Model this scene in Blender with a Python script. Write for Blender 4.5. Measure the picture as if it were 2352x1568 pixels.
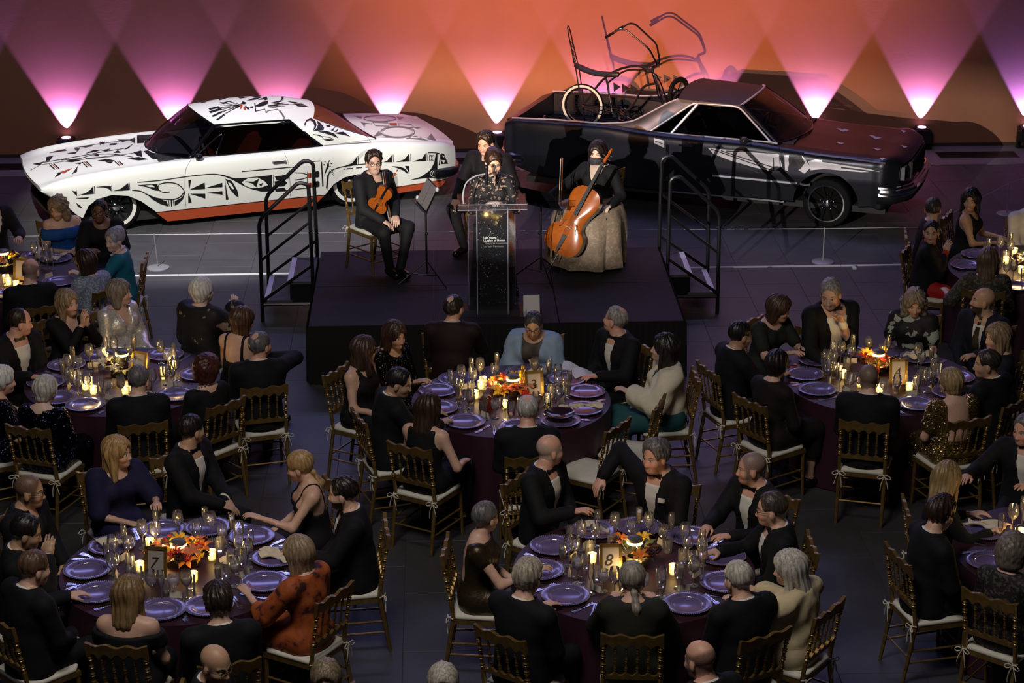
import bpy, bmesh, math, random
import numpy as np
from mathutils import Vector, Matrix, Euler, Quaternion
from mathutils.bvhtree import BVHTree
from mathutils.geometry import tessellate_polygon
PI = math.pi
random.seed(7)
rng = np.random.default_rng(7)
for o in list(bpy.data.objects):
    bpy.data.objects.remove(o)
SC = bpy.context.scene
COL = SC.collection

# ------------------------------------------------------------------ camera
FPX, TH, YAW, ROLL, CZ = 4660.8, math.radians(19.855), math.radians(2.086), math.radians(0.18), 7.138
def cam_axes():
    sy, cy, st, ct = math.sin(YAW), math.cos(YAW), math.sin(TH), math.cos(TH)
    f = np.array([sy*ct, cy*ct, -st]); r0 = np.array([cy, -sy, 0.0]); d0 = np.cross(f, r0)
    r = math.cos(ROLL)*r0 + math.sin(ROLL)*d0
    d = -math.sin(ROLL)*r0 + math.cos(ROLL)*d0
    return r, d, f
CR, CD, CF = cam_axes()
cam_data = bpy.data.cameras.new('camera')
cam = bpy.data.objects.new('camera', cam_data)
COL.objects.link(cam)
M = Matrix(((CR[0], -CD[0], -CF[0], 0), (CR[1], -CD[1], -CF[1], 0), (CR[2], -CD[2], -CF[2], CZ), (0, 0, 0, 1)))
cam.matrix_world = M
cam_data.sensor_width = 36.0
cam_data.sensor_fit = 'HORIZONTAL'
cam_data.lens = FPX/2352*36.0
cam_data.clip_end = 200
SC.camera = cam

def at(px, py, z):
    """the point of the hall at height z that the photograph shows at (px, py)"""
    d = CR*((px-1176)/FPX) + CD*((py-784)/FPX) + CF
    t = (z-CZ)/d[2]
    return Vector((t*d[0], t*d[1], CZ+t*d[2]))

# ------------------------------------------------------------------ view, world, lights
SC.view_settings.view_transform = 'Standard'
SC.view_settings.look = 'None'
SC.view_settings.gamma = 1.0
SC.view_settings.use_curve_mapping = False
SC.view_settings.exposure = 0.0
SC.cycles.use_denoising = True
SC.cycles.max_bounces = 6
SC.cycles.diffuse_bounces = 2
SC.cycles.glossy_bounces = 3
SC.cycles.transmission_bounces = 4
SC.cycles.transparent_max_bounces = 24
SC.cycles.sample_clamp_indirect = 4.0
SC.cycles.caustics_reflective = False
SC.cycles.caustics_refractive = False
W = bpy.data.worlds.new('world'); SC.world = W
W.use_nodes = True
W.node_tree.nodes['Background'].inputs[0].default_value = (0.30, 0.26, 0.46, 1)
W.node_tree.nodes['Background'].inputs[1].default_value = 0.010

def look(o, target):
    d = Vector(target) - o.location
    o.rotation_euler = d.to_track_quat('-Z', 'Y').to_euler()
def light(name, kind, loc, target, power, color, size=0.2, spot=None, blend=0.3, size_y=None):
    L = bpy.data.lights.new(name, kind); L.energy = power; L.color = color
    if kind == 'SPOT':
        L.spot_size = math.radians(spot); L.spot_blend = blend; L.shadow_soft_size = size
    elif kind == 'AREA':
        L.size = size
        if size_y: L.shape = 'RECTANGLE'; L.size_y = size_y
    else:
        L.shadow_soft_size = size
    o = bpy.data.objects.new(name, L); COL.objects.link(o); o.location = loc
    if target is not None: look(o, target)
    return o
def shutter(o, lo, hi, soft=.012):
    """close a lantern's top and bottom shutters: only directions whose slope from its axis lies between lo and hi pass"""
    L = o.data; L.use_nodes = True; N, K = L.node_tree.nodes, L.node_tree.links
    em = N['Emission']; tc = N.new('ShaderNodeTexCoord'); sx = N.new('ShaderNodeSeparateXYZ'); K.new(tc.outputs['Normal'], sx.inputs[0])
    ab = N.new('ShaderNodeMath'); ab.operation = 'ABSOLUTE'; K.new(sx.outputs[2], ab.inputs[0])
    dv = N.new('ShaderNodeMath'); dv.operation = 'DIVIDE'; K.new(sx.outputs[1], dv.inputs[0]); K.new(ab.outputs[0], dv.inputs[1])
    ms = []
    for a, b in ((lo-soft, lo+soft), (hi+soft, hi-soft)):
        m = N.new('ShaderNodeMapRange'); m.inputs[1].default_value = a; m.inputs[2].default_value = b; K.new(dv.outputs[0], m.inputs[0]); ms.append(m)
    mu = N.new('ShaderNodeMath'); mu.operation = 'MULTIPLY'; K.new(ms[0].outputs[0], mu.inputs[0]); K.new(ms[1].outputs[0], mu.inputs[1])
    K.new(mu.outputs[0], em.inputs['Strength'])
# stage key light, front left, high on the hall's truss
key = light('stage_key_light', 'SPOT', (-3.6, 8.0, 4.6), (0.95, 20.6, 1.55), 7000, (1.0, 0.93, 0.84), 0.02, 24, 0.25)
shutter(key, -.055, .06)
# the spot on the white car, steep from the left
cs = light('car_spot_light', 'SPOT', (-4.6, 15.5, 10.0), (-2.75, 24.6, 0.3), 9000, (1.0, 0.97, 0.9), 0.05, 24, 0.35)
shutter(cs, -.5, .118, .01)
# the orange flood on the wall
flood = light('orange_flood_light', 'SPOT', (-4.4, 8.0, 4.2), (2.3, 27.56, 3.4), 23000, (1.0, 0.42, 0.18), 0.02, 28, 1.0)
shutter(flood, -.135, .4)
# dim blue violet house light over the tables
light('house_light', 'AREA', (0.5, 26.6, 6.8), (0.5, 14.5, 0.0), 330, (0.40, 0.43, 1.0), 13.0, size_y=1.0)
light('house_light', 'AREA', (-1.0, 9.0, 9.5), (0.6, 15.5, 0.6), 340, (1.0, 0.90, 0.80), 3.0, size_y=2.0)

# ------------------------------------------------------------------ materials
def _nt(m):
    m.use_nodes = True
    return m.node_tree, m.node_tree.nodes, m.node_tree.links, m.node_tree.nodes['Principled BSDF']
def mat(name, color, rough=0.5, metal=0.0, noise=0.0, scale=20.0, bump=0.0, bscale=None, coat=0.0, sheen=0.0, spec=None, emit=None, estr=0.0, alpha=None, attr=None):
    m = bpy.data.materials.new(name)
    nt, N, L, b = _nt(m)
    c = (*color, 1)
    b.inputs['Base Color'].default_value = c
    b.inputs['Roughness'].default_value = rough
    b.inputs['Metallic'].default_value = metal
    if spec is not None: b.inputs['Specular IOR Level'].default_value = spec
    if coat: b.inputs['Coat Weight'].default_value = coat; b.inputs['Coat Roughness'].default_value = 0.1
    if sheen: b.inputs['Sheen Weight'].default_value = sheen; b.inputs['Sheen Roughness'].default_value = 0.4
    src = None
    if noise or bump:
        tc = N.new('ShaderNodeTexCoord')
        nz = N.new('ShaderNodeTexNoise'); nz.inputs['Scale'].default_value = scale; nz.inputs['Detail'].default_value = 4
        L.new(tc.outputs['Object'], nz.inputs['Vector'])
        if noise:
            mr = N.new('ShaderNodeMapRange')
            mr.inputs[1].default_value = 0.3; mr.inputs[2].default_value = 0.7
            mr.inputs[3].default_value = 1-noise; mr.inputs[4].default_value = 1+noise
            L.new(nz.outputs[0], mr.inputs[0])
            mx = N.new('ShaderNodeMix'); mx.data_type = 'RGBA'; mx.blend_type = 'MULTIPLY'; mx.inputs[0].default_value = 1
            mx.inputs[6].default_value = c
            L.new(mr.outputs[0], mx.inputs[7])
            src = mx.outputs[2]
            L.new(src, b.inputs['Base Color'])
        if bump:
            nb = nz
            if bscale:
                nb = N.new('ShaderNodeTexNoise'); nb.inputs['Scale'].default_value = bscale; L.new(tc.outputs['Object'], nb.inputs['Vector'])
            bp = N.new('ShaderNodeBump'); bp.inputs['Strength'].default_value = bump; bp.inputs['Distance'].default_value = 0.01
            L.new(nb.outputs[0], bp.inputs['Height']); L.new(bp.outputs[0], b.inputs['Normal'])
    if attr:
        at_ = N.new('ShaderNodeVertexColor'); at_.layer_name = attr
        mx = N.new('ShaderNodeMix'); mx.data_type = 'RGBA'; mx.blend_type = 'MULTIPLY'; mx.inputs[0].default_value = 1
        if src: L.new(src, mx.inputs[6])
        else: mx.inputs[6].default_value = c
        L.new(at_.outputs[0], mx.inputs[7]); L.new(mx.outputs[2], b.inputs['Base Color'])
    if emit:
        b.inputs['Emission Color'].default_value = (*emit, 1); b.inputs['Emission Strength'].default_value = estr
    if alpha is not None: b.inputs['Alpha'].default_value = alpha
    return m
def glass_mat(name, tint, spec=1.0, rough=0.03, base=0.04, haze=0.0):
    """thin clear sheet: see-through with a Fresnel reflection"""
    m = bpy.data.materials.new(name); m.use_nodes = True
    N, L = m.node_tree.nodes, m.node_tree.links; N.clear()
    out = N.new('ShaderNodeOutputMaterial'); tr = N.new('ShaderNodeBsdfTransparent'); tr.inputs[0].default_value = (*tint, 1)
    gl = N.new('ShaderNodeBsdfGlossy'); gl.inputs['Roughness'].default_value = rough
    lw = N.new('ShaderNodeLayerWeight'); lw.inputs[0].default_value = 0.35
    mr = N.new('ShaderNodeMapRange'); mr.inputs[3].default_value = base; mr.inputs[4].default_value = spec
    L.new(lw.outputs['Fresnel'], mr.inputs[0])
    mx = N.new('ShaderNodeMixShader'); L.new(mr.outputs[0], mx.inputs[0]); L.new(tr.outputs[0], mx.inputs[1]); L.new(gl.outputs[0], mx.inputs[2])
    last = mx
    if haze:
        df = N.new('ShaderNodeBsdfDiffuse'); df.inputs[0].default_value = (0.8, 0.8, 0.85, 1)
        m2 = N.new('ShaderNodeMixShader'); m2.inputs[0].default_value = haze
        L.new(mx.outputs[0], m2.inputs[1]); L.new(df.outputs[0], m2.inputs[2]); last = m2
    L.new(last.outputs[0], out.inputs[0])
    return m
def hair_mat(name, color, var=0.35, grey=None):
    m = bpy.data.materials.new(name)
    nt, N, L, b = _nt(m)
    b.inputs['Roughness'].default_value = 0.42
    tc = N.new('ShaderNodeTexCoord'); mp = N.new('ShaderNodeMapping'); mp.inputs['Scale'].default_value = (70, 70, 7)
    nz = N.new('ShaderNodeTexNoise'); nz.inputs['Scale'].default_value = 1.0; nz.inputs['Detail'].default_value = 3
    L.new(tc.outputs['Object'], mp.inputs[0]); L.new(mp.outputs[0], nz.inputs['Vector'])
    cr = N.new('ShaderNodeValToRGB')
    c2 = grey or tuple(min(1, x*(1+var*1.6)) for x in color)
    cr.color_ramp.elements[0].position = 0.33; cr.color_ramp.elements[0].color = (*[x*(1-var) for x in color], 1)
    cr.color_ramp.elements[1].position = 0.68; cr.color_ramp.elements[1].color = (*c2, 1)
    L.new(nz.outputs[0], cr.inputs[0]); L.new(cr.outputs[0], b.inputs['Base Color'])
    bp = N.new('ShaderNodeBump'); bp.inputs['Strength'].default_value = 0.6; bp.inputs['Distance'].default_value = 0.006
    L.new(nz.outputs[0], bp.inputs['Height']); L.new(bp.outputs[0], b.inputs['Normal'])
    return m

# ------------------------------------------------------------------ objects
def tag(o, label=None, cat=None, group=None, kind=None):
    if label: o['label'] = label
    if cat: o['category'] = cat
    if group: o['group'] = group
    if kind: o['kind'] = kind
    return o
def thing(name, label, cat, loc=(0, 0, 0), rz=0.0, group=None):
    o = bpy.data.objects.new(name, None); COL.objects.link(o)
    o.empty_display_size = 0.1
    o.location = loc; o.rotation_euler = (0, 0, rz)
    return tag(o, label, cat, group)
def link(name, me, parent=None, label=None):
    o = bpy.data.objects.new(name, me); COL.objects.link(o)
    if parent is not None: o.parent = parent
    if label: o['label'] = label
    return o
def npmesh(name, V, F, mats, smooth=True, fmat=None, colors=None):
    """mesh from numpy arrays; F is (n,4) or (n,3)"""
    me = bpy.data.meshes.new(name)
    V = np.asarray(V, np.float32); F = np.asarray(F, np.int32)
    n, k = F.shape
    me.vertices.add(len(V)); me.vertices.foreach_set('co', V.ravel())
    me.loops.add(n*k); me.loops.foreach_set('vertex_index', F.ravel())
    me.polygons.add(n); me.polygons.foreach_set('loop_start', np.arange(0, n*k, k, dtype=np.int32))
    if smooth: me.polygons.foreach_set('use_smooth', np.ones(n, bool))
    for m in (mats if isinstance(mats, (list, tuple)) else [mats]): me.materials.append(m)
    if fmat is not None: me.polygons.foreach_set('material_index', np.asarray(fmat, np.int32))
    me.update(calc_edges=True)
    if colors is not None:
        a = me.color_attributes.new('tint', 'FLOAT_COLOR', 'POINT')
        a.data.foreach_set('color', np.asarray(colors, np.float32).ravel())
    return me
class MB:
    """collects simple solids into one mesh"""
    def __init__(s): s.v = []; s.f = []; s.m = []; s.mi = 0
    def add(s, vs, fs):
        b = len(s.v); s.v += [tuple(v) for v in vs]; s.f += [tuple(i+b for i in f) for f in fs]; s.m += [s.mi]*len(fs)
        return s
    def box(s, x0, y0, z0, x1, y1, z1):
        return s.add([(x0,y0,z0),(x1,y0,z0),(x1,y1,z0),(x0,y1,z0),(x0,y0,z1),(x1,y0,z1),(x1,y1,z1),(x0,y1,z1)],
                     [(0,3,2,1),(4,5,6,7),(0,1,5,4),(1,2,6,5),(2,3,7,6),(3,0,4,7)])
    def obox(s, c, ax, ay, az):
        c, ax, ay, az = map(Vector, (c, ax, ay, az))
        q = [c+ax*i+ay*j+az*k for i, j, k in ((-1,-1,-1),(1,-1,-1),(1,1,-1),(-1,1,-1),(-1,-1,1),(1,-1,1),(1,1,1),(-1,1,1))]
        return s.add(q, [(0,3,2,1),(4,5,6,7),(0,1,5,4),(1,2,6,5),(2,3,7,6),(3,0,4,7)])
    def cham(s, x0, y0, z0, x1, y1, z1, c):
        """box with a chamfered top edge"""
        return s.add([(x0,y0,z0),(x1,y0,z0),(x1,y1,z0),(x0,y1,z0),(x0,y0,z1-c),(x1,y0,z1-c),(x1,y1,z1-c),(x0,y1,z1-c),
                      (x0+c,y0+c,z1),(x1-c,y0+c,z1),(x1-c,y1-c,z1),(x0+c,y1-c,z1)],
                     [(0,1,5,4),(1,2,6,5),(2,3,7,6),(3,0,4,7),(4,5,9,8),(5,6,10,9),(6,7,11,10),(7,4,8,11),(8,9,10,11)])
    def tube(s, pts, r, n=8, closed=False, cap=True):
        pts = [Vector(p) for p in pts]; k = len(pts)
        rs = r if isinstance(r, (list, tuple)) else [r]*k
        T = []
        for i in range(k):
            a = pts[(i-1) % k] if (closed or i > 0) else pts[i]
            b = pts[(i+1) % k] if (closed or i < k-1) else pts[i]
            d = b-a
            T.append(d.normalized() if d.length > 1e-9 else Vector((0,0,1)))
        up = Vector((0,0,1)) if abs(T[0].z) < 0.9 else Vector((1,0,0))
        nrm = T[0].cross(up).normalized()
        vs = []
        for i in range(k):
            if i > 0:
                q = T[i-1].rotation_difference(T[i]); nrm = q @ nrm
            bn = T[i].cross(nrm).normalized(); nr = bn.cross(T[i]).normalized()
            for j in range(n):
                a = 2*PI*j/n
                vs.append(pts[i] + (nr*math.cos(a)+bn*math.sin(a))*rs[i])
        fs = []
        for i in range(k if closed else k-1):
            i2 = (i+1) % k
            for j in range(n):
                j2 = (j+1) % n
                fs.append((i*n+j, i*n+j2, i2*n+j2, i2*n+j))
        if cap and not closed:
            fs.append(tuple(range(n-1, -1, -1))); fs.append(tuple((k-1)*n+j for j in range(n)))
        return s.add(vs, fs)
    def lathe(s, prof, n=16, c=(0,0,0), ax=None):
        """prof: (radius, height) pairs, axis z (or the 3x3 matrix ax)"""
        c = Vector(c); vs = []; fs = []; rings = []
        for r, z in prof:
            if r < 1e-6:
                rings.append([len(vs)]); vs.append(Vector((0,0,z)))
            else:
                rings.append(list(range(len(vs), len(vs)+n)))
                vs += [Vector((r*math.cos(2*PI*j/n), r*math.sin(2*PI*j/n), z)) for j in range(n)]
        for a, b in zip(rings, rings[1:]):
            for j in range(n):
                j2 = (j+1) % n
                if len(a) == 1 and len(b) == 1: continue
                if len(a) == 1: fs.append((a[0], b[j2], b[j]))
                elif len(b) == 1: fs.append((a[j], a[j2], b[0]))
                else: fs.append((a[j], a[j2], b[j2], b[j]))
        if ax is not None: vs = [ax @ v for v in vs]
        return s.add([v+c for v in vs], fs)
    def ball(s, c, r, n=10, m=6):
        r = (r, r, r) if not isinstance(r, (tuple, list)) else r
        prof = [(math.sin(PI*i/m), -math.cos(PI*i/m)) for i in range(m+1)]
        A = Matrix(((r[0],0,0),(0,r[1],0),(0,0,r[2])))
        return s.lathe(prof, n, c, A)
    def prism(s, poly, axis, a, b):
        """extrude a 2D polygon along axis ('x','y','z') from a to b"""
        def P(u, v, w): return {'x': (w,u,v), 'y': (u,w,v), 'z': (u,v,w)}[axis]
        n = len(poly)
        vs = [P(u, v, a) for u, v in poly]+[P(u, v, b) for u, v in poly]
        area = sum(poly[i][0]*poly[(i+1) % n][1]-poly[(i+1) % n][0]*poly[i][1] for i in range(n))
        fs = [tuple(range(n-1, -1, -1)), tuple(range(n, 2*n))]+[(i, (i+1) % n, n+(i+1) % n, n+i) for i in range(n)]
        if (area < 0) != (axis == 'y') : fs = [tuple(reversed(f)) for f in fs]
        return s.add(vs, fs)
    def grid(s, fn, nu, nv, flip=False):
        vs = [fn(i/nu, j/nv) for i in range(nu+1) for j in range(nv+1)]
        fs = []
        for i in range(nu):
            for j in range(nv):
                q = (i*(nv+1)+j, (i+1)*(nv+1)+j, (i+1)*(nv+1)+j+1, i*(nv+1)+j+1)
                fs.append(q[::-1] if flip else q)
        return s.add(vs, fs)
    def mesh(s, name, mats, smooth=True, auto=None):
        me = bpy.data.meshes.new(name)
        me.from_pydata([tuple(v) for v in s.v], [], s.f)
        for m in (mats if isinstance(mats, (list, tuple)) else [mats]): me.materials.append(m)
        me.polygons.foreach_set('material_index', s.m)
        if smooth:
            me.polygons.foreach_set('use_smooth', [True]*len(s.f))
            if auto:
                me.update(); me.set_sharp_from_angle(angle=math.radians(auto))
        me.update()
        return me
    def build(s, name, mats, parent=None, label=None, smooth=True, auto=40):
        return link(name, s.mesh(name, mats, smooth, auto), parent, label)
def copy_tree(o, parent=None):
    c = o.copy(); COL.objects.link(c)
    if parent is not None: c.parent = parent
    for ch in list(o.children): copy_tree(ch, c)
    return c
def bez(p0, p1, p2, p3, n):
    out = []
    for i in range(n+1):
        t = i/n; a = (1-t)
        out.append(tuple(a*a*a*x+3*a*a*t*y+3*a*t*t*z+t*t*t*w for x, y, z, w in zip(p0, p1, p2, p3)))
    return out
def crom(pts, n=6, closed=False):
    """smooth curve through points"""
    P = [np.array(p, float) for p in pts]; k = len(P); out = []
    for i in range(k if closed else k-1):
        p0 = P[(i-1) % k] if (closed or i > 0) else 2*P[0]-P[1]
        p1, p2 = P[i], P[(i+1) % k]
        p3 = P[(i+2) % k] if (closed or i < k-2) else 2*P[-1]-P[-2]
        for j in range(n):
            t = j/n
            out.append(tuple(0.5*((2*p1)+(p2-p0)*t+(2*p0-5*p1+4*p2-p3)*t*t+(3*p1-p0-3*p2+p3)*t**3)))
    if not closed: out.append(tuple(P[-1]))
    return out
def fillet(pts, r, n=5):
    """polyline with rounded corners"""
    P = [Vector(p) for p in pts]; out = [P[0]]
    for i in range(1, len(P)-1):
        a = (P[i-1]-P[i]); b = (P[i+1]-P[i]); d = min(r, a.length*0.45, b.length*0.45)
        p0 = P[i]+a.normalized()*d; p2 = P[i]+b.normalized()*d
        for j in range(n+1):
            t = j/n; out.append(p0*(1-t)**2+P[i]*2*t*(1-t)+p2*t*t)
    out.append(P[-1])
    return out

# ------------------------------------------------------------------ implicit surfaces (for bodies, heads, hands, clothes, hair)
def surface_net(f, lo, h):
    """one closed quad surface f=0 out of a sampled field"""
    nx, ny, nz = f.shape
    s = f < 0
    c = np.zeros((nx-1, ny-1, nz-1), np.int8)
    for i in (0, 1):
        for j in (0, 1):
            for k in (0, 1):
                c += s[i:nx-1+i, j:ny-1+j, k:nz-1+k]
    act = (c > 0) & (c < 8)
    ci = np.argwhere(act)
    idx = -np.ones(act.shape, np.int64); idx[act] = np.arange(len(ci))
    S = np.zeros((len(ci), 3)); cnt = np.zeros(len(ci))
    I, J, K = ci.T
    for ax in range(3):
        for a in (0, 1):
            for b in (0, 1):
                o = [0, 0, 0]; o[(ax+1) % 3] = a; o[(ax+2) % 3] = b
                e = list(o); e[ax] = 1
                f0 = f[I+o[0], J+o[1], K+o[2]]; f1 = f[I+e[0], J+e[1], K+e[2]]
                m = (f0 < 0) != (f1 < 0)
                t = np.where(m, f0/np.where(m, f0-f1, 1), 0)
                q = np.tile(np.array(o, float), (len(ci), 1)); q[:, ax] = t
                S[m] += q[m]; cnt[m] += 1
    V = (ci + S/cnt[:, None])*h + np.asarray(lo)
    Fs = []
    for ax in range(3):
        sl0 = [slice(None)]*3; sl1 = [slice(None)]*3
        sl0[ax] = slice(0, -1); sl1[ax] = slice(1, None)
        A, B = s[tuple(sl0)], s[tuple(sl1)]
        e = np.argwhere(A != B)
        u, w = (ax+1) % 3, (ax+2) % 3
        lim = [nx, ny, nz]
        e = e[(e[:, u] > 0) & (e[:, w] > 0) & (e[:, u] < lim[u]-1) & (e[:, w] < lim[w]-1)]
        def cell(du, dw):
            q = e.copy(); q[:, u] -= du; q[:, w] -= dw
            return idx[q[:, 0], q[:, 1], q[:, 2]]
        q = np.stack([cell(1, 1), cell(0, 1), cell(0, 0), cell(1, 0)], 1)
        fl = ~A[e[:, 0], e[:, 1], e[:, 2]]
        q[fl] = q[fl][:, ::-1]
        Fs.append(q)
    return V, np.concatenate(Fs)
def grid3(lo, hi, h):
    ax = [np.arange(lo[i], hi[i]+h, h, dtype=np.float32) for i in range(3)]
    return ax[0][:, None, None], ax[1][None, :, None], ax[2][None, None, :]
def smin(a, b, k):
    hh = np.clip(0.5+0.5*(b-a)/k, 0, 1)
    return b*(1-hh)+a*hh-k*hh*(1-hh)
def smax(a, b, k): return -smin(-a, -b, k)
def cone(G, a, b, ra, rb, sq=(1, 1, 1)):
    """distance to a tapered capsule, optionally squeezed per axis"""
    x, y, z = G
    a = np.asarray(a, np.float32); b = np.asarray(b, np.float32); q = np.asarray(sq, np.float32)
    d = (b-a)*q; dd = float(d@d)+1e-9
    px, py, pz = (x-a[0])*q[0], (y-a[1])*q[1], (z-a[2])*q[2]
    t = np.clip((px*d[0]+py*d[1]+pz*d[2])/dd, 0, 1)
    return np.sqrt((px-t*d[0])**2+(py-t*d[1])**2+(pz-t*d[2])**2)-(ra+(rb-ra)*t)
def ell(G, c, r):
    x, y, z = G
    q = np.sqrt(((x-c[0])/r[0])**2+((y-c[1])/r[1])**2+((z-c[2])/r[2])**2)
    return (q-1)*min(r)

# ------------------------------------------------------------------ people: templates in head space (eye level at the origin, +Y ahead)
def head_field(G, fem):
    x, y, z = G
    f = ell(G, (0, -.016, .034), (.076, .096, .086))
    f = smin(f, ell(G, (0, .022, -.035), (.060 if fem else .063, .068, .082)), .03)
    f = smin(f, ell(G, (0, .052, -.088), (.028 if fem else .034, .032, .026)), .025)
    for s in (-1, 1):
        f = smin(f, ell(G, (s*.036, .052, -.033), (.027, .028, .026)), .02)
        f = smin(f, cone(G, (s*.045, .060, .021), (s*.015, .078, .017), .008, .008), .012)
        f = smax(f, -ell(G, (s*.031, .094, .0), (.017, .016, .011)), .010)
        f = np.minimum(f, ell(G, (s*.031, .0715, .0), (.0125, .0125, .0125)))
        ear = ell(G, (s*.076, -.008, -.018), (.010, .019, .031))
        f = smin(f, ear, .008)
    nose = smin(cone(G, (0, .078, .006), (0, .098, -.036), .008, .011), ell(G, (0, .090, -.042), (.017, .014, .010)), .01)
    f = smin(f, nose, .010)
    f = smin(f, cone(G, (-.014, .077, -.064), (.014, .077, -.064), .008, .008), .007)
    f = smin(f, cone(G, (-.012, .074, -.075), (.012, .074, -.075), .0085, .0085), .007)
    f = smin(f, cone(G, (0, -.022, -.05), (0, -.036, -.15), .056 if not fem else .047, .056 if not fem else .048, (1, .95, 1)), .022)
    return f
_HEADS = {}
def head_template(fem, h):
    k = (fem, h)
    if k not in _HEADS:
        lo = (-.105, -.135, -.155); hi = (.105, .13, .135)
        _HEADS[k] = surface_net(head_field(grid3(lo, hi, h), fem), lo, h)
    return _HEADS[k]
def head_colors(V, skin, brow, lips, beard=None, stub=None):
    C = np.ones((len(V), 4), np.float32)
    x, y, z = V.T; ax = np.abs(x); sk = np.array(skin)
    def put(m, c): C[m, :3] = np.array(c)/sk
    C[(y > .03) & (ax > .02) & (ax < .06) & (z > -.05) & (z < -.015), :3] *= (1.08, .9, .88)
    if stub is not None:
        kind, hc = stub
        d = np.sqrt((x/.080)**2+((y-.122)/.095)**2+((z+.05)/.138)**2)-1
        st = lambda v, a, b: np.clip((v-a)/(b-a), 0, 1)
        m = st(d, 0, .22)*st(z, -.085, -.06)*(1-np.exp(-((x/.09)**8))*0)
        ear = (ax > .068) & (y > -.03) & (y < .02) & (z > -.055) & (z < .02); m = np.where(ear, 0, m)
        if kind == 'fringe': m = m*st(.062-z+.35*np.maximum(0, -y-.02), 0, .022)
        m = (m*(.80 if kind == 'fringe' else .88)*(.85+.15*np.sin(x*900)*np.sin(z*870+y*500)))[:, None]
        C[:, :3] = C[:, :3]*(1-m)+np.array(hc)/sk*m
    if beard is not None: put((z < -.045) & (y > .0) & ~((ax < .018) & (z > -.082) & (z < -.06)), beard)
    zl = z+.0715-9*ax**2
    put((y > .055) & (((ax/.026)**2+(zl/.0105)**2) < 1), lips)
    if lips[0] > .3: put((y > .066) & (((ax/.0165)**2+(zl/.0048)**2) < 1), (.70, .66, .62))
    put((y > .05) & (ax > .013) & (ax < .050) & (np.abs(z-.0240+7*(ax-.034)**2) < .0036), brow)
    e = (np.hypot(ax-.031, z) < .0135) & (y > .068) & (np.abs(z) < .0072)
    put(e, (.62, .6, .58)); put(e & (np.hypot(ax-.030, z) < .0062), (.03, .02, .015))
    put((np.hypot(ax-.031, z) < .0165) & (y > .066) & (z >= .0062) & (z < .0095), tuple(np.minimum(sk*.35, brow)))
    return C
_HANDS = {}
def hand_template(h, curl):
    """right hand, wrist at the origin, fingers towards +Y, back of the hand up, thumb to -X"""
    k = (h, curl)
    if k not in _HANDS:
        lo = (-.085, -.035, -.095); hi = (.06, .20, .04)
        G = grid3(lo, hi, h)
        f = cone(G, (0, -.02, 0), (0, .03, 0), .026, .026, (1, 1, 1.35))
        f = smin(f, ell(G, (-.002, .055, -.002), (.041, .050, .016)), .02)
        for i, (fx, L) in enumerate(((-.030, .072), (-.010, .080), (.011, .075), (.031, .058))):
            a = curl*(.6+.12*i); p = np.array((fx, .092-abs(fx+.01)*.25, -.002)); an = -.25*a; prev = p
            for j, part in enumerate((.45, .30, .25)):
                an -= a*.75; sp = (fx+.004)*.5
                q = prev+np.array((sp*part*.3, math.cos(an), math.sin(an)))*L*part
                f = smin(f, cone(G, prev, q, .0092-.0008*j, .0086-.0008*j), .004); prev = q
        f = smin(f, cone(G, (-.022, .018, -.006), (-.052, .052, -.016), .014, .011), .012)
        f = smin(f, cone(G, (-.052, .052, -.016), (-.050, .088, -.026-.02*curl), .0105, .0085), .005)
        _HANDS[k] = surface_net(f, lo, h)
    return _HANDS[k]
def strands(G, amp, n=30, tw=0.0):
    x, y, z = G
    ph = np.arctan2(x, -y+.02)
    return amp*(np.sin(ph*n+z*40*tw)+.6*np.sin(ph*n*.43+1+z*25))
_HAIRS = {}
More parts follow.
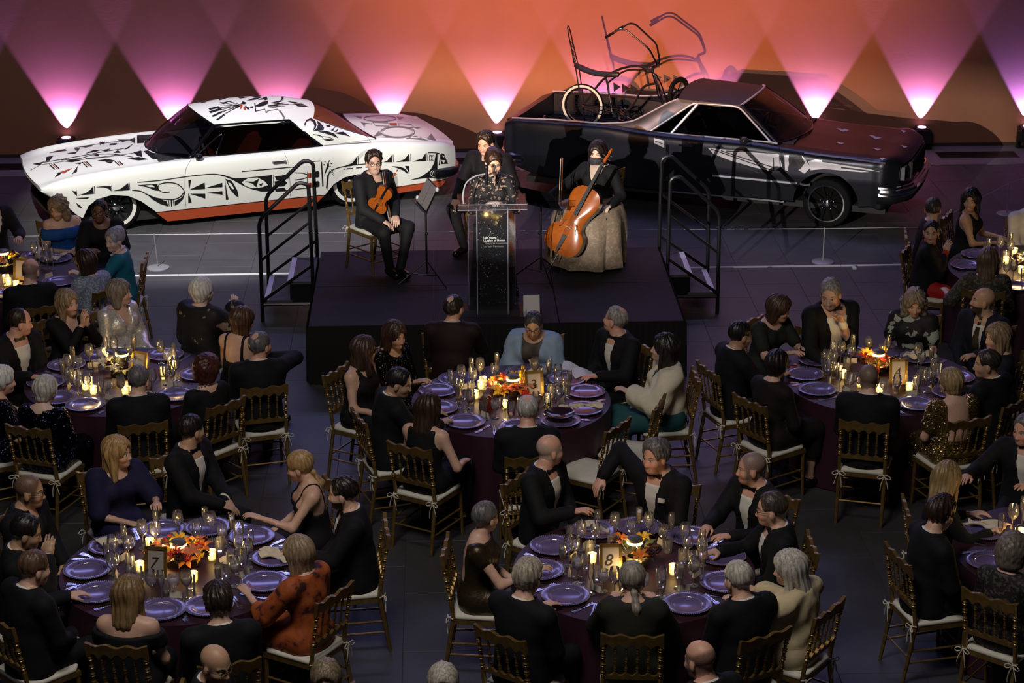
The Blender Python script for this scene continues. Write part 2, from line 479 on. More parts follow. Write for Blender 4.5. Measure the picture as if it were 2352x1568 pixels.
def hair_template(style, h):
    k = (style, h)
    if k in _HAIRS: return _HAIRS[k]
    lo = [-.17, -.19, -.10]; hi = [.17, .12, .18]
    if style in ('bob', 'wavy', 'pixie_bob'): lo[2] = -.20
    if style in ('long', 'verylong', 'straight'): lo[2] = -.40; lo[1] = -.24
    if style in ('ponytail', 'lowpony'): lo[2] = -.36; lo[1] = -.26
    G = grid3(lo, hi, h); x, y, z = G; ax = np.abs(x)
    cap = ell(G, (0, -.019, .036), (.081, .101, .091))
    face = ell(G, (0, .115, -.06), (.074, .090, .118))
    ears = np.minimum(ell(G, (.085, .012, -.035), (.03, .030, .045)), ell(G, (-.085, .012, -.035), (.03, .030, .045)))
    nape = -(z+.062+.25*np.maximum(0, y+.03))
    sc = ell(G, (0, -.016, .034), (.076, .096, .086))
    sst = lambda v, a_, b_: (lambda t: t*t*(3-2*t))(np.clip((v-a_)/(b_-a_), 0, 1))
    fc = ell(G, (0, .122, -.050), (.080, .095, .138))
    if style in ('short', 'thick', 'receding', 'crown'):
        t0 = {'short': .008, 'thick': .015, 'receding': .006, 'crown': .008}[style]
        if style == 'receding': fc = np.minimum(fc, ell(G, (0, .10, .055), (.070, .085, .085)))
        m = sst(fc, 0, .022)*sst(ears, -.002, .014)*sst(z+.25*np.maximum(0, y+.03), -.078, -.050)
        if style == 'crown': m = m*(1-.95*np.exp(-((x/.042)**2+((y+.055)/.045)**2))*(z > .05))
        tt = t0+strands(G, .0022 if style != 'thick' else .004, 21, .7)+.0018*np.sin(x*160+z*90)*np.sin(y*150)
        if style == 'thick': tt = tt+.016*np.exp(-((y-.03)/.04)**2)*sst(z, .06, .10)
        f = sc+.006-(tt+.006)*m
    elif style == 'pixie_bob':
        f = smin(cap-.015, cone(G, (0, -.045, 0), (0, -.055, -.055), .084, .06, (.95, 1.1, 1)), .03)+strands(G, .003, 23, .6)
        f = smax(f, -fc, .014); f = smax(f, -ell(G, (.085, .03, -.045), (.03, .03, .04)), .01); f = smax(f, -ell(G, (-.085, .03, -.045), (.03, .03, .04)), .01); f = smax(f, -(z+.085), .02)
    elif style == 'bob':
        f = cap-.020
        f = smin(f, cone(G, (-.058, -.025, .02), (-.066, -.028, -.115), .048, .038), .03); f = smin(f, cone(G, (.058, -.025, .02), (.066, -.028, -.115), .048, .038), .03)
        f = smin(f, cone(G, (0, -.05, 0), (0, -.055, -.115), .085, .060, (.9, 1.2, 1)), .03)
        f += strands(G, .003, 26, .3); f = smax(f, -ell(G, (0, .125, -.055), (.066, .100, .128)), .014); f = smax(f, -(z+.135), .015)
    elif style == 'wavy':
        f = cap-.024
        for s in (-1, 1): f = smin(f, cone(G, (s*.062, -.02, .02), (s*.078, -.012, -.12), .052, .046), .03)
        f = smin(f, cone(G, (0, -.05, 0), (0, -.06, -.12), .09, .075, (.9, 1.2, 1)), .03)
        f += strands(G, .005, 13, 1.5)+.003*np.sin(z*90+x*40); f = smax(f, -ell(G, (0, .125, -.052), (.064, .100, .126)), .014); f = smax(f, -(z+.16), .02)
    elif style in ('long', 'straight', 'verylong'):
        L = {'long': -.27, 'straight': -.20, 'verylong': -.34}[style]
        f = cap-.018
        for s in (-1, 1): f = smin(f, cone(G, (s*.060, -.02, .02), (s*.085, -.005, L+.07), .045, .026), .03)
        f = smin(f, cone(G, (0, -.055, 0), (0, -.105, L+.03), .086, .060, (.8, 1.35, 1)), .035)
        f += strands(G, .0038, 24, .4); f = smax(f, -ell(G, (0, .125, -.055), (.064, .102, .130)), .014)
        f = smax(f, -ell(G, (0, .02, -.22), (.060, .085, .12)), .02)
    elif style in ('ponytail', 'lowpony'):
        f = cap-.007+strands(G, .0012); f = smax(f, -fc, .012); f = smax(f, -ears, .01); f = smax(f, -(z+.07), .01)
        b = (0, -.118, -.03) if style == 'ponytail' else (0, -.095, -.065)
        f = smin(f, ell(G, b, (.026, .026, .024)), .012)
        e = (0.01, b[1]-.03, b[2]-.10); f = smin(f, cone(G, b, e, .018, .034), .01); f = smin(f, cone(G, e, (0.015, b[1]-.015, -.27), .034, .012)+strands(G, .002, 40), .01)
    elif style == 'updo':
        f = cap-.010; f = smin(f, ell(G, (0, -.075, .085), (.055, .06, .048)), .02)+strands(G, .0025, 22, .8)
        f = smax(f, -fc, .012); f = smax(f, -ell(G, (.085, .012, -.03), (.03, .030, .04)), .01); f = smax(f, -ell(G, (-.085, .012, -.03), (.03, .030, .04)), .01); f = smax(f, -(z+.07), .01)
    elif style == 'bun':
        f = cap-.007+strands(G, .0012); f = smin(f, ell(G, (0, -.125, -.01), (.045, .035, .04)), .012)
        f = smax(f, -fc, .012); f = smax(f, -ears, .01); f = smax(f, -(z+.07), .01)
    elif style == 'curly':
        f = cap-.032+.006*np.sin(x*110)*np.sin(y*105+1)*np.sin(z*100+.5)
        f = smin(f, cone(G, (0, -.05, 0), (0, -.06, -.05), .10, .09, (.9, 1.1, 1)), .03)
        f = smax(f, -face, .014); f = smax(f, -(z+.095), .02)
    V, F = surface_net(f.astype(np.float32)+np.zeros_like(x+y+z), lo, h)
    _HAIRS[k] = (V, F)
    return V, F
def rot3(yaw, pitch=0.0, roll=0.0):
    """columns: local x,y,z; yaw about z, pitch up is positive"""
    return np.array((Matrix.Rotation(yaw, 3, 'Z') @ Matrix.Rotation(pitch, 3, 'X') @ Matrix.Rotation(roll, 3, 'Y')))
MATS = {}
def skin_mat(c):
    k = ('skin', c)
    if k not in MATS:
        MATS[k] = mat('skin', c, 0.48, noise=.06, scale=60, attr='tint')
        MATS[k].node_tree.nodes['Principled BSDF'].inputs['Subsurface Weight'].default_value = 0.0
    return MATS[k]
def hmat(c):
    k = ('hair', c)
    if k not in MATS: MATS[k] = hair_mat('hair', c)
    return MATS[k]
def cloth(c, rough=.85, sheen=.0, bump=.25, noise=.12, scale=9, metal=0.0):
    k = ('cloth', c, rough, sheen, metal, scale)
    if k not in MATS: MATS[k] = mat('cloth', c, rough, metal, noise=noise, scale=scale, bump=bump, bscale=scale*1.6, sheen=sheen, spec=.3)
    return MATS[k]
def sequin_mat(c):
    k = ('sequin', c)
    if k in MATS: return MATS[k]
    m = bpy.data.materials.new('sequins')
    nt, N, L, b = _nt(m)
    tc = N.new('ShaderNodeTexCoord'); v = N.new('ShaderNodeTexVoronoi'); v.inputs['Scale'].default_value = 130
    L.new(tc.outputs['Object'], v.inputs['Vector'])
    vm = N.new('ShaderNodeVectorMath'); vm.operation = 'MULTIPLY_ADD'; vm.inputs[1].default_value = (1.3,)*3; vm.inputs[2].default_value = (-.65,)*3
    L.new(v.outputs['Color'], vm.inputs[0])
    g = N.new('ShaderNodeNewGeometry'); ad = N.new('ShaderNodeVectorMath'); ad.operation = 'ADD'
    L.new(g.outputs['Normal'], ad.inputs[0]); L.new(vm.outputs[0], ad.inputs[1])
    nn = N.new('ShaderNodeVectorMath'); nn.operation = 'NORMALIZE'; L.new(ad.outputs[0], nn.inputs[0]); L.new(nn.outputs[0], b.inputs['Normal'])
    b.inputs['Base Color'].default_value = (*c, 1); b.inputs['Metallic'].default_value = .85; b.inputs['Roughness'].default_value = .25
    MATS[k] = m
    return m
def print_mat(c, c2, scale=14, lo=.52, hi=.58, c3=None):
    """woven print of blotches c2 on c"""
    k = ('print', c, c2, scale, lo)
    if k in MATS: return MATS[k]
    m = bpy.data.materials.new('printed_cloth')
    nt, N, L, b = _nt(m)
    tc = N.new('ShaderNodeTexCoord'); nz = N.new('ShaderNodeTexNoise'); nz.inputs['Scale'].default_value = scale; nz.inputs['Detail'].default_value = 3
    L.new(tc.outputs['Object'], nz.inputs['Vector'])
    cr = N.new('ShaderNodeValToRGB'); e = cr.color_ramp.elements
    e[0].position = lo; e[0].color = (*c, 1); e[1].position = hi; e[1].color = (*c2, 1)
    if c3: q = e.new(.40); q.color = (*c3, 1)
    L.new(nz.outputs[0], cr.inputs[0]); L.new(cr.outputs[0], b.inputs['Base Color']); b.inputs['Roughness'].default_value = .7
    bp = N.new('ShaderNodeBump'); bp.inputs['Strength'].default_value = .3; bp.inputs['Distance'].default_value = .01
    L.new(nz.outputs[0], bp.inputs['Height']); L.new(bp.outputs[0], b.inputs['Normal'])
    MATS[k] = m
    return m

def ik(S, T, la, lb, hint):
    S, T, hint = map(lambda v: np.array(v, float), (S, T, hint))
    d = T-S; L = np.linalg.norm(d)
    if L > (la+lb)*.985: T = S+d/L*(la+lb)*.985; d = T-S; L = np.linalg.norm(d)
    u = d/L; c = (la*la-lb*lb+L*L)/(2*L); hgt = math.sqrt(max(la*la-c*c, 1e-6))
    n = hint-u*(hint@u); n /= np.linalg.norm(n)+1e-9
    return S+u*c+n*hgt, T
def frame(dirv, up):
    y = np.array(dirv, float); y /= np.linalg.norm(y)
    z = np.array(up, float); z -= y*(z@y); z /= np.linalg.norm(z)+1e-9
    return np.stack([np.cross(y, z), y, z], 1)
WR = {'lap': (.07, .26, .62), 'clasp': (.045, .30, .66), 'table': (.14, .40, .81), 'side': (.27, .06, .62), 'face': (.06, .19, 1.05),
      'chest': (-.04, .19, .95), 'clap': (.025, .27, .98), 'knee': (.15, .36, .60), 'cross': (-.08, .24, .80)}
SKIN = {'fair': (.72, .45, .34), 'pink': (.74, .41, .31), 'tan': (.58, .35, .23), 'brown': (.24, .115, .062), 'pale': (.80, .58, .47), 'olive': (.50, .31, .20)}
FACES = []
def person(name, loc, rz, label, fem=False, skin='fair', hair=('short', (.1, .08, .07)), wear=('suit',), pose=('lap', 'lap'), lean=.04, head=(0, -8, 0),
           scale=1.0, lips=None, brow=None, beard=None, glasses=False, group=None, fine=True, joints=None, hands=None, ear=False, legs=None, side=0.0, curl=.55, handup=None, extra=None):
    """one seated (or, with joints, standing) figure at loc, facing rz (radians, 0 looks along +Y)"""
    sk = SKIN[skin]; l = lean
    fz = .95 if fem else 1.0
    J = dict(pel=(0, 0, .56), lum=(side*.3, -.012+l*.25, .70), che=(side*.7, l*.65, .88*fz+.02), nb=(side, l*.95, 1.06*fz),
             nk=(side*1.05, l+.014, 1.115*fz), hd=(side*1.1, l+.045, 1.195*fz), sh=.155 if fem else .185, shz=1.0*fz,
             hip=.085, knee=((-.10, .43, .52), (.10, .43, .52)), ank=((-.10, .40, .09), (.10, .40, .09)), toe=((-.12, .54, .045), (.12, .54, .045)))
    if legs: J.update(legs)
    if joints: J.update(joints)
    S = {s: np.array((J['nb'][0]+s*J['sh'], J['nb'][1]-.005, J['shz'])) for s in (-1, 1)}
    E, Wt, Hd = {}, {}, {}
    for s, pz in zip((-1, 1), pose):
        if isinstance(pz, str):
            t = np.array(WR[pz]); t = np.array((t[0]*s, t[1]+l*.5, t[2])); hint = (s*.55, -.25, -.8)
        else:
            t = np.array(pz[:3], float); hint = pz[3] if len(pz) > 3 else (s*.55, -.25, -.8)
        E[s], Wt[s] = ik(S[s], t, .285, .25, hint)
        Hd[s] = Wt[s]-E[s]
        if hands and hands.get(s) is not None: Hd[s] = np.array(hands[s], float)
    lo = np.min([*(np.array(v) for v in (*S.values(), *E.values(), *Wt.values(), *J['ank'], *J['toe'], *J['knee'], J['pel'])), (-.2, -.2, .02)], 0)-.11
    hi = np.max([*(np.array(v) for v in (*S.values(), *E.values(), *Wt.values(), *J['toe'], *J['knee'])), (.2, .15, J['nk'][2])], 0)+.11
    lo[2] = 0.0 if not joints else lo[2]
    def torso(G):
        w = (.165, .128, .150, .105) if fem else (.165, .150, .172, .125)
        f = cone(G, J['pel'], J['lum'], w[0], w[1], (1, 1.32, 1))
        f = smin(f, cone(G, J['lum'], J['che'], w[1], w[2], (1, 1.38, 1)), .04)
        f = smin(f, cone(G, J['che'], (J['nb'][0], J['nb'][1]-.01, J['shz']-.03), w[2], w[3], (1, 1.4, 1)), .04)
        f = smin(f, cone(G, S[-1]-(0, 0, .012), S[1]-(0, 0, .012), .055, .055), .06)
        for s in (-1, 1): f = smin(f, cone(G, (J['nb'][0]+s*.03, J['nb'][1]-.03, J['shz']+.045), S[s]-(s*.05, .01, .0), .045, .045), .03)
        if fem:
            for s in (-1, 1): f = smin(f, ell(G, (J['che'][0]+s*.072, J['che'][1]+.075, J['che'][2]-.01), (.066, .060, .066)), .03)
        return f
    def neck(G, g=0.0): return cone(G, (J['nb'][0], J['nb'][1]-.015, J['shz']+.01), J['nk'], (.052 if fem else .060)+g, (.047 if fem else .055)+g)
    def arm(G, s, g=0.0, upto=2.0, wid=0.0):
        a = cone(G, S[s], E[s], .052+g if not fem else .045+g, .042+g if not fem else .037+g+wid)
        if upto > 1: a = smin(a, cone(G, E[s], E[s]+(Wt[s]-E[s])*(upto-1), .041+g if not fem else .036+g, .029+g if not fem else .025+g+wid), .02)
        elif upto < 1: a = cone(G, S[s], S[s]+(E[s]-S[s])*upto, .052+g, .046+g+wid)
        return a
    def leg(G, s, g=0.0):
        i = 0 if s < 0 else 1
        f = cone(G, (s*J['hip'], J['pel'][1], J['pel'][2]-.02), J['knee'][i], .086+g, .060+g)
        return smin(f, cone(G, J['knee'][i], J['ank'][i], .058+g, .038+g), .03)
    def foot(G, s, g=0.0):
        i = 0 if s < 0 else 1
        return cone(G, np.array(J['ank'][i])-(0, .02, .03), J['toe'][i], .036+g, .032+g)
    # the body: one surface, with head and hands
    h = .026
    G = grid3(lo, hi, h)
    f = smin(torso(G), neck(G), .03)
    for s in (-1, 1):
        f = smin(f, arm(G, s), .03); f = smin(f, leg(G, s), .04); f = smin(f, foot(G, s), .02)
    Vs, Fs = [], []; Cs = []
    V, F = surface_net(f, lo, h); Vs.append(V); Fs.append(F); Cs.append(np.ones((len(V), 4)))
    hr = rot3(math.radians(head[0]), math.radians(head[1]), math.radians(head[2] if len(head) > 2 else 0))
    hsc = (.97 if fem else 1.02)
    piv = np.array((J['nk'][0], J['nk'][1]-.01, J['nk'][2]-.02)); hc = piv+hr @ (np.array(J['hd'])-piv)
    V, F = head_template(fem, .005 if fine else .008)
    stub = (hair[0], hair[1]) if hair[0] in ('fringe', 'buzz') else None
    C = head_colors(V, sk, brow or tuple(min(x*.5, .2) for x in hair[1]), lips or ((.52, .16, .15) if fem else (.50, .25, .2)), beard, stub)
    Fs.append(F+sum(map(len, Vs))); Vs.append(V @ (hr.T*hsc)+hc); Cs.append(C)
    for s in (-1, 1):
        V, F = hand_template(.0065 if fine else .009, curl)
        Fr = frame(Hd[s], handup[s] if handup and s in handup else (0, 0, 1) if abs(Hd[s][2])/np.linalg.norm(Hd[s]) < .93 else (0, -1, .2))
        V2 = V.copy()*(.88 if fem else .97)
        if s < 0: V2[:, 0] *= -1; F = F[:, ::-1]
        Fs.append(F+sum(map(len, Vs))); Vs.append(V2 @ Fr.T+Wt[s]); Cs.append(np.ones((len(V), 4)))
    me = npmesh(name, np.concatenate(Vs), np.concatenate(Fs), skin_mat(sk), colors=np.concatenate(Cs))
    root = link(name, me); root.location = loc; root.rotation_euler = (0, 0, rz); root.scale = (scale,)*3
    tag(root, label, 'person', group)
    # hair follows the head
    global LAST_MH
    Mh = LAST_MH = Matrix.Translation(hc) @ Matrix(hr.tolist()).to_4x4() @ Matrix.Scale(hsc, 4)
    if hair[0] not in ('none', 'fringe', 'buzz'):
        V, F = hair_template(hair[0], .0075 if fine else .009)
        o = link('hair', npmesh('hair', V, F, hmat(hair[1])), root); o.matrix_local = Mh
    if glasses:
        b = MB()
        for s in (-1, 1):
            b.tube([(s*.032+.021*math.cos(t), .094, -.002+.018*math.sin(t)) for t in np.linspace(0, 2*PI, 15)[:-1]], .0022, 5, closed=True)
            b.tube([(s*.054, .092, .004), (s*.078, .05, .006), (s*.080, -.005, -.004)], .0018, 5)
        b.tube([(-.011, .096, .002), (.011, .096, .002)], .002, 5)
        o = b.build('glasses', BLACKP, root); o.matrix_local = Mh
    if ear:
        b = MB()
        for s in (-1, 1): b.ball((s*.082, -.004, -.058), (.006, .006, .011), 8, 5)
        o = b.build('earring', GOLDP, root); o.matrix_local = Mh
    def garment(nm, fld, m, hh, zlo=None, zhi=None, lab=None):
        l2, h2 = lo.copy(), hi.copy()
        l2 -= .05; h2 += .05; l2[2] = max(l2[2], -.0)
        if zlo is not None: l2[2] = zlo
        if zhi is not None: h2[2] = min(h2[2], zhi)
        G = grid3(l2, h2, hh)
        f = np.broadcast_to(fld(G), (G[0].shape[0], G[1].shape[1], G[2].shape[2]))
        if (f < 0).sum() < 8: return None
        V, F = surface_net(np.ascontiguousarray(f), l2, hh)
        return link(nm, npmesh(nm, V, F, m), root, lab)
    kind = wear[0]; wd = wear[1] if len(wear) > 1 else {}
    hh = .017 if fine else .021
    cx, cy, cz = J['che']; nbz = J['shz']
    if kind == 'suit':
        jc = wd.get('jacket') or cloth((.006, .0065, .009), .8)
        opening = wd.get('open', .062); zb = wd.get('button', .68)
        def jacket(G):
            x, y, z = G
            f = smin(torso(G), neck(G, .004)-.006, .03)
            f = smin(f, cone(G, (0, J['pel'][1], J['pel'][2]-.06), J['lum'], .185, .15, (1, 1.25, 1)), .04)
            f = f-.018
            rn = np.hypot(x-J['nb'][0], (y-J['nb'][1]+.012)*.9)
            f = smax(f, z-(nbz+.074+.45*np.clip(J['nb'][1]-.01-y, -.06, .05)+2.0*np.maximum(0, rn-.078)), .006)
            f = smax(f, (J['pel'][2]-.08)-z, .01)
            for s in (-1, 1): f = smin(f, arm(G, s, .022, 1.93), .025)
            t = np.clip((z-zb)/(nbz+.05-zb), 0, 1)
            wdg = smax(np.abs(x-J['nb'][0]*t)-opening*t**.85-.002, -(y-J['lum'][1]-.02), .002)
            wdg = np.maximum(wdg, zb-z)
            return smax(f, -wdg, .006)
        garment('jacket', jacket, jc, hh)
        def shirt(G):
            x, y, z = G
            f = smin(torso(G), neck(G, .002), .025)-.008
            rn = np.hypot(x-J['nb'][0], (y-J['nb'][1]+.012)*.9)
            f = np.where(z > nbz-.005, np.maximum(f, rn-.073), f)
            f = smax(f, z-(nbz+.082+.45*np.clip(J['nb'][1]-.01-y, -.06, .05)), .004); f = smax(f, .62-z, .01)
            for s in (-1, 1):
                d = Wt[s]-E[s]
                f = np.minimum(f, cone(G, E[s]+d*.80, E[s]+d*.965, .036, .034))
            return f
        garment('shirt', shirt, wd.get('shirt') or cloth((.80, .78, .74), .7), .014 if fine else .02, .58)
        b = MB(); ty = J['nb'][1]+.068; tz = nbz+.052
        if wd.get('tie', 'bow') == 'bow':
            for s in (-1, 1): b.obox((J['nb'][0]+s*.028, ty, tz), (.026, 0, 0), (0, .011, 0), (0, 0, .019)); b.v[-8:] = [(v[0], v[1], tz+(v[2]-tz)*(.35 if abs(v[0]-J['nb'][0]) < .01 else 1)) for v in b.v[-8:]]
            b.obox((J['nb'][0], ty+.002, tz), (.009, 0, 0), (0, .013, 0), (0, 0, .010))
            b.build('bow_tie', BLACKS, root)
        elif wd.get('tie') == 'long':
            yy = cy+.155
            b.add([(-.018, ty+.008, tz+.01), (.018, ty+.008, tz+.01), (.014, ty+.01, tz-.02), (-.014, ty+.01, tz-.02), (.034, yy+.004, .72), (-.034, yy+.004, .72), (0, yy, .68),
                   (-.018, ty-.012, tz+.01), (.018, ty-.012, tz+.01), (-.024, cy+.158, .90), (.024, cy+.158, .90)], [(0, 3, 2, 1), (3, 9, 10, 2), (9, 5, 4, 10), (5, 6, 4), (7, 0, 1, 8)])
            b.build('necktie', BLACKS, root)
        if fine and kind == 'suit' and wd.get('square'):
            MB().obox((-.10, cy+.142, .90), (.022, .004, 0), (.002, .006, 0), (0, 0, .016)).build('pocket_square', cloth((.8, .78, .72), .7), root)
        tm = wd.get('trousers') or jc
    elif kind in ('dress', 'top'):
        m = wd.get('mat') or cloth(wd.get('c', (.01, .01, .014)), .8)
        slv = wd.get('sleeve', 0.0); nk = wd.get('neck', 'round'); puff = wd.get('puff', 0.0); zlow = wd.get('low', None)
        def dress(G):
            x, y, z = G
            f = torso(G)
            if nk in ('strap', 'none', 'tank'): f = smax(f, np.abs(x-J['nb'][0])-(.115 if nk != 'none' else .30)-.5*np.maximum(0, .90-z), .01)
            f = f-(.012+wd.get('loose', 0))
            if nk == 'off': f = smax(f, z-(nbz-.055-.2*np.abs(y-J['nb'][1])), .008)
            elif nk == 'none': f = smax(f, z-(nbz-.11), .008)
            elif nk == 'strap':
                f = smax(f, z-np.where(np.abs(np.abs(x-J['nb'][0])-.095) < .014, nbz+.08, np.where(y > J['nb'][1], nbz-.10, nbz-wd.get('backlow', .16))), .004)
            elif nk == 'tank': f = smax(f, -ell(G, (J['nb'][0], J['nb'][1]+.06, nbz+.06), (.085, .14, .10)), .01); f = smax(f, z-(nbz+.05), .01)
            elif nk == 'high': f = smin(f, neck(G, .006)-.006, .02); f = smax(f, z-(nbz+.075), .006)
            elif nk == 'vee':
                t = np.clip((z-(nbz-.17))/.2, 0, 1); f = smax(f, -smax(smax(np.abs(x-J['nb'][0])-.075*t, J['nb'][1]-.02-y, .004), nbz-.17-z, .004), .006); f = smax(f, z-(nbz+.055), .01)
            elif nk == 'back': f = smax(f, -smax(smax(np.abs(x-J['nb'][0])-.095, y-J['nb'][1]+.02, .004), nbz-.26-z, .01), .01); f = smax(f, z-(nbz+.04), .01)
            else: f = smax(f, -ell(G, (J['nb'][0], J['nb'][1]+.03, nbz+.055), (.095, .125, .075)), .01); f = smax(f, z-(nbz+.06), .01)
            for s in (-1, 1):
                if slv: f = smin(f, arm(G, s, .016+puff+wd.get('loose', 0), slv, wd.get('flare', 0)), .025)
            if kind == 'dress':
                k = leg(G, -1, .02); k = smin(k, leg(G, 1, .02), .12); f = smin(f, k-.012, .05)
                f = smax(f, wd.get('hem', .28)-z, .02)
            else: f = smax(f, J['pel'][2]-.06-z, .01)
            return f
        garment('dress' if kind == 'dress' else 'blouse', dress, m, hh)
        if nk == 'off':
            def band(G):
                x, y, z = G
                f = torso(G)
                for s in (-1, 1): f = smin(f, cone(G, S[s]-(0, 0, .03), S[s]+(E[s]-S[s])*.42, .05, .05), .03)
                f = f-.024; f = smax(f, z-(nbz-.045), .008); return smax(f, nbz-.165-z, .008)
            garment('off_shoulder_band', band, m, .014)
        tm = wd.get('trousers') or cloth((.008, .008, .010), .8)
        if wd.get('shawl') is not None:
            def shawl(G):
                x, y, z = G
                f = torso(G)
                for s in (-1, 1): f = smin(f, arm(G, s, .016, wd.get('shawl_len', 1.25), .02), .05)
                f = f-.030+.006*np.sin(z*38+np.abs(x)*30)+.004*np.sin(x*55+y*30)
                f = smax(f, z-(nbz+wd.get('shawl_top', .02)-.25*np.maximum(0, y-J['nb'][1]+.02)), .02); f = smax(f, wd.get('shawl_low', .66)-z, .02)
                op = wd.get('shawl_open', .07)
                return smax(f, -smax(np.abs(x)-op-.10*np.clip(z-.75, 0, 1), J['che'][1]-y, .01), .015)
            garment('shawl', shawl, wd['shawl'], hh)
    else: tm = None
    if wd.get('necklace') is not None:
        b = MB(); n0 = np.array((J['nb'][0], J['nb'][1], nbz)); R0, n = wd.get('nr', .085), 22
        for i in range(n):
            t = 2*PI*i/n
            p = n0+np.array((R0*math.sin(t), .012+(R0*.85)*math.cos(t), .055-.045*math.cos(t)-(.0)))
            b.ball(p, wd.get('bead', .007), 7, 4)
        b.build('necklace', wd['necklace'], root)
    if tm is not None and not (kind == 'dress'):
        def trousers(G):
            x, y, z = G
            f = smin(leg(G, -1, .010), leg(G, 1, .010), .03)
            f = smin(f, cone(G, (J['pel'][0], J['pel'][1], J['pel'][2]-.02), (J['pel'][0], J['pel'][1], J['pel'][2]+.03), .172, .165, (1, 1.3, 1)), .05)
            return smax(f, z-(J['pel'][2]+.07), .01)
        garment('trousers', trousers, tm, .023, None, J['pel'][2]+.12)
    zz = max(J['ank'][0][2], J['ank'][1][2])+.08
    for sd in (-1, 1): garment('shoe', lambda G: foot(G, sd, .012), BLACKL, .02, lo[2] if joints else None, zz)
    if extra: extra(root, J, S, E, Wt, Mh)
    return root

# ------------------------------------------------------------------ shared small materials
BLACKP = mat('black_plastic', (.008, .008, .009), .35)
BLACKS = mat('black_satin_cloth', (.006, .006, .008), .4)
BLACKL = mat('black_leather', (.006, .006, .006), .3)
BLACKM = mat('black_metal', (.012, .012, .014), .35, .3)
GOLDP = mat('gold', (.70, .48, .16), .25, 1.0)
CREAM = mat('cream_cloth', (.72, .64, .50), .8, bump=.3, noise=.08)

# ------------------------------------------------------------------ the hall
STONE = mat('dark_slate', (.046, .046, .051), .55, noise=.22, scale=2.2, bump=.08, bscale=30)
JOINT = mat('tile_joint', (.038, .037, .040), .8)
WALLM = mat('wall_plaster', (.40, .165, .095), .9, noise=.03, scale=3, bump=.05, bscale=40)
LSTONE = mat('pale_stone_strip', (.19, .18, .19), .6, noise=.15, scale=3)
FX0, FX1, FY0, FY1, WY = -9.0, 10.5, 8.5, 27.56, 27.56
fl = MB().box(FX0, FY0, -.20, FX1, WY+.2, -.005).build('floor', JOINT, smooth=False); tag(fl, kind='structure')
TW, TL = .62, .93                      # slabs in running bond, the joints recessed
tile_me = {}
def tile_mesh(w, l):
    k = (round(w, 3), round(l, 3))
    if k not in tile_me: tile_me[k] = MB().cham(0, 0, -.012, w, l, 0, .002).mesh('tile', STONE, smooth=False)
    return tile_me[k]
g = .004
singles = 0; rest = MB()
ycol = int((FX1-FX0)/TW)
spots = []
for i in range(ycol):
    x0 = FX0+i*TW
    y = FY0-(.46 if i % 2 else 0)
    while y < 26.55-.02:
        ya, yb = max(y, FY0), min(y+TL, 26.55)
        if yb-ya > .05: spots.append((x0, ya, yb-ya-g))
        y += TL
def vis(s):
    """tiles of the open floor that the photograph shows best"""
    x, y, l = s; cx, cy = x+TW/2, y+l/2
    w = 0
    if 20.0 < cy < 25.3 and -4.9 < cx < 8 and not (-1.5 < cx < 2.6 and cy < 22.3): w = 3
    elif -1.15 < cx < .0 and 10.5 < cy < 17: w = 2
    elif 2.1 < cx < 3.4 and 10.5 < cy < 20: w = 2
    elif -3 < cx < -1 and 15 < cy < 20.5: w = 2
    return -w*100+cy*.0+abs(cx-1)*.01
spots.sort(key=vis)
for n, (x, y, l) in enumerate(spots):
    if n < 298:
        o = link('tile', tile_mesh(TW-g, l), fl); o.location = (x, y, 0)
    else: rest.cham(x, y, -.012, x+TW-g, y+l, 0, .003)
o = rest.build('floor_tiles', STONE, fl, smooth=False); o['kind'] = 'stuff'
o = MB().box(FX0, 26.56, -.012, FX1, WY, .004).build('trim_1', LSTONE, smooth=False); tag(o, kind='structure')
w = MB().box(FX0, WY, 0, FX1, WY+.25, 9.0).build('wall_back', WALLM, smooth=False); tag(w, kind='structure')
w = MB().box(FX0, WY-.02, 0.004, FX1, WY, .05).build('baseboard_back', mat('skirting', (.05, .03, .025), .6), smooth=False); tag(w, kind='structure')
# grilles let into the strip at the wall's foot
VENT = mat('vent_metal', (.03, .03, .032), .4, .6)
for px, lab in ((28, 'left end of the strip, behind the white coupe'), (1066, 'middle of the strip, between the two cars'), (2250, 'right end of the strip, beyond the black car')):
    p = at(px, 377 if px < 2000 else 362, 0)
    t = thing('floor_vent', 'dark metal floor grille at the '+lab, 'vent', (p.x, 27.05, .004), 0, 'floor grilles along the wall')
    b = MB(); b.box(-.55, -.16, 0, .55, -.14, .006); b.box(-.55, .14, 0, .55, .16, .006); b.box(-.55, -.14, 0, -.53, .14, .006); b.box(.53, -.14, 0, .55, .14, .006); b.build('frame', VENT, t, smooth=False)
    for k in range(9): o = MB().box(-.53, -.13+k*.031, .0, .53, -.118+k*.031, .005).build('slat', VENT, t, smooth=False)
# the white line on the floor: a low aluminium edge in three lengths
LINEM = mat('white_edge', (.58, .58, .63), .45)
tg = thing('floor_edge_strip', 'long white strip across the floor behind the stage steps', 'strip', (0, 22.14, 0), 0)
for a, b_ in ((-7.5, -3.0), (-2.995, 0.9), (.905, 4.6), (4.605, 9.5)):
    MB().cham(a, -.018, 0, b_, .018, .012, .004).build('strip_length', LINEM, tg, smooth=False)
o = MB().cham(-.02, -.05, 0, .02, .03, .03, .008).build('corner_tag', LINEM); p = at(1960, 614, 0); o.location = (p.x, p.y-.03, 0.0)
tag(o, 'small white tab standing against the floor strip near the right stanchion', 'tab')

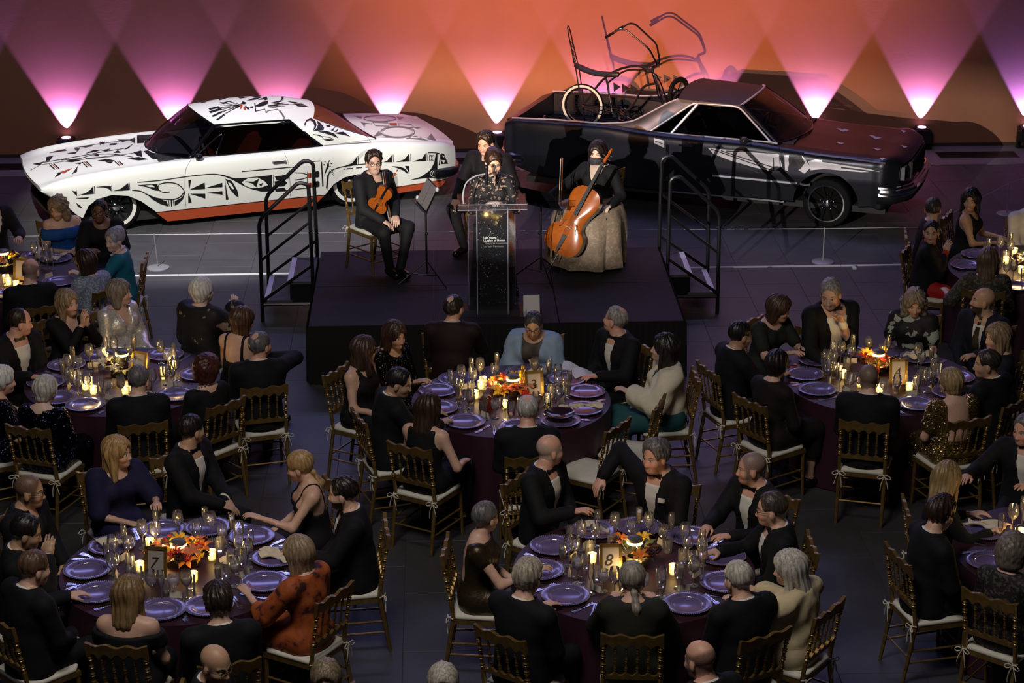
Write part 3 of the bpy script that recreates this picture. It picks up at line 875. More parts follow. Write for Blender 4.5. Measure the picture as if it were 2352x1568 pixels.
# wash lights at the foot of the wall
UPL = [-75+242.5*i for i in range(12)]
LENSM = mat('lamp_lens', (.9, .8, .95), .3, emit=(1.0, .55, .95), estr=4)
UPH = mat('lamp_housing', (.012, .012, .014), .4)
names = ['cut by the left edge', 'first whole one, behind the white hood', 'behind the white windscreen', 'behind the white roof', 'behind the white rear deck', 'between the two cars', 'behind the bicycle', 'behind the black cab', 'behind the black windscreen', 'beyond the black hood', 'at the right edge', 'beyond the right edge']
for i, u in enumerate(UPL):
    x = .83+(u-1142)/242.5*1.485; yy = WY-.13
    t = thing('wash_light', 'black floor wash light throwing pink up the wall, '+names[i], 'light', (x, yy, 0.004), 0, 'wash lights along the wall')
    b = MB(); b.cham(-.11, -.11, .10, .11, .11, .30, .02); b.build('housing', UPH, t, smooth=False)
    b = MB(); b.box(-.14, -.03, .0, -.125, .03, .22); b.box(.125, -.03, .0, .14, .03, .22); b.box(-.14, -.06, 0, .14, .06, .012); b.build('bracket', UPH, t, smooth=False)
    b = MB(); b.lathe([(.06, 0), (.06, .006), (0, .008)], 16, (0, .03, .30)); b.build('lens', LENSM, t)
    col = (.60, .31, 1.0) if 2 < i < 9 else (.50, .25, 1.0)
    if i == 0 or i > 9: col = (.28, .18, 1.0)
    light('wash_beam', 'SPOT', (x, WY-.058, .335), (x, WY-.040, 2.3), 560, col, .012, 64, .22)

# ------------------------------------------------------------------ cars
def hcurve(rows, k):
    xs = np.array([r[0] for r in rows][::-1], float); ys = np.array([r[k] for r in rows][::-1], float)
    d = np.gradient(ys, xs)
    def f(x):
        i = int(np.clip(np.searchsorted(xs, x)-1, 0, len(xs)-2)); h = xs[i+1]-xs[i]; t = np.clip((x-xs[i])/h, 0, 1)
        return float((2*t**3-3*t*t+1)*ys[i]+(t**3-2*t*t+t)*h*d[i]+(-2*t**3+3*t*t)*ys[i+1]+(t**3-t*t)*h*d[i+1])
    return f
def smooth_section(pts, n=4):
    """pts (y,z,sharp): smooth between the sharp points, a crease at them"""
    out = []; run = [pts[0]]
    for q in pts[1:]:
        run.append(q)
        if q[2]:
            out += crom([r[:2] for r in run], n)[:-1] if len(run) > 2 else [tuple(np.array(run[0][:2])*(1-j/n)+np.array(run[1][:2])*j/n) for j in range(n)]
            run = [q]
    if len(run) > 1: out += crom([r[:2] for r in run], n)[:-1] if len(run) > 2 else [tuple(np.array(run[0][:2])*(1-j/n)+np.array(run[1][:2])*j/n) for j in range(n)]
    out.append(tuple(pts[-1][:2]))
    return out
def car_shell(name, mats, xs, secfn, cutters, parent, bulge=None):
    secs = [smooth_section(secfn(x)) for x in xs]
    k = len(secs[0]); V = []; F = []
    loop = 2*k-2
    for x, s in zip(xs, secs):
        for y, z in s: V.append((x, y, z))
        for y, z in s[-2:0:-1]: V.append((x, -y, z))
    if bulge: V = [bulge(v) for v in V]
    for i in range(len(xs)-1):
        for j in range(loop):
            j2 = (j+1) % loop
            F.append((i*loop+j, i*loop+j2, (i+1)*loop+j2, (i+1)*loop+j))
    F.append(tuple(range(loop))[::-1]); F.append(tuple((len(xs)-1)*loop+j for j in range(loop)))
    me = bpy.data.meshes.new(name); me.from_pydata(V, [], F)
    for m in mats: me.materials.append(m)
    bm = bmesh.new(); bm.from_mesh(me); bmesh.ops.recalc_face_normals(bm, faces=bm.faces); bm.to_mesh(me); bm.free()
    o = link(name, me)
    tmp = []
    for poly in cutters:
        for a, b in ((.50, 1.2), (-1.2, -.50)):
            c = MB(); c.prism(poly, 'y', a, b)
            cm = c.mesh('cut', mats, smooth=False)
            bm = bmesh.new(); bm.from_mesh(cm); bmesh.ops.recalc_face_normals(bm, faces=bm.faces)
            for f in bm.faces: f.material_index = len(mats)-1
            bm.to_mesh(cm); bm.free()
            co = link('cut', cm); tmp.append(co)
            md = o.modifiers.new('arch', 'BOOLEAN'); md.object = co; md.operation = 'DIFFERENCE'; md.solver = 'EXACT'
    dg = bpy.context.evaluated_depsgraph_get()
    me2 = bpy.data.meshes.new_from_object(o.evaluated_get(dg))
    o.modifiers.clear(); o.data = me2; me2.name = name
    for c in tmp: bpy.data.objects.remove(c)
    me2.polygons.foreach_set('use_smooth', [True]*len(me2.polygons)); me2.update(); me2.set_sharp_from_angle(angle=math.radians(32))
    o.parent = parent
    return o
def coons(c0, c1, n, m, bulge=0.0, bdir=(0, 0, 1)):
    """ruled patch between two curves (lists of points), with a soft bulge"""
    def samp(c, t):
        q = t*(len(c)-1); i = min(int(q), len(c)-2); f = q-i
        return np.array(c[i], float)*(1-f)+np.array(c[i+1], float)*f
    bd = np.array(bdir, float)
    return lambda u, v: tuple(samp(c0, u)*(1-v)+samp(c1, u)*v+bd*bulge*16*u*(1-u)*v*(1-v))
def q3(a, b, c, n=12):
    """quadratic curve through a, b (middle), c"""
    a, b, c = map(lambda p: np.array(p, float), (a, b, c)); m = 2*b-(a+c)/2
    return [tuple(a*(1-t)**2+m*2*t*(1-t)+c*t*t) for t in np.linspace(0, 1, n+1)]
mir = lambda c: [(p[0], -p[1], p[2]) for p in c]
def wheel(parent, x, y, zc, r, rim, wall, mt, mw, mr, mc, name='wheel', spokes=12, steer=0.0, width=.20, chrome_ring=False):
    s = 1 if y > 0 else -1
    A = Matrix(((1, 0, 0), (0, 0, 1), (0, -1, 0))) if s > 0 else Matrix(((1, 0, 0), (0, 0, -1), (0, 1, 0)))
    w = width
    b = MB()
    b.lathe([(rim, -w), (r*.93, -w), (r, -w+.03), (r, -.03), (r*.97, -.008), (r*.93, 0), (rim+.004, 0), (rim-.01, -.02), (rim-.01, -w)], 40, (0, 0, 0), A)
    t = b.build(name, mt, parent)
    t.location = (x, y, zc); t.rotation_euler = (0, 0, steer)
    if wall:
        b = MB(); b.lathe([(wall[0], .001), (wall[0], .004), (wall[1], .004), (wall[1], .001)], 48, (0, 0, 0), A); b.build('whitewall', mw, t)
    b = MB(); b.lathe([(rim-.012, -.05), (rim-.03, -.055), (.07, -.075), (.07, -.05), (0, -.05)], 32, (0, 0, 0), A)
    for i in range(spokes):
        a = 2*PI*i/spokes; c, q = math.cos(a), math.sin(a)
        b.obox(A @ Vector((c*rim*.55, q*rim*.55, -.045)), A @ Vector((c*rim*.42, q*rim*.42, 0)), A @ Vector((-q*.014, c*.014, 0)), A @ Vector((0, 0, .018)))
    b.build('rim', mr, t)
    b = MB(); b.lathe([(rim, -.006), (rim+.004, .005), (rim-.012, .006), (rim-.016, -.02)], 48, (0, 0, 0), A)
    if not chrome_ring: b = MB()
    b.lathe([(.052, -.04), (.050, -.01), (.035, .0), (0, .004)], 16, (0, 0, 0), A)
    for i in range(5):
        a = 2*PI*i/5+.3; b.ball(A @ Vector((.085*math.cos(a), .085*math.sin(a), -.035)), .013, 8, 5)
    b.build('hub_cap', mc, t)
    return t

CHROME = mat('chrome', (.75, .75, .80), .12, 1.0)
BRIGHT = mat('bright_trim', (.62, .62, .72), .38, .45)
RUBBER = mat('rubber', (.006, .006, .007), .8, spec=.15, noise=.1)
BLACKGLOSS = mat('black_gloss', (.006, .006, .007), .18)
DARKIN = mat('dark_interior', (.012, .011, .011), .7)
WHITEPAINT = mat('white_paint', (.78, .78, .75), .38, coat=.25)
WHITEWALL = mat('whitewall_rubber', (.80, .79, .76), .5)
REDPAINT = mat('red_brown_paint', (.33, .055, .018), .4)
MOTIF = mat('black_motif_paint', (.006, .006, .007), .45)
MOTIFRED = mat('red_motif_paint', (.36, .055, .025), .45)
MOTIFGREY = mat('grey_motif_paint', (.17, .16, .17), .45)
ORANGESEAT = mat('orange_upholstery', (.55, .09, .02), .7, bump=.2)
def car_glass(name, tint, base): return glass_mat(name, tint, .40, .02, base)
CGLASS = car_glass('tinted_car_glass', (.16, .16, .20), .07)

# ---- white coupe
WF = Vector((-.94552, -.32557, 0)); WL = Vector((.32557, -.94552, 0)); WO = Vector((-2.846, 25.194, 0))
WCAR = thing('coupe_car', 'white two-door coupe painted with black swirling motifs, parked before the back wall', 'car', WO, math.atan2(WF.y, WF.x))
#        x     zc    zv    zp    yp    W     zm    zb
WROWS = [(2.37, .630, .622, .635, .850, .880, .605, .585), (2.27, .662, .648, .668, .850, .903, .585, .52), (2.08, .695, .678, .710, .842, .918, .56, .40),
         (1.90, .722, .700, .734, .836, .925, .55, .24), (1.5, .765, .735, .768, .83, .93, .54, .20), (1.0, .80, .760, .795, .825, .93, .54, .20),
         (.5, .80, .785, .805, .82, .93, .54, .20), (0, .80, .79, .808, .82, .93, .54, .20), (-.6, .80, .79, .806, .82, .932, .54, .20), (-1.2, .82, .81, .818, .82, .938, .55, .20),
         (-1.7, .845, .825, .812, .825, .94, .55, .20), (-2.2, .82, .80, .785, .828, .935, .55, .21), (-2.6, .77, .755, .740, .835, .92, .54, .225), (-2.85, .725, .715, .705, .83, .90, .52, .24), (-2.96, .70, .685, .65, .80, .86, .50, .28)]
wc = [hcurve(WROWS, k) for k in range(1, 8)]
def wsec(x):
    zc, zv, zp, yp, Wd, zm, zb = [c(x) for c in wc]
    if -1.14 < x < .43:
        top = [(0, .40, 1), (.35, .40, 0), (.66, .40, 1), (.675, zp-.02, 1)]
    else:
        top = [(0, zc, 1), (.33, zc-.004, 0), (.60, zv, 0), (.70, zv+.006, 1)]
    h = max(zm-zb, .01)
    return top+[(yp-.045, zp-.004, 0), (yp, zp-.006, 0), (yp+(Wd-yp)*.62, zp-.035*min(1, (zp-zb)/.3), 0), (Wd-.004, zm+(zp-zm)*.45, 0), (Wd, zm, 0), (Wd-.012, zb+h*.45, 0), (Wd-.03, zb+.01, 1), (Wd-.06, zb, 1), (0, zb, 1)]
def wbulge(v):
    x, y, z = v
    if x > 1.9:
        x = 1.9+(x-1.9)*.91
        w = (x-1.9)/.47; x += .06*w*w*max(0, 1-(y/.62)**2); 
        if x > 2.2: x -= .10*max(0, (abs(y)-.86)/.03)*w*w
    if x < -2.7: x += .03*((y/.85)**4)
    return (x, y, z)
wxs = sorted(list(np.linspace(2.37, .46, 40))+[.435, .425]+list(np.linspace(.38, -1.08, 30))+[-1.135, -1.145]+list(np.linspace(-1.2, -2.96, 38)), reverse=True)
farch = [(1.92, -.1), (1.87, .22), (1.79, .38), (1.68, .455), (1.5, .49), (1.3, .455), (1.15, .37), (.97, .21), (.80, -.1)]
rarch = [(-1.02, -.1), (-1.17, .21), (-1.28, .34), (-1.42, .415), (-1.6, .44), (-1.78, .415), (-1.93, .33), (-2.02, .21), (-2.10, -.1)]
WBODY = car_shell('body', [WHITEPAINT, DARKIN], wxs, wsec, [farch, rarch], WCAR, wbulge)
# roof, pillars and glass
A0, A1 = (.50, .735, .795), (.12, .575, 1.145)
S1, R1 = (-.83, .575, 1.125), (-1.16, .50, 1.10)
D0, B1 = (-1.18, .815, .815), (-1.90, .74, .825)
base = q3(A0, (.88, 0, .80), mir([A0])[0]); topw = q3(A1, (.30, 0, 1.262), mir([A1])[0])
rear_top = q3(R1, (-1.28, 0, 1.20), mir([R1])[0]); rear_base = q3(B1, (-1.80, 0, .862), mir([B1])[0])
b = MB()
mid1 = q3((-.35, .60, 1.155), (-.25, 0, 1.306), (-.35, -.60, 1.155)); mid2 = q3(S1, (-.85, 0, 1.288), mir([S1])[0])
rows = [topw, mid1, mid2, rear_top]
rr = [crom([r[i] for r in rows], 6) for i in range(len(topw))]
nr = len(rr[0]); nc = len(rr)
b.add([p for c in rr for p in c], [(i*nr+j, (i+1)*nr+j, (i+1)*nr+j+1, i*nr+j+1) for i in range(nc-1) for j in range(nr-1)])
b.add([(p[0], p[1]*.985, p[2]-.03) for c in rr for p in c], [(i*nr+j+1, (i+1)*nr+j+1, (i+1)*nr+j, i*nr+j) for i in range(nc-1) for j in range(nr-1)])
for s in (1, -1):
    e = rr[0] if s > 0 else rr[-1]
    b.grid(coons(e, [(p[0], p[1]+s*.006, p[2]-.035) for p in e], 2, 2), 18, 1, s < 0)
WROOF = b.build('roof', WHITEPAINT, WCAR)
WPIL = []
for s in (1, -1):
    fl = (lambda c: c) if s > 0 else mir
    c_out = fl(q3(S1, (-.99, .715, .985), D0)); c_in = fl(q3(R1, (-1.50, .67, .965), B1))
    b = MB(); b.grid(coons(c_out, c_in, 1, 1, .03, (0, s, .4)), 12, 8, s > 0)
    # the far side of the panel, so that it has a thickness
    b.grid(coons([(p[0], p[1]-s*.03, p[2]-.01) for p in c_out], [(p[0], p[1]-s*.03, p[2]-.01) for p in c_in], 1, 1, .03, (0, s, .4)), 12, 8, s < 0)
    WPIL.append(b.build('rear_pillar', WHITEPAINT, WCAR))
    b = MB(); b.tube(fl([A0, tuple((np.array(A0)+A1)/2+(0, .012, .008)), A1]), .022, 8); b.build('windscreen_pillar', CHROME, WCAR)
    b = MB(); b.tube(fl([A0, (-.2, .79, .812), (-.7, .80, .812), D0]), .012, 6); b.tube(fl([A1, (-.35, .605, 1.145), S1, tuple((np.array(S1)+D0)/2+(0, .02, 0)), D0]), .013, 6)
    b.build('window_trim', BLACKGLOSS, WCAR)
    # side glass with the vent window's chrome bar
    c0 = fl([A1, S1]); c1 = fl([A0, D0])
    g = MB(); g.grid(coons([A1, S1] if s > 0 else mir([A1, S1]), [A0, D0] if s > 0 else mir([A0, D0]), 1, 1, .02, (0, s, 0)), 10, 6, s > 0); g.build('side_window', CGLASS, WCAR)
    b = MB(); b.tube(fl([(.16, .765, .812), (.02, .632, 1.04)]), .011, 6); b.tube(fl([(.43, .745, .82), (.06, .645, 1.05)]), .010, 6); b.tube(fl([(.44, .75, .812), (.16, .765, .812)]), .008, 6); b.build('vent_window_frame', CHROME, WCAR)
    b = MB(); hx = -.58; b.tube(fl([(hx-.085, .925, .70), (hx-.08, .945, .70), (hx+.07, .945, .702), (hx+.08, .925, .70)]), .010, 6); b.ball(fl([(hx-.08, .943, .70)])[0], .018, 8, 5); b.build('door_handle', CHROME, WCAR)
g = MB(); g.grid(coons(topw, base, 1, 1, .035, (.5, 0, .8)), 16, 8, True); WWIND = g.build('windscreen', CGLASS, WCAR)
g = MB(); g.grid(coons(rear_top, rear_base, 1, 1, .03, (-.5, 0, .8)), 14, 8); g.build('rear_window', CGLASS, WCAR)
for cc, rr_ in ((base, .012), ([(p[0]+.005, p[1], p[2]) for p in topw], .010), (rear_base, .012)): MB().tube(cc, rr_, 6).build('window_seal', BLACKGLOSS, WCAR)
# mirror, wipers, cowl vents
b = MB(); b.ball((.40, .865, .845), (.055, .045, .04), 10, 6); b.tube([(.40, .82, .80), (.40, .85, .83)], .014, 6); b.build('wing_mirror', BLACKGLOSS, WCAR)
b = MB(); b.ball((.30, 0, 1.08), (.02, .10, .035), 10, 6); b.tube([(.30, 0, 1.19), (.30, 0, 1.08)], .008, 5); b.build('rear_view_mirror', BLACKGLOSS, WCAR)
for s in (1, -1):
    b = MB(); b.tube([(.86, s*.30, .835), (.74, s*.02, .885)], .006, 5); b.build('wiper', BLACKGLOSS, WCAR)
# grille, bumpers, sills
b = MB(); b.box(1.95, -.80, .26, 2.20, .80, .57)
for i in range(9): b.box(2.20, -.78, .29+i*.03, 2.215, .78, .30+i*.03)
b.build('grille', DARKIN, WCAR)
b = MB(); b.tube(fillet([(1.95, .82, .31), (2.12, .80, .29), (2.22, .55, .27), (2.26, 0, .27), (2.22, -.55, .27), (2.12, -.80, .29), (1.95, -.82, .31)], .12), .05, 10); b.build('front_bumper', mat('dark_bumper', (.014, .007, .007), .75, spec=.2), WCAR)
b = MB(); b.tube(fillet([(-2.62, .90, .335), (-2.88, .885, .335), (-3.02, .6, .335), (-3.05, 0, .335), (-3.02, -.6, .335), (-2.88, -.885, .335), (-2.62, -.90, .335)], .14), .066, 10); b.build('rear_bumper', mat('black_bumper', (.012, .012, .014), .3), WCAR)
for s in (1, -1):
    b = MB(); b.prism([(.97, .195), (-1.16, .195), (-1.02, .075), (.84, .075)], 'y', s*.86, s*.895) if s > 0 else b.prism([(.97, .195), (-1.16, .195), (-1.02, .075), (.84, .075)], 'y', -.895, -.86)
    b.prism([(-2.03, .21), (-2.80, .235), (-2.72, .15), (-2.08, .12)], 'y', *( (.84, .885) if s > 0 else (-.885, -.84)))
    b.build('sill', REDPAINT, WCAR)
b = MB(); b.box(-2.6, -.8, .10, 1.9, .8, .21); b.build('underside', DARKIN, WCAR)
for x, nm in ((1.44, 0), (-1.54, 0)):
    for s in (1, -1):
        wheel(WCAR, x, s*.85, .31, .31, .195, (.203, .247), RUBBER, WHITEWALL, BLACKGLOSS, CHROME, steer=.12 if x > 0 else 0)
# seats, wheel and dashboard seen through the glass
def seat(x, y):
    b = MB(); b.cham(x-.25, y-.26, .40, x+.28, y+.26, .58, .05)
    pts = [(x-.20, .56), (x-.36, .93), (x-.30, .99), (x-.22, .98), (x-.08, .58)]
    b.prism(pts, 'y', y-.25, y+.25); b.ball((x-.30, y, .96), (.07, .25, .06), 12, 6)
    b.build('seat', ORANGESEAT, WCAR)
seat(-.10, .36); seat(-.10, -.36)
b = MB(); b.cham(-1.10, -.62, .40, -.65, .62, .60, .05); b.prism([(-1.0, .55), (-1.13, .86), (-1.05, .88), (-.88, .58)], 'y', -.62, .62); b.build('rear_seat', ORANGESEAT, WCAR)
b = MB(); b.prism([(.42, .40), (.30, .72), (.45, .79), (.86, .80), (.80, .40)], 'y', -.66, .66); b.build('dashboard', DARKIN, WCAR)
b = MB(); b.tube([(.22+.03*math.sin(t), .36+.19*math.cos(t), .78+.17*math.sin(t)) for t in np.linspace(0, 2*PI, 25)[:-1]], .012, 6, closed=True); b.tube([(.22, .36, .78), (.42, .36, .72)], .02, 6); b.build('steering_wheel', BLACKGLOSS, WCAR)

# ---- black pickup car with an open bed
BF = Vector((.92718, -.37461, 0)); BL = Vector((.37461, .92718, 0)); BO = Vector((3.6406, 25.025, 0))
BCAR = thing('pickup_car', 'black satin pickup coupe with open bed holding a bicycle, parked before the back wall', 'car', BO, math.atan2(BF.y, BF.x))
BPAINT = mat('black_satin_paint', (.030, .030, .040), .34, .80, noise=.05, scale=6)
BDARK = mat('bed_liner', (.02, .02, .021), .7, bump=.3, bscale=60)
#        x     zc    zv    zp    yp    W     zm    zb
BROWS = [(2.40, .85, .85, .84, .74, .80, .66, .56), (2.33, .895, .895, .885, .79, .865, .64, .40), (2.0, .925, .92, .905, .815, .90, .63, .30), (1.48, .945, .935, .915, .83, .912, .63, .29),
         (.9, .985, .97, .955, .835, .916, .63, .28), (.5, .99, .98, .985, .83, .916, .63, .28), (0, .99, .99, .992, .83, .916, .63, .28), (-.5, 1.0, 1.0, 1.0, .83, .916, .63, .28),
         (-.9, 1.03, 1.03, 1.02, .825, .916, .63, .28), (-1.3, 1.055, 1.055, 1.052, .82, .915, .63, .29), (-1.9, 1.055, 1.055, 1.052, .82, .912, .62, .31), (-2.4, 1.045, 1.045, 1.042, .81, .895, .60, .37), (-2.60, 1.03, 1.03, 1.025, .80, .87, .60, .44), (-2.70, 1.0, 1.0, .97, .77, .82, .60, .50)]
bc = [hcurve(BROWS, k) for k in range(1, 8)]
def bsec(x):
    zc, zv, zp, yp, Wd, zm, zb = [c(x) for c in bc]
    if -.70 < x < .78: top = [(0, .42, 1), (.35, .42, 0), (.68, .42, 1), (.70, zp-.02, 1)]
    elif -2.55 < x < -.80: top = [(0, .745, 1), (.35, .745, 0), (.70, .745, 1), (.715, zp-.012, 1)]
    else: top = [(0, zc, 1), (.35, zc-.006, 0), (.62, zv, 0), (.71, zv, 1)]
    h = max(zm-zb, .01)
    return top+[(yp-.04, zp+.003, 0), (yp, zp-.004, 0), (yp+(Wd-yp)*.7, zp-.05*min(1, (zp-zb)/.4), 0), (Wd-.012, zm+(zp-zm)*.45, 0), (Wd, zm, 1), (Wd-.008, zb+h*.6, 0), (Wd-.025, zb+.03, 1), (Wd-.07, zb, 1), (0, zb, 1)]
def bbulge(v):
    x, y, z = v
    if x > 2.0: x += -.12*(x-2.0)/.40*(abs(y)/.85)**4+.03*(x-2.0)/.44
    return (x, y, z)
bxs = sorted(list(np.linspace(2.40, .80, 34))+[.785, .775]+list(np.linspace(.72, -.66, 26))+[-.695, -.705, -.795, -.805]+list(np.linspace(-.86, -2.50, 32))+[-2.545, -2.555, -2.60, -2.65, -2.70], reverse=True)
def arc(cx, cz, r, a0=-20, a1=200, n=18, sx=1.0): return [(cx+sx*r*math.cos(math.radians(a0+(a1-a0)*i/n)), cz+r*math.sin(math.radians(a0+(a1-a0)*i/n))) for i in range(n+1)]
BBODY = car_shell('body', [BPAINT, DARKIN], bxs, bsec, [arc(1.486, .31, .40), arc(-1.486, .31, .39, sx=1.05)], BCAR, bbulge)
A0, A1 = (.83, .765, .985), (.32, .585, 1.375)
S1 = (-.28, .60, 1.375); E1 = (-.47, .625, 1.405)
base = q3(A0, (1.08, 0, .995), mir([A0])[0]); topw = q3(A1, (.44, 0, 1.452), mir([A1])[0])
mid = q3((-.05, .615, 1.392), (0, 0, 1.475), (-.05, -.615, 1.392)); rt = q3(E1, (-.50, 0, 1.465), mir([E1])[0])
rows = [topw, mid, rt]; rr = [crom([r[i] for r in rows], 7) for i in range(len(topw))]; nr = len(rr[0]); nc = len(rr)
b = MB()
b.add([p for c in rr for p in c], [(i*nr+j, (i+1)*nr+j, (i+1)*nr+j+1, i*nr+j+1) for i in range(nc-1) for j in range(nr-1)])
b.add([(p[0], p[1]*.985, p[2]-.03) for c in rr for p in c], [(i*nr+j+1, (i+1)*nr+j+1, (i+1)*nr+j, i*nr+j) for i in range(nc-1) for j in range(nr-1)])
for s in (1, -1):
    e = rr[0] if s > 0 else rr[-1]
    b.grid(coons(e, [(p[0], p[1]+s*.006, p[2]-.04) for p in e], 2, 2), 14, 1, s < 0)
b.build('roof', mat('roof_vinyl', (.020, .014, .013), .55, bump=.15, bscale=90), BCAR)
for s in (1, -1):
    fl = (lambda c: c) if s > 0 else mir
    outer = fl(crom([E1, (-.62, .665, 1.335), (-.85, .735, 1.20), (-1.05, .785, 1.105), (-1.40, .80, 1.058)], 5)); inner = fl([S1, (-.42, .66, 1.24), (-.60, .725, 1.10), (-.80, .795, .99), (-1.35, .82, 1.0)])
    b = MB(); b.grid(coons(inner, outer, 1, 1, .012, (0, s, 0)), 20, 6, s < 0); b.grid(coons([(p[0], p[1]-s*.05, p[2]) for p in inner], [(p[0], p[1]-s*.05, p[2]) for p in outer], 1, 1), 20, 6, s > 0)
    b.grid(coons(outer, [(p[0], p[1]-s*.05, p[2]) for p in outer], 1, 1), 20, 1, s < 0)
    b.build('sail_panel', BPAINT, BCAR)
    b = MB(); b.tube(fl([A0, tuple((np.array(A0)+A1)/2+(0, .006, .006)), A1]), .022, 8); b.build('windscreen_pillar', BPAINT, BCAR)
    b = MB(); b.tube(fillet(fl([(.76, .80, 1.0), (.30, .60, 1.362), (-.27, .615, 1.372), (-.79, .795, 1.0)]), .08), .012, 6)
    b.tube(fl([(.84, .79, .985), (.76, .80, 1.0), (-.50, .805, 1.005), (-.79, .80, 1.0)]), .012, 6)
    b.tube(fl([(-.50, .80, 1.01), (-.22, .625, 1.362)]), .017, 6); b.build('window_trim', BRIGHT, BCAR)
    g = MB(); g.grid(coons(fl([(.30, .60, 1.36), (-.27, .61, 1.37)]), fl([(.80, .785, .99), (-.79, .785, .99)]), 1, 1, .015, (0, s, 0)), 10, 6, s > 0); g.build('side_window', CGLASS, BCAR)
    b = MB(); b.tube(fl([(hx2, .925, .90) for hx2 in (-.36,)]+[(-.35, .935, .90), (-.20, .935, .902), (-.19, .92, .90)]), .012, 6); b.build('door_handle', CHROME, BCAR)
    b = MB(); b.obox(fl([(.60, .922, .548)])[0], (.53, 0, -.003), (0, .006, 0), (0, 0, .011)); b.build('door_moulding', BRIGHT, BCAR)
    b = MB(); b.obox(fl([(1.23, .922, .54)])[0], (.06, 0, -.003), (0, .006, 0), (0, 0, .012)); b.obox(fl([(.25, .895, .292)])[0], (.72, 0, 0), (0, .006, 0), (0, 0, .010)); b.build('sill_moulding', CHROME, BCAR)
    b = MB(); b.ball(fl([(.46, .95, 1.035)])[0], (.06, .075, .05), 10, 6); b.tube(fl([(.52, .84, 1.0), (.47, .92, 1.02)]), .018, 6); b.build('wing_mirror', mat('mirror_shell', (.05, .05, .055), .25, .6), BCAR)
    b = MB(); b.tube(fl([(-2.60, .80, 1.04), (-2.0, .815, 1.066), (-1.40, .815, 1.066)]+[(p[0], abs(p[1])+.0, p[2]+.004) for p in crom([E1, (-.62, .665, 1.335), (-.85, .735, 1.20), (-1.05, .785, 1.105), (-1.40, .80, 1.058)], 5)][::-1][1:]), .010, 6); b.build('bed_rail_trim', BRIGHT, BCAR)
g = MB(); g.grid(coons(topw, base, 1, 1, .03, (.5, 0, .8)), 16, 8, True); g.build('windscreen', glass_mat('clear_car_glass', (.42, .41, .48), .22, .03, .03), BCAR)
g = MB(); g.grid(coons([(-.50, .58, 1.38), (-.52, 0, 1.43), (-.50, -.58, 1.38)], [(-.74, .68, 1.0), (-.76, 0, 1.0), (-.74, -.68, 1.0)], 1, 1), 8, 4); g.build('rear_window', CGLASS, BCAR)
b = MB(); b.tube([(p[0], p[1], p[2]+.004) for p in topw], .014, 6); b.build('windscreen_header', BRIGHT, BCAR)
b = MB(); b.tube(base, .012, 6); b.build('window_seal', BLACKGLOSS, BCAR)
b = MB(); b.box(-2.55, -.70, .745, -.80, .70, .757); 
for i in range(12): b.box(-2.53, -.64+i*.115, .757, -.82, -.60+i*.115, .767)
b.build('bed_floor', BDARK, BCAR)
b = MB(); b.ball((-2.545, .30, .80), (.015, .05, .03), 8, 5); b.build('tailgate_handle', CHROME, BCAR)
# nose: headlamps, grille and wrap-round bumper
b = MB(); b.box(2.30, -.50, .62, 2.44, .50, .82)
for i in range(16): b.box(2.44, -.49+i*.063, .63, 2.448, -.475+i*.063, .81)
b.build('grille', DARKIN, BCAR)
for s in (1, -1):
    b = MB(); b.cham(2.30, min(s*.54, s*.72), .64, 2.395, max(s*.54, s*.72), .80, .01); b.build('headlamp', mat('lamp_glass', (.25, .25, .28), .1, .4), BCAR)
fb = fillet([(2.12, -.895, .52), (2.30, -.875, .52), (2.46, -.62, .52), (2.49, 0, .52), (2.46, .62, .52), (2.30, .875, .52), (2.12, .895, .52)], .12)
b = MB()
for z, r in ((.565, .025), (.52, .042), (.475, .035)): b.tube([(p[0]+(.02 if r > .04 else 0), p[1], z) for p in fb], r, 8)
b.build('front_bumper', CHROME, BCAR)
b = MB(); b.tube([(p[0]-.02, p[1], .42) for p in fb], .05, 8); b.build('front_valance', RUBBER, BCAR)
fb = fillet([(-2.42, -.905, .55), (-2.62, -.89, .55), (-2.78, -.6, .55), (-2.80, 0, .55), (-2.78, .6, .55), (-2.62, .89, .55), (-2.42, .905, .55)], .12)
b = MB(); b.tube(fb, .055, 8); b.tube([(p[0], p[1], .50) for p in fb], .05, 8); b.build('rear_bumper', CHROME, BCAR)
for s in (1, -1):
    b = MB(); b.cham(-2.725, min(s*.60, s*.80), .62, -2.66, max(s*.60, s*.80), .74, .01); b.build('tail_lamp', mat('tail_lamp_glass', (.12, .01, .01), .2), BCAR)
b = MB(); b.box(-2.4, -.8, .22, 2.2, .8, .30); b.build('underside', DARKIN, BCAR)
for x in (1.486, -1.486):
    for s in (1, -1): wheel(BCAR, x, s*.855, .305, .305, .228, None, RUBBER, None, mat('black_rim', (.003, .003, .003), .7, spec=.1), CHROME, spokes=10, steer=-.10 if x > 0 else 0, chrome_ring=True)
for y in (.36, -.36):
    b = MB(); b.cham(-.30, y-.26, .42, .25, y+.26, .62, .05); b.prism([(-.30, .58), (-.48, 1.05), (-.38, 1.08), (-.14, .62)], 'y', y-.25, y+.25); b.build('seat', mat('grey_upholstery', (.10, .10, .11), .7), BCAR)
b = MB(); b.prism([(.62, .42), (.52, .86), (.66, .97), (1.02, .985), (1.0, .42)], 'y', -.68, .68); b.build('dashboard', DARKIN, BCAR)
b = MB(); b.tube([(.42+.03*math.sin(t), .36+.19*math.cos(t), .92+.16*math.sin(t)) for t in np.linspace(0, 2*PI, 25)[:-1]], .012, 6, closed=True); b.tube([(.42, .36, .92), (.62, .36, .86)], .02, 6); b.build('steering_wheel', CHROME, BCAR)

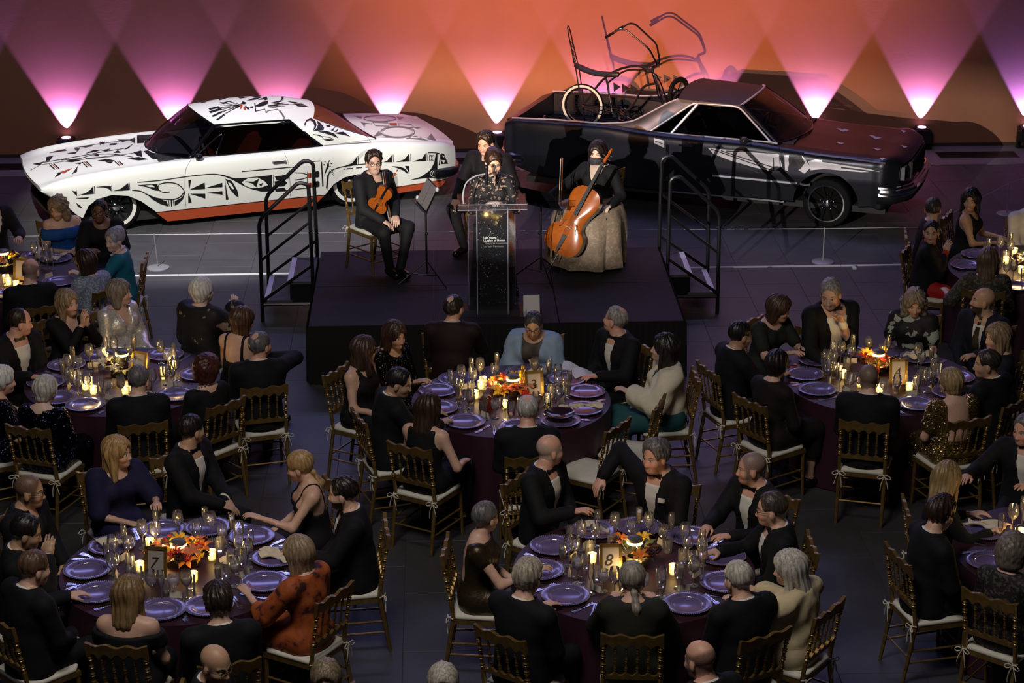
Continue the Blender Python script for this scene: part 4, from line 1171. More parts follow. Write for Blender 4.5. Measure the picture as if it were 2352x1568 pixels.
# ------------------------------------------------------------------ painted motifs lying on the cars' panels
def root_matrix(t): return Matrix.LocRotScale(t.location, t.rotation_euler, None)
def panel_tree(t, parts):
    Mw = root_matrix(t); V = []; F = []
    for o in parts:
        b = len(V); V += [Mw @ v.co for v in o.data.vertices]; F += [tuple(i+b for i in p.vertices) for p in o.data.polygons]
    return BVHTree.FromPolygons(V, F)
def motif(t, tree, name, mt, polys, lift, label=None):
    """polys: outlines read off the photograph; each is laid onto the painted panel it shows and lifted by a coat of paint"""
    bm = bmesh.new()
    for p in polys:
        for tri in tessellate_polygon([[Vector((x, y, 0)) for x, y in p]]):
            try: bm.faces.new([bm.verts.new((p[i][0], p[i][1], 0)) for i in tri])
            except (ValueError, IndexError): pass
    xs = [v.co.x for v in bm.verts]; ys = [v.co.y for v in bm.verts]
    for axis, a, b in (((1, 0, 0), min(xs), max(xs)), ((0, 1, 0), min(ys), max(ys))):
        c = math.floor(a/6)*6
        while c < b:
            bmesh.ops.bisect_plane(bm, geom=list(bm.verts)+list(bm.edges)+list(bm.faces), plane_co=tuple(c*q for q in axis), plane_no=axis)
            c += 6
    bmesh.ops.remove_doubles(bm, verts=bm.verts, dist=.02)
    Mi = root_matrix(t).inverted(); dead = []
    for v in bm.verts:
        d = Vector(CR*((v.co.x-1176)/FPX)+CD*((v.co.y-784)/FPX)+CF).normalized()
        hit, n, i, L = tree.ray_cast(Vector((0, 0, CZ)), d)
        if hit is None: dead.append(v); continue
        if n.dot(d) > 0: n = -n
        v.co = Mi @ (hit+n*lift)
    bmesh.ops.delete(bm, geom=dead, context='VERTS')
    bad = [f for f in bm.faces if max(e.calc_length() for e in f.edges) > .35]
    bmesh.ops.delete(bm, geom=bad, context='FACES')
    bm.verts.index_update()
    bmesh.ops.recalc_face_normals(bm, faces=bm.faces)
    bm.verts.ensure_lookup_table(); seen = set()
    for v0 in bm.verts:                                             # every separate patch of paint is a part of its own
        if v0.index in seen: continue
        st, isl = [v0], []; seen.add(v0.index)
        while st:
            v = st.pop(); isl.append(v)
            for e in v.link_edges:
                w = e.other_vert(v)
                if w.index not in seen: seen.add(w.index); st.append(w)
        ix = {v.index: i for i, v in enumerate(isl)}; fs = {f for v in isl for f in v.link_faces}
        if not fs: continue
        me = bpy.data.meshes.new(name); me.from_pydata([tuple(v.co) for v in isl], [], [[ix[v.index] for v in f.verts] for f in fs]); me.materials.append(mt)
        link(name, me, t, label)
    bm.free()
z1 = lambda P: [(x/3.267, 150+y/3.267) for x, y in P]
z2 = lambda P: [(500+x/3.92, 180+y/3.92) for x, y in P]
z4 = lambda P: [(1500+x/3.564, 160+y/3.564) for x, y in P]
def stroke(P, w):
    """a line of width w as quads"""
    out = []
    P = [Vector((*p, 0)) for p in P]
    L, Rr = [], []
    for i, p in enumerate(P):
        d = (P[min(i+1, len(P)-1)]-P[max(i-1, 0)]).normalized(); n = Vector((-d.y, d.x, 0))*w/2
        L.append(p+n); Rr.append(p-n)
    return [[(a.x, a.y) for a in (L[i], L[i+1], Rr[i+1], Rr[i])] for i in range(len(P)-1)]
def ering(cx, cy, rx, ry, w, n=36):
    p = [(cx+rx*math.cos(2*PI*i/n), cy+ry*math.sin(2*PI*i/n)) for i in range(n+1)]
    return stroke(p, w)
def disc(cx, cy, r, ry=None): return [(cx+r*math.cos(2*PI*i/12), cy+(ry or r)*math.sin(2*PI*i/12)) for i in range(12)]
sm = lambda P, n=5: [tuple(q) for q in crom(P, n)]
side1 = [[(580,975),(640,958),(680,930),(698,905),(704,962)], [(715,912),(775,905),(832,905),(836,945),(815,925),(780,915)], [(850,940),(905,925),(945,895),(962,882),(968,935),(910,940)],
 [(565,995),(670,988),(655,1000),(600,1000)], [(540,940),(570,945),(575,975),(555,960)], [(570,1030),(600,1050),(618,1070),(585,1062)],
 [(1620,816),(1690,826),(1760,846),(1840,843),(1940,832),(2035,822),(2035,945),(1960,945),(1880,925),(1810,895),(1750,860),(1690,835)],
 [(2060,832),(2180,815),(2160,850),(2075,862)], [(2060,870),(2130,855),(2155,880),(2130,905),(2062,910)], [(2065,925),(2130,915),(2155,942),(2065,946)],
 [(1412,860),(1434,858),(1418,938)], [(1412,960),(1418,962),(1438,1028),(1412,1032)], [(1425,930),(1535,878),(1538,925),(1500,928)], [(1425,962),(1540,962),(1540,998)], [(1545,918),(1668,880),(1668,912)], [(1550,955),(1668,942),(1670,968)],
 [(1688,850),(1697,920),(1714,1005),(1694,1008)], [(1690,850),(1740,866),(1780,935),(1790,988),(1768,978),(1725,930)],
 [(1030,897),(1180,888),(1192,940),(1160,937),(1110,915)], [(1100,962),(1160,988),(1200,1003),(1250,1018),(1264,1058),(1200,1038),(1140,1003)], [(1383,972),(1372,1003),(1340,1035),(1310,1052),(1310,1015),(1350,1000)], [(1279,1005),(1293,1005),(1291,1062),(1284,1062)]]
S = []
for a, b in (((572,938),(576,978)), ((707,905),(711,962)), ((837,900),(841,945)), ((969,880),(973,935)), ((1264,1010),(1269,1055)), ((1300,1008),(1304,1052)), ((2038,820),(2038,948)), ((2052,820),(2052,948))): S += stroke([a, b], 5)
S += stroke(sm([(1030,877),(1200,862),(1390,835),(1500,822),(1600,815),(1690,826)]), 6)
S += stroke(sm([(1195,890),(1260,878),(1330,890),(1375,930),(1380,970),(1350,1005),(1320,1035)]), 7)
S += stroke(sm([(1195,890),(1185,915),(1200,940),(1230,952),(1272,948)]), 6)
S += stroke(sm([(990,935),(1060,945),(1130,982),(1200,1000),(1290,1005),(1345,990),(1378,955)]), 7)
S += stroke([(1815,796),(1950,783),(2150,765)], 5)
fender_side = [z1(p) for p in side1+S]
side2 = [[(868,838),(905,832),(914,845),(914,880),(900,890),(868,890)], [(868,928),(905,922),(916,935),(916,968),(900,978),(868,978)],
 [(928,750),(938,750),(952,970),(940,972)], [(955,880),(985,770),(1000,740),(1002,790),(975,840)], [(973,985),(985,870),(1012,838),(1000,872),(986,1000)],
 [(1150,785),(1210,762),(1240,725),(1250,700),(1256,776)], [(1490,754),(1530,735),(1565,690),(1571,754)], [(1600,752),(1680,728),(1722,676),(1729,747)], [(1750,747),(1840,720),(1870,673),(1875,742)],
 [(1915,700),(1938,700),(1926,714)], [(1915,732),(1938,732),(1926,716)], [(1560,788),(1640,793),(1692,813),(1718,857),(1698,852),(1678,832),(1620,808)], [(1685,786),(1722,788),(1722,852)],
 [(1977,675),(1977,887),(1950,892),(1860,897),(1790,907),(1720,917),(1830,883),(1910,828),(1948,760),(1963,680)], [(2012,673),(2036,678),(2072,768),(2008,771)],
 disc(965,748,6), disc(957,776,6), disc(1006,742,6), disc(1021,763,6), disc(1012,791,6)]
S = []
for P, w in (([(690,847),(760,850),(803,864)], 7), ([(692,914),(760,904),(803,890)], 7), ([(695,945),(760,940),(803,938)], 7), ([(690,1000),(750,990),(803,985)], 7), ([(836,848),(836,893)], 5), ([(836,936),(836,982)], 5), ([(806,842),(806,985)], 5),
             ([(1005,825),(1042,872)], 5), ([(1020,818),(1050,864)], 5), ([(740,775),(800,755),(880,745),(925,742)], 6), ([(215,838),(400,822),(560,808),(640,800),(700,795)], 6),
             (sm([(1000,845),(1050,815),(1120,795),(1200,782),(1350,767),(1480,756)]), 8), ([(1262,700),(1265,775)], 5), ([(1578,685),(1581,752)], 5), ([(1736,675),(1738,745)], 5), ([(1883,670),(1885,740)], 5),
             ([(1905,690),(1946,690),(1946,738),(1905,738),(1905,690)], 6), ([(1130,815),(1150,814)], 8), ([(1160,813),(1215,808)], 9), ([(1245,805),(1300,800)], 9), ([(1330,798),(1370,795)], 9), (sm([(1895,668),(1960,670),(2003,688),(1992,780)]), 9)): S += stroke(P, w)
quarter_side = [z2(p) for p in side2+S]
pil = [[(778,412),(798,375),(840,358),(877,380),(890,420),(882,450),(860,472),(870,430),(860,395),(830,378),(800,390),(785,432)], [(890,375),(930,408),(957,445),(952,467),(900,472),(858,477),(890,450),(902,420)], [(956,378),(1000,398),(1017,440),(985,437),(958,410)],
 [(1015,470),(1057,438),(1040,472)], [(1040,482),(1092,453),(1070,482)], [(1040,492),(1130,480),(1195,524),(1140,512)], [(900,480),(980,473),(1050,498),(1088,538),(1020,512),(950,492)], [(960,545),(1000,545),(1042,552),(1000,564)]]
S = stroke(sm([(860,505),(920,513),(960,550),(1000,560),(1040,550),(1000,530),(940,523),(862,503)]), 5)
pillar_m = [z2(p) for p in pil+S]
roofA = [[(1500,280),(1565,268),(1520,285)], [(1562,325),(1640,308),(1654,318),(1575,337)], [(1566,347),(1650,323),(1674,332),(1580,360)], [(1583,382),(1660,345),(1676,352),(1600,389)], [(1618,410),(1680,365),(1689,375),(1635,414)], [(1625,253),(1700,248),(1640,265)], [(1780,238),(1855,243),(1800,250)], [(1650,285),(1725,268),(1680,292)]]
S = []
for q in ((1654,318),(1674,332),(1676,350),(1688,370),(1720,270)): S += stroke([q, (1800,296)], 3)
roofB = [[(330,252),(400,213),(450,203),(457,225),(420,247),(370,257)], [(328,222),(339,222),(347,302),(337,302)], [(240,245),(277,262),(288,282),(265,280)], [(440,255),(520,240),(600,232),(530,250)], [(450,263),(600,250),(520,264)], [(620,208),(700,213),(742,225),(680,223)], [(680,227),(760,229),(784,238),(700,239)], [(700,241),(790,245),(824,260),(720,253)],
 [(440,146),(480,143),(500,160),(470,166)], [(520,144),(590,143),(590,152),(530,161)], [(570,150),(597,150),(592,190),(560,206),(575,180)], [(215,205),(250,215),(240,232)], [(360,195),(420,190),(440,178),(400,180)]]
roofB += [[(260,202),(330,176),(402,170),(345,192)], [(300,162),(380,150),(425,155),(350,170)], [(205,230),(222,214),(262,222),(240,236)], [(286,262),(322,250),(318,272)], [(470,222),(540,205),(600,200),(545,218)], [(480,232),(560,222),(610,220),(560,232)], [(405,172),(440,165),(452,190),(425,200)]]
T = []
for q in ((20,215),(8,238),(2,272),(36,300),(60,318),(90,205)): T += stroke([q, (206,252)], 3.5)
for q in ((612,222),(640,232),(690,236),(610,255)): T += stroke([q, (452,248)], 3.5)
for P, w in (([(340,298),(425,278),(435,310),(447,308)], 6), ([(440,298),(540,278),(580,330),(600,378)], 5), ([(555,285),(592,335),(608,376)], 6), ([(380,235),(395,225),(410,235),(425,220),(440,230)], 4)): T += stroke(P, w)
roof_m = [z1(p) for p in roofA+S]+[z2(p) for p in roofB+T]
hood = [[(365,660),(430,640),(490,630),(505,640),(440,650)], [(345,690),(402,678),(372,717),(345,717)], [(850,657),(885,638),(908,657)], [(688,682),(740,668),(748,684)], [(968,560),(1012,543),(1010,587)], [(640,662),(720,650),(765,633),(700,638)], [(880,558),(980,558),(920,577)], [(930,632),(1003,588),(960,627)],
 [(478,722),(560,703),(606,716),(540,728)], [(728,717),(800,703),(866,716),(800,723)], [(955,702),(1040,688),(1116,706),(1040,715)], [(1028,528),(1072,523),(1080,582),(1030,587)], [(1075,645),(1110,638),(1208,697),(1150,708)], [(410,845),(440,803),(462,813)], [(540,818),(584,756),(577,800)],
 [(600,610),(680,598),(700,606),(640,618)], [(500,660),(580,650),(560,668)], [(760,640),(830,625),(800,645)], [(260,745),(330,722),(300,750)], [(1000,655),(1060,640),(1070,690),(1030,680)], [(560,625),(600,620),(585,650)], [(745,580),(790,575),(775,595)], [(820,600),(870,598),(880,585),(830,588)], [(560,735),(615,730),(600,745)], [(790,725),(850,722),(830,738)]]
S = []
for P, w in (([(250,742),(420,714),(600,682),(800,645),(930,625)], 4), ([(370,745),(412,782)], 8), ([(402,738),(444,776)], 8), ([(618,728),(656,766)], 8), ([(648,724),(688,760)], 8), ([(862,722),(896,753)], 8), ([(892,719),(924,748)], 8), (sm([(460,712),(600,700),(700,672),(850,668),(1000,690)]), 4), ([(560,620),(700,596),(860,575),(960,562)], 3), ([(640,700),(760,690),(880,672)], 3),
             ([(750,575),(752,600)], 5), ([(770,572),(772,598)], 5), ([(560,622),(575,648)], 5), ([(360,690),(350,718)], 5), ([(385,685),(372,716)], 5)): S += stroke(P, w)
hood_m = [z1(p) for p in hood+S]
deck = [[(1400,528),(1452,472),(1474,512)], [(1690,542),(1780,518),(1905,564),(1800,552)], [(1480,532),(1560,527),(1640,540)], [(1878,548),(1922,498),(1968,562)], [(1290,395),(1330,412),(1320,440)], [(1225,335),(1300,350),(1290,365)], [(1610,345),(1680,352),(1640,375)], [(1750,435),(1830,445),(1790,455)]]
S = ering(1620,485,152,50,10)+ering(1620,485,136,42,3)+ering(1460,362,145,26,7)
for P in ([(1395,395),(1530,402),(1545,432),(1420,428),(1395,395)], [(1622,408),(1740,415),(1762,445),(1640,438),(1622,408)], [(1290,400),(1390,412)]): S += stroke(P, 6)
deck_m = [z2(p) for p in deck+S]
wt = panel_tree(WCAR, [WBODY, WROOF]+WPIL)
motif(WCAR, wt, 'side_motif', MOTIF, fender_side+quarter_side, .004)
motif(WCAR, wt, 'pillar_motif', MOTIF, pillar_m, .004)
motif(WCAR, wt, 'roof_motif', MOTIF, roof_m, .004)
motif(WCAR, wt, 'hood_motif', MOTIF, hood_m, .004)
motif(WCAR, wt, 'deck_motif', MOTIFGREY, deck_m, .004)
whites = [z1(p) for p in ([(1812,876),(1860,846),(1930,840),(1985,868),(2010,897),(1960,914),(1890,920),(1840,903)], [(1708,872),(1735,887),(1757,927),(1742,928),(1722,902)], [(1085,901),(1140,895),(1163,913),(1120,911)])]
whites += [z2(p) for p in [[(2014,735),(2050,735),(2032,765)], [(2020,690),(2040,700),(2028,715)]]+ering(1940,856,26,26,4)+stroke([(1940,832),(1925,878)], 3)+stroke([(1940,832),(1955,878)], 3)]
motif(WCAR, wt, 'white_motif', WHITEPAINT, whites, .007)
motif(WCAR, wt, 'eye_motif', MOTIF, [z1(p) for p in ([(1835,868),(1900,870),(1942,848),(1922,912),(1890,885)], [(1940,890),(1972,880),(1958,907)])], .010)
reds = [z2(p) for p in ([(810,852),(833,850),(833,890),(810,892)], [(840,850),(862,848),(862,888),(840,890)], [(810,940),(833,938),(833,980),(810,981)], [(840,938),(862,936),(862,978),(840,980)], [(198,235),(226,238),(216,272),(200,282)], [(230,260),(257,262),(252,287),(235,287)], [(1545,405),(1610,405),(1613,427),(1550,427)])]
reds += [z1(p) for p in [[(447,805),(545,772),(480,813)], [(395,650),(470,635),(440,645)]]+stroke([(387,742),(428,778)], 5)+stroke([(634,726),(672,762)], 5)+stroke([(878,720),(910,750)], 5)]
motif(WCAR, wt, 'red_motif', MOTIFRED, reds, .0065)
seams = [z1(p) for p in stroke(sm([(1432,712),(1398,770),(1388,850),(1390,1000),(1399,1080)]), 2.6)]+[z2(p) for p in stroke(sm([(600,675),(636,760),(648,900),(654,1078)]), 3)]+[z2(p) for p in stroke([(955,604),(1100,594),(1380,576)], 6)]+[z2(p) for p in stroke(sm([(1290,500),(1340,525),(1380,575)]), 3)]+[z1(p) for p in stroke([(230,788),(300,748),(500,718),(800,690),(1070,648)], 3)]
motif(WCAR, wt, 'panel_seam', mat('seam', (.05, .05, .05), .6), seams, .003)
# key light's highlight painted in as silver panels, plus lines, on the black car
bt = panel_tree(BCAR, [BBODY])
HILITE = mat('key_highlight_paint', (.52, .48, .53), .42, .5, noise=.15, scale=4)
motif(BCAR, bt, 'painted_highlight', HILITE, [z4(p) for p in ([(495,690),(450,640),(560,650),(700,662),(880,678),(1030,690),(1058,790),(985,832),(830,800),(640,745)], [(1075,700),(1110,697),(1115,760),(1100,830),(1080,820)], [(1215,700),(1245,730),(1290,800),(1240,850),(1190,822),(1235,770)], [(1270,748),(1330,733),(1500,760),(1700,795),(1860,835),(1700,838),(1400,812),(1290,822)], [(10,560),(90,580),(92,640),(10,600)])], .003)
L = []
for P, w in (([(430,632),(700,655),(1085,695)], 7), ([(475,648),(720,735),(990,828)], 8), ([(555,662),(760,730),(990,800)], 8), ([(600,665),(820,672),(1060,690)], 8), ([(495,690),(640,750),(860,842)], 6), ([(1380,748),(1600,780),(1880,822)], 13), ([(1540,800),(1700,820),(1880,845)], 12), ([(985,720),(990,828)], 8), ([(1035,700),(1045,830)], 8), ([(10,580),(90,610)], 6)): L += stroke(P, w)
L += [[(1108,730),(1130,695),(1165,683),(1210,700),(1245,760),(1205,815),(1178,770),(1150,722),(1118,800)]]
motif(BCAR, bt, 'pinstripe', MOTIF, [z4(p) for p in L], .0055)
motif(BCAR, bt, 'silver_stripe', mat('dull_silver_paint', (.16, .15, .18), .4, .3), [z4(p) for p in stroke([(1238,683),(1500,715),(1900,768)], 13)], .0045)
LAV = mat('lavender_motif_paint', (.42, .38, .46), .45)
motif(BCAR, bt, 'hood_motif', LAV, [z4(p) for p in ([(1228,438),(1292,440),(1262,453)], [(1500,484),(1530,482),(1545,492),(1570,486),(1608,497),(1555,511)], [(1765,538),(1800,540),(1830,552),(1872,560),(1825,573)], [(1498,596),(1567,603),(1535,615)], [(1803,644),(1867,652),(1835,665)], [(2028,618),(2084,632),(2055,645)], [(1853,724),(1902,728),(1875,743)], [(2028,493),(2074,505),(2050,518)])], .004)
bseam = [z4(p) for p in stroke(sm([(1020,615),(1050,680),(1060,800),(1075,930)]), 4)+stroke(sm([(150,540),(105,600),(95,660)]), 4)]
motif(BCAR, bt, 'panel_seam', mat('dark_seam', (.004, .004, .005), .6), bseam, .0035)

# ------------------------------------------------------------------ gilt ballroom chair
GILT = mat('antique_gilt', (.27, .165, .052), .36, .6, noise=.25, scale=25)
IVORY = mat('ivory_cushion', (.72, .70, .62), .8, bump=.1, noise=.04)
TIEM = mat('tie_ribbon', (.66, .62, .52), .7)
yb = lambda z: -.19-.17*max(0, z-.45)-.16*max(0, .45-z)
def turned(z0, z1, r, k):
    """profile of a turned spindle with k pairs of rings"""
    pr = [(r*.8, 0)]
    L = z1-z0
    for i in range(k):
        c = L*(i+.75)/(k+.5)
        pr += [(r*.78, c-.020), (r*1.35, c-.010), (r*.9, c-.004), (r*.9, c+.002), (r*1.35, c+.008), (r*.78, c+.018)]
    return pr+[(r*.8, L)]
def lean_lathe(b, pr, x, z0, n=7):
    vs0 = len(b.v); b.lathe(pr, n, (x, 0, z0))
    b.v[vs0:] = [(v[0], v[1]+yb(v[2]), v[2]) for v in map(tuple, b.v[vs0:])]
def scallop(n, x0, x1, f, m=36):
    return [(x0+(x1-x0)*i/m, f(i/m)) for i in range(m+1)]
def rail(b, top, bot, th):
    n = len(top)
    vs = []
    for y in (-th, th):
        vs += [(x, yb(z)+y, z) for x, z in top]+[(x, yb(z)+y, z) for x, z in bot]
    fs = []
    for i in range(n-1):
        fs += [(i, n+i, n+i+1, i+1), (2*n+i+1, 3*n+i+1, 3*n+i, 2*n+i), (i+1, 2*n+i+1, 2*n+i, i), (n+i, 3*n+i, 3*n+i+1, n+i+1)]
    fs += [(0, 2*n, 3*n, n), (n-1, 2*n-1, 4*n-1, 3*n-1)]
    b.add(vs, fs)
def bow(x, y, z, s):
    b = MB(); sd = 1 if x > 0 else -1
    b.tube([(x-.02, y+.01, z), (x, y-.022, z+.004), (x+.02, y+.01, z)], .006, 5)
    for k in (-1, 1):
        b.tube(crom([(x, y-.024, z), (x+k*.03, y-.035, z+.012), (x+k*.055, y-.035, z-.01), (x+k*.035, y-.035, z-.022), (x, y-.024, z-.004)], 3), .0042, 4)
    b.tube(crom([(x, y-.025, z), (x-.02*s, y-.035, z-.06), (x-.028*s, y-.03, z-.13)], 3), .0042, 4); b.tube(crom([(x, y-.025, z), (x+.022*s, y-.032, z-.05), (x+.035*s, y-.03, z-.105)], 3), .0042, 4)
    return b
def make_chair():
    t = thing('ballroom_chair', 'prototype', 'chair')
    for s in (-1, 1):
        b = MB(); b.tube([(s*.185, yb(.45-.09*i)*1.0-.0, .45-.09*i) for i in range(6)], [.017, .017, .0165, .016, .015, .013], 8)
        b.tube([(s*.185, yb(z), z) for z in (.44, .50, .58)], .0165, 8)
        lean_lathe(b, turned(.57, .86, .0145, 4), s*.185, .57, 8); b.build('leg', GILT, t)
        b = MB(); b.tube([(s*.195, .185, .44), (s*.195, .19, .24), (s*.198, .20, 0)], [.017, .016, .012], 8); b.build('leg', GILT, t)
    b = MB(); w = lambda u: .918+.010*math.cos(u*2*PI*3)+.006*math.cos(u*2*PI)
    a = lambda u: .852-.028*abs(math.cos(u*PI*5))**3
    rail(b, scallop(0, -.205, .205, w), scallop(0, -.205, .205, a), .013); b.build('crest_rail', GILT, t)
    b = MB(); rail(b, scallop(0, -.18, .18, lambda u: .602+.026*abs(math.cos(u*PI*5))**3), scallop(0, -.18, .18, lambda u: .572), .011); b.build('lower_rail', GILT, t)
    for i in range(4):
        b = MB(); lean_lathe(b, turned(.60, .845, .0085, 3), -.108+.072*i, .60, 6); b.build('spindle', GILT, t)
    b = MB(); b.prism([(-.195, -.20), (.195, -.20), (.215, .20), (-.215, .20)], 'z', .405, .440); b.build('seat_frame', GILT, t)
    for P in ([(-.185, yb(.20), .20), (.185, yb(.20), .20)], [(-.197, .19, .22), (.197, .19, .22)], [(-.197, .19, .14), (.197, .19, .14)], [(-.186, yb(.25), .25), (-.197, .19, .25)], [(.186, yb(.25), .25), (.197, .19, .25)], [(-.186, yb(.16), .16), (-.197, .19, .16)], [(.186, yb(.16), .16), (.197, .19, .16)]):
        MB().tube(P, .008, 6).build('stretcher', GILT, t)
    b = MB(); pl = [(-.16, -.205), (.16, -.205), (.20, -.17), (.215, .16), (.17, .21), (-.17, .21), (-.215, .16), (-.20, -.17)]
    for k, (sc, z) in enumerate(((.97, .440), (1.0, .448), (1.0, .466), (.95, .474), (.6, .478))): b.v += [(x*sc, y*sc, z) for x, y in pl]
    b.f += [(k*8+i, k*8+(i+1) % 8, k*8+8+(i+1) % 8, k*8+8+i) for k in range(4) for i in range(8)]+[tuple(range(7, -1, -1)), tuple(32+i for i in range(8))]; b.m = [0]*len(b.f)
    b.build('cushion', IVORY, t, auto=70)
    for s in (-1, 1): bow(s*.185, yb(.445)-.012, .447, s).build('tie', TIEM, t)
    return t
CHAIR0 = make_chair(); _ch = [0]
def chair(loc, rz, label, group='gilt ballroom chairs'):
    c = CHAIR0 if _ch[0] == 0 else copy_tree(CHAIR0)
    _ch[0] += 1
    c.location = loc; c.rotation_euler = (0, 0, rz); c.scale = (1, 1, 1)
    c['label'] = label; c['category'] = 'chair'
    if group: c['group'] = group
    return c

# ------------------------------------------------------------------ stage, steps, lectern
DECK = mat('stage_deck', (.013, .0115, .013), .75, spec=.25, noise=.2, scale=8, bump=.15, bscale=80)
SKIRT = mat('stage_skirt', (.006, .006, .007), .9)
stg = thing('stage', 'low black platform stage with draped skirt, under the lectern and musicians', 'stage', (.53, 19.83, 0))
SX, SY = 3.66, 2.44
for i in range(3):
    for j in range(2):
        MB().cham(-SX/2+i*SX/3+.003, -SY/2+j*SY/2+.003, .56, -SX/2+(i+1)*SX/3-.003, -SY/2+(j+1)*SY/2-.003, .60, .004).build('deck_panel', DECK, stg, smooth=False)
b = MB(); per = []
for (x0, y0, x1, y1) in ((-SX/2, SY/2, -SX/2, -SY/2), (-SX/2, -SY/2, SX/2, -SY/2), (SX/2, -SY/2, SX/2, SY/2)):
    n = int(math.hypot(x1-x0, y1-y0)/.03)
    nx, ny = (y1-y0)/math.hypot(x1-x0, y1-y0), -(x1-x0)/math.hypot(x1-x0, y1-y0)
    for i in range(n):
        per.append((x0+(x1-x0)*i/n, y0+(y1-y0)*i/n, nx, ny))
b.v = [(x-nx*-(.02+.018*(i % 2)*q), y-ny*-(.02+.018*(i % 2)*q), z) for z, q in ((.585, .3), (.3, .8), (.01, 1.2)) for i, (x, y, nx, ny) in enumerate(per)]
n = len(per); b.f = [(r*n+i, r*n+i+1, r*n+n+i+1, r*n+n+i) for r in range(2) for i in range(n-1)]; b.m = [0]*len(b.f)
b.build('skirt', SKIRT, stg, smooth=False)
for x in (-1.6, 0, 1.6):
    for y in (-1.0, 1.0): MB().tube([(x, y, 0), (x, y, .56)], .025, 8).build('leg', BLACKM, stg)
NOSING = mat('step_nosing', (.72, .70, .86), .5)
TREAD = mat('step_tread', (.07, .07, .08), .7, bump=.2, bscale=120)
def steps(name, label, X0, sgn, Y0, Y1):
    """X0: outer post line; sgn +1 when the stage lies at larger x"""
    t = thing(name, label, 'stairs', (X0, Y0, 0))
    W_ = Y1-Y0; q = lambda u, y, z: (sgn*u, y, z)
    for y in (0, W_):
        MB().tube(fillet([q(0, y, 0), q(.01, y, 1.13), q(.44, y, 1.53), q(.54, y, 1.50), q(.55, y, .02)], .09, 5), .021, 8).build('handrail', BLACKM, t)
        MB().tube([q(.01, y, .68), q(.545, y, 1.10)], .016, 6).build('rail', BLACKM, t)
        MB().tube([q(.02, y, .24), q(.545, y, .62)], .018, 6).build('stringer', BLACKM, t)
        MB().tube([q(.0, y, .19), q(.55, y, .19)], .016, 6).build('side_bar', BLACKM, t)
    for k in range(2):
        u0, z = .02+.255*k, .23+.205*k
        xa, xb = sorted((sgn*u0, sgn*(u0+.30)))
        tr = MB().box(xa, .02, z-.03, xb, W_-.02, z).build('tread', TREAD, t, smooth=False)
        xa, xb = sorted((sgn*u0, sgn*(u0+.055)))
        MB().box(xa, .022, z+.0005, xb, W_-.022, z+.004).build('nosing', NOSING, tr, smooth=False)
    MB().box(*sorted((sgn*.30, sgn*.54))[:1], .03, .2, sorted((sgn*.30, sgn*.54))[1], .05, .40).build('kick_panel', BLACKM, t, smooth=False)
    return t
steps('stage_steps', 'black tubular stage steps with handrails in front of the white coupe', -1.91, 1, 20.5, 21.4)
steps('stage_steps', 'black tubular stage steps with handrails in front of the black pickup', 2.96, -1, 20.55, 21.4)
# lectern
ACR = glass_mat('clear_acrylic', (.93, .94, .97), .20, .05, .012, .012)
ACRE = mat('acrylic_edge', (.50, .50, .62), .2, alpha=.75)
lec = thing('lectern', 'clear acrylic lectern standing at the front of the stage', 'lectern', (.50, 18.95, .60))
MB().box(-.33, -.17, 0, .33, .25, .012).build('base', ACR, lec, smooth=False)
b = MB(); b.box(-.33, -.17, .012, .33, -.16, .075); b.box(-.33, .24, .012, .33, .25, .075); b.box(-.33, -.16, .012, -.32, .24, .075); b.box(.32, -.16, .012, .33, .24, .075); b.build('base_rim', ACR, lec, smooth=False)
MB().box(-.145, -.105, .012, .145, -.095, 1.10).build('front_panel', ACR, lec, smooth=False)
for s in (-1, 1):
    MB().add([(s*.145, -.10, .012), (s*.225, .20, .012), (s*.225, .20, 1.10), (s*.145, -.10, 1.10), (s*.155, -.10, .012), (s*.235, .20, .012), (s*.235, .20, 1.10), (s*.155, -.10, 1.10)], [(0,1,2,3),(4,7,6,5),(0,3,7,4),(1,5,6,2),(3,2,6,7),(0,4,5,1)]).build('side_panel', ACR, lec, smooth=False)
    MB().tube([(s*.15, -.102, .012), (s*.15, -.102, 1.10)], .0055, 5).build('edge_strip', ACRE, lec)
    MB().tube([(s*.23, .20, .012), (s*.23, .20, 1.10)], .003, 5).build('edge_strip', ACRE, lec)
b = MB(); b.obox((0, .05, 1.115), (.335, 0, 0), (0, .215, .02), (0, 0, .006)); b.build('shelf', ACR, lec, smooth=False)
b = MB(); b.obox((0, -.165, 1.125), (.335, 0, 0), (0, .005, 0), (0, 0, .028)); b.build('front_lip', ACR, lec, smooth=False)
b = MB()
for z in (1.099, 1.153): b.tube([(-.335, -.172, z), (.335, -.172, z)], .0035, 5)
b.build('lip_edges', ACRE, lec)
PRINT = mat('white_print', (.85, .85, .86), .5)
PRINTG = mat('grey_print', (.32, .32, .34), .5)
def text(s, size, mt, name, parent=None, ext=.0006, bold=0.0, align='LEFT', shear=0.0):
    cu = bpy.data.curves.new(name, 'FONT'); cu.body = s; cu.size = size; cu.extrude = ext; cu.offset = bold; cu.align_x = align; cu.shear = shear
    o = bpy.data.objects.new(name, cu); COL.objects.link(o)
    me = bpy.data.meshes.new_from_object(o.evaluated_get(bpy.context.evaluated_depsgraph_get()))
    bpy.data.objects.remove(o); me.materials.clear(); me.materials.append(mt)
    return link(name, me, parent)
for i, (s, m, bd, dx) in enumerate((('\\ de Young \\', PRINT, .0006, -.004), ('\\ Legion of Honor', PRINT, .0006, -.004), ('  fine arts museums', PRINTG, 0, 0), ('\\ of san francisco', PRINTG, 0, -.004))):
    o = text(s, .029, m, 'lettering', lec, bold=bd); o.location = (-.085+dx, -.108, .795-i*.030); o.rotation_euler = (PI/2, 0, 0)
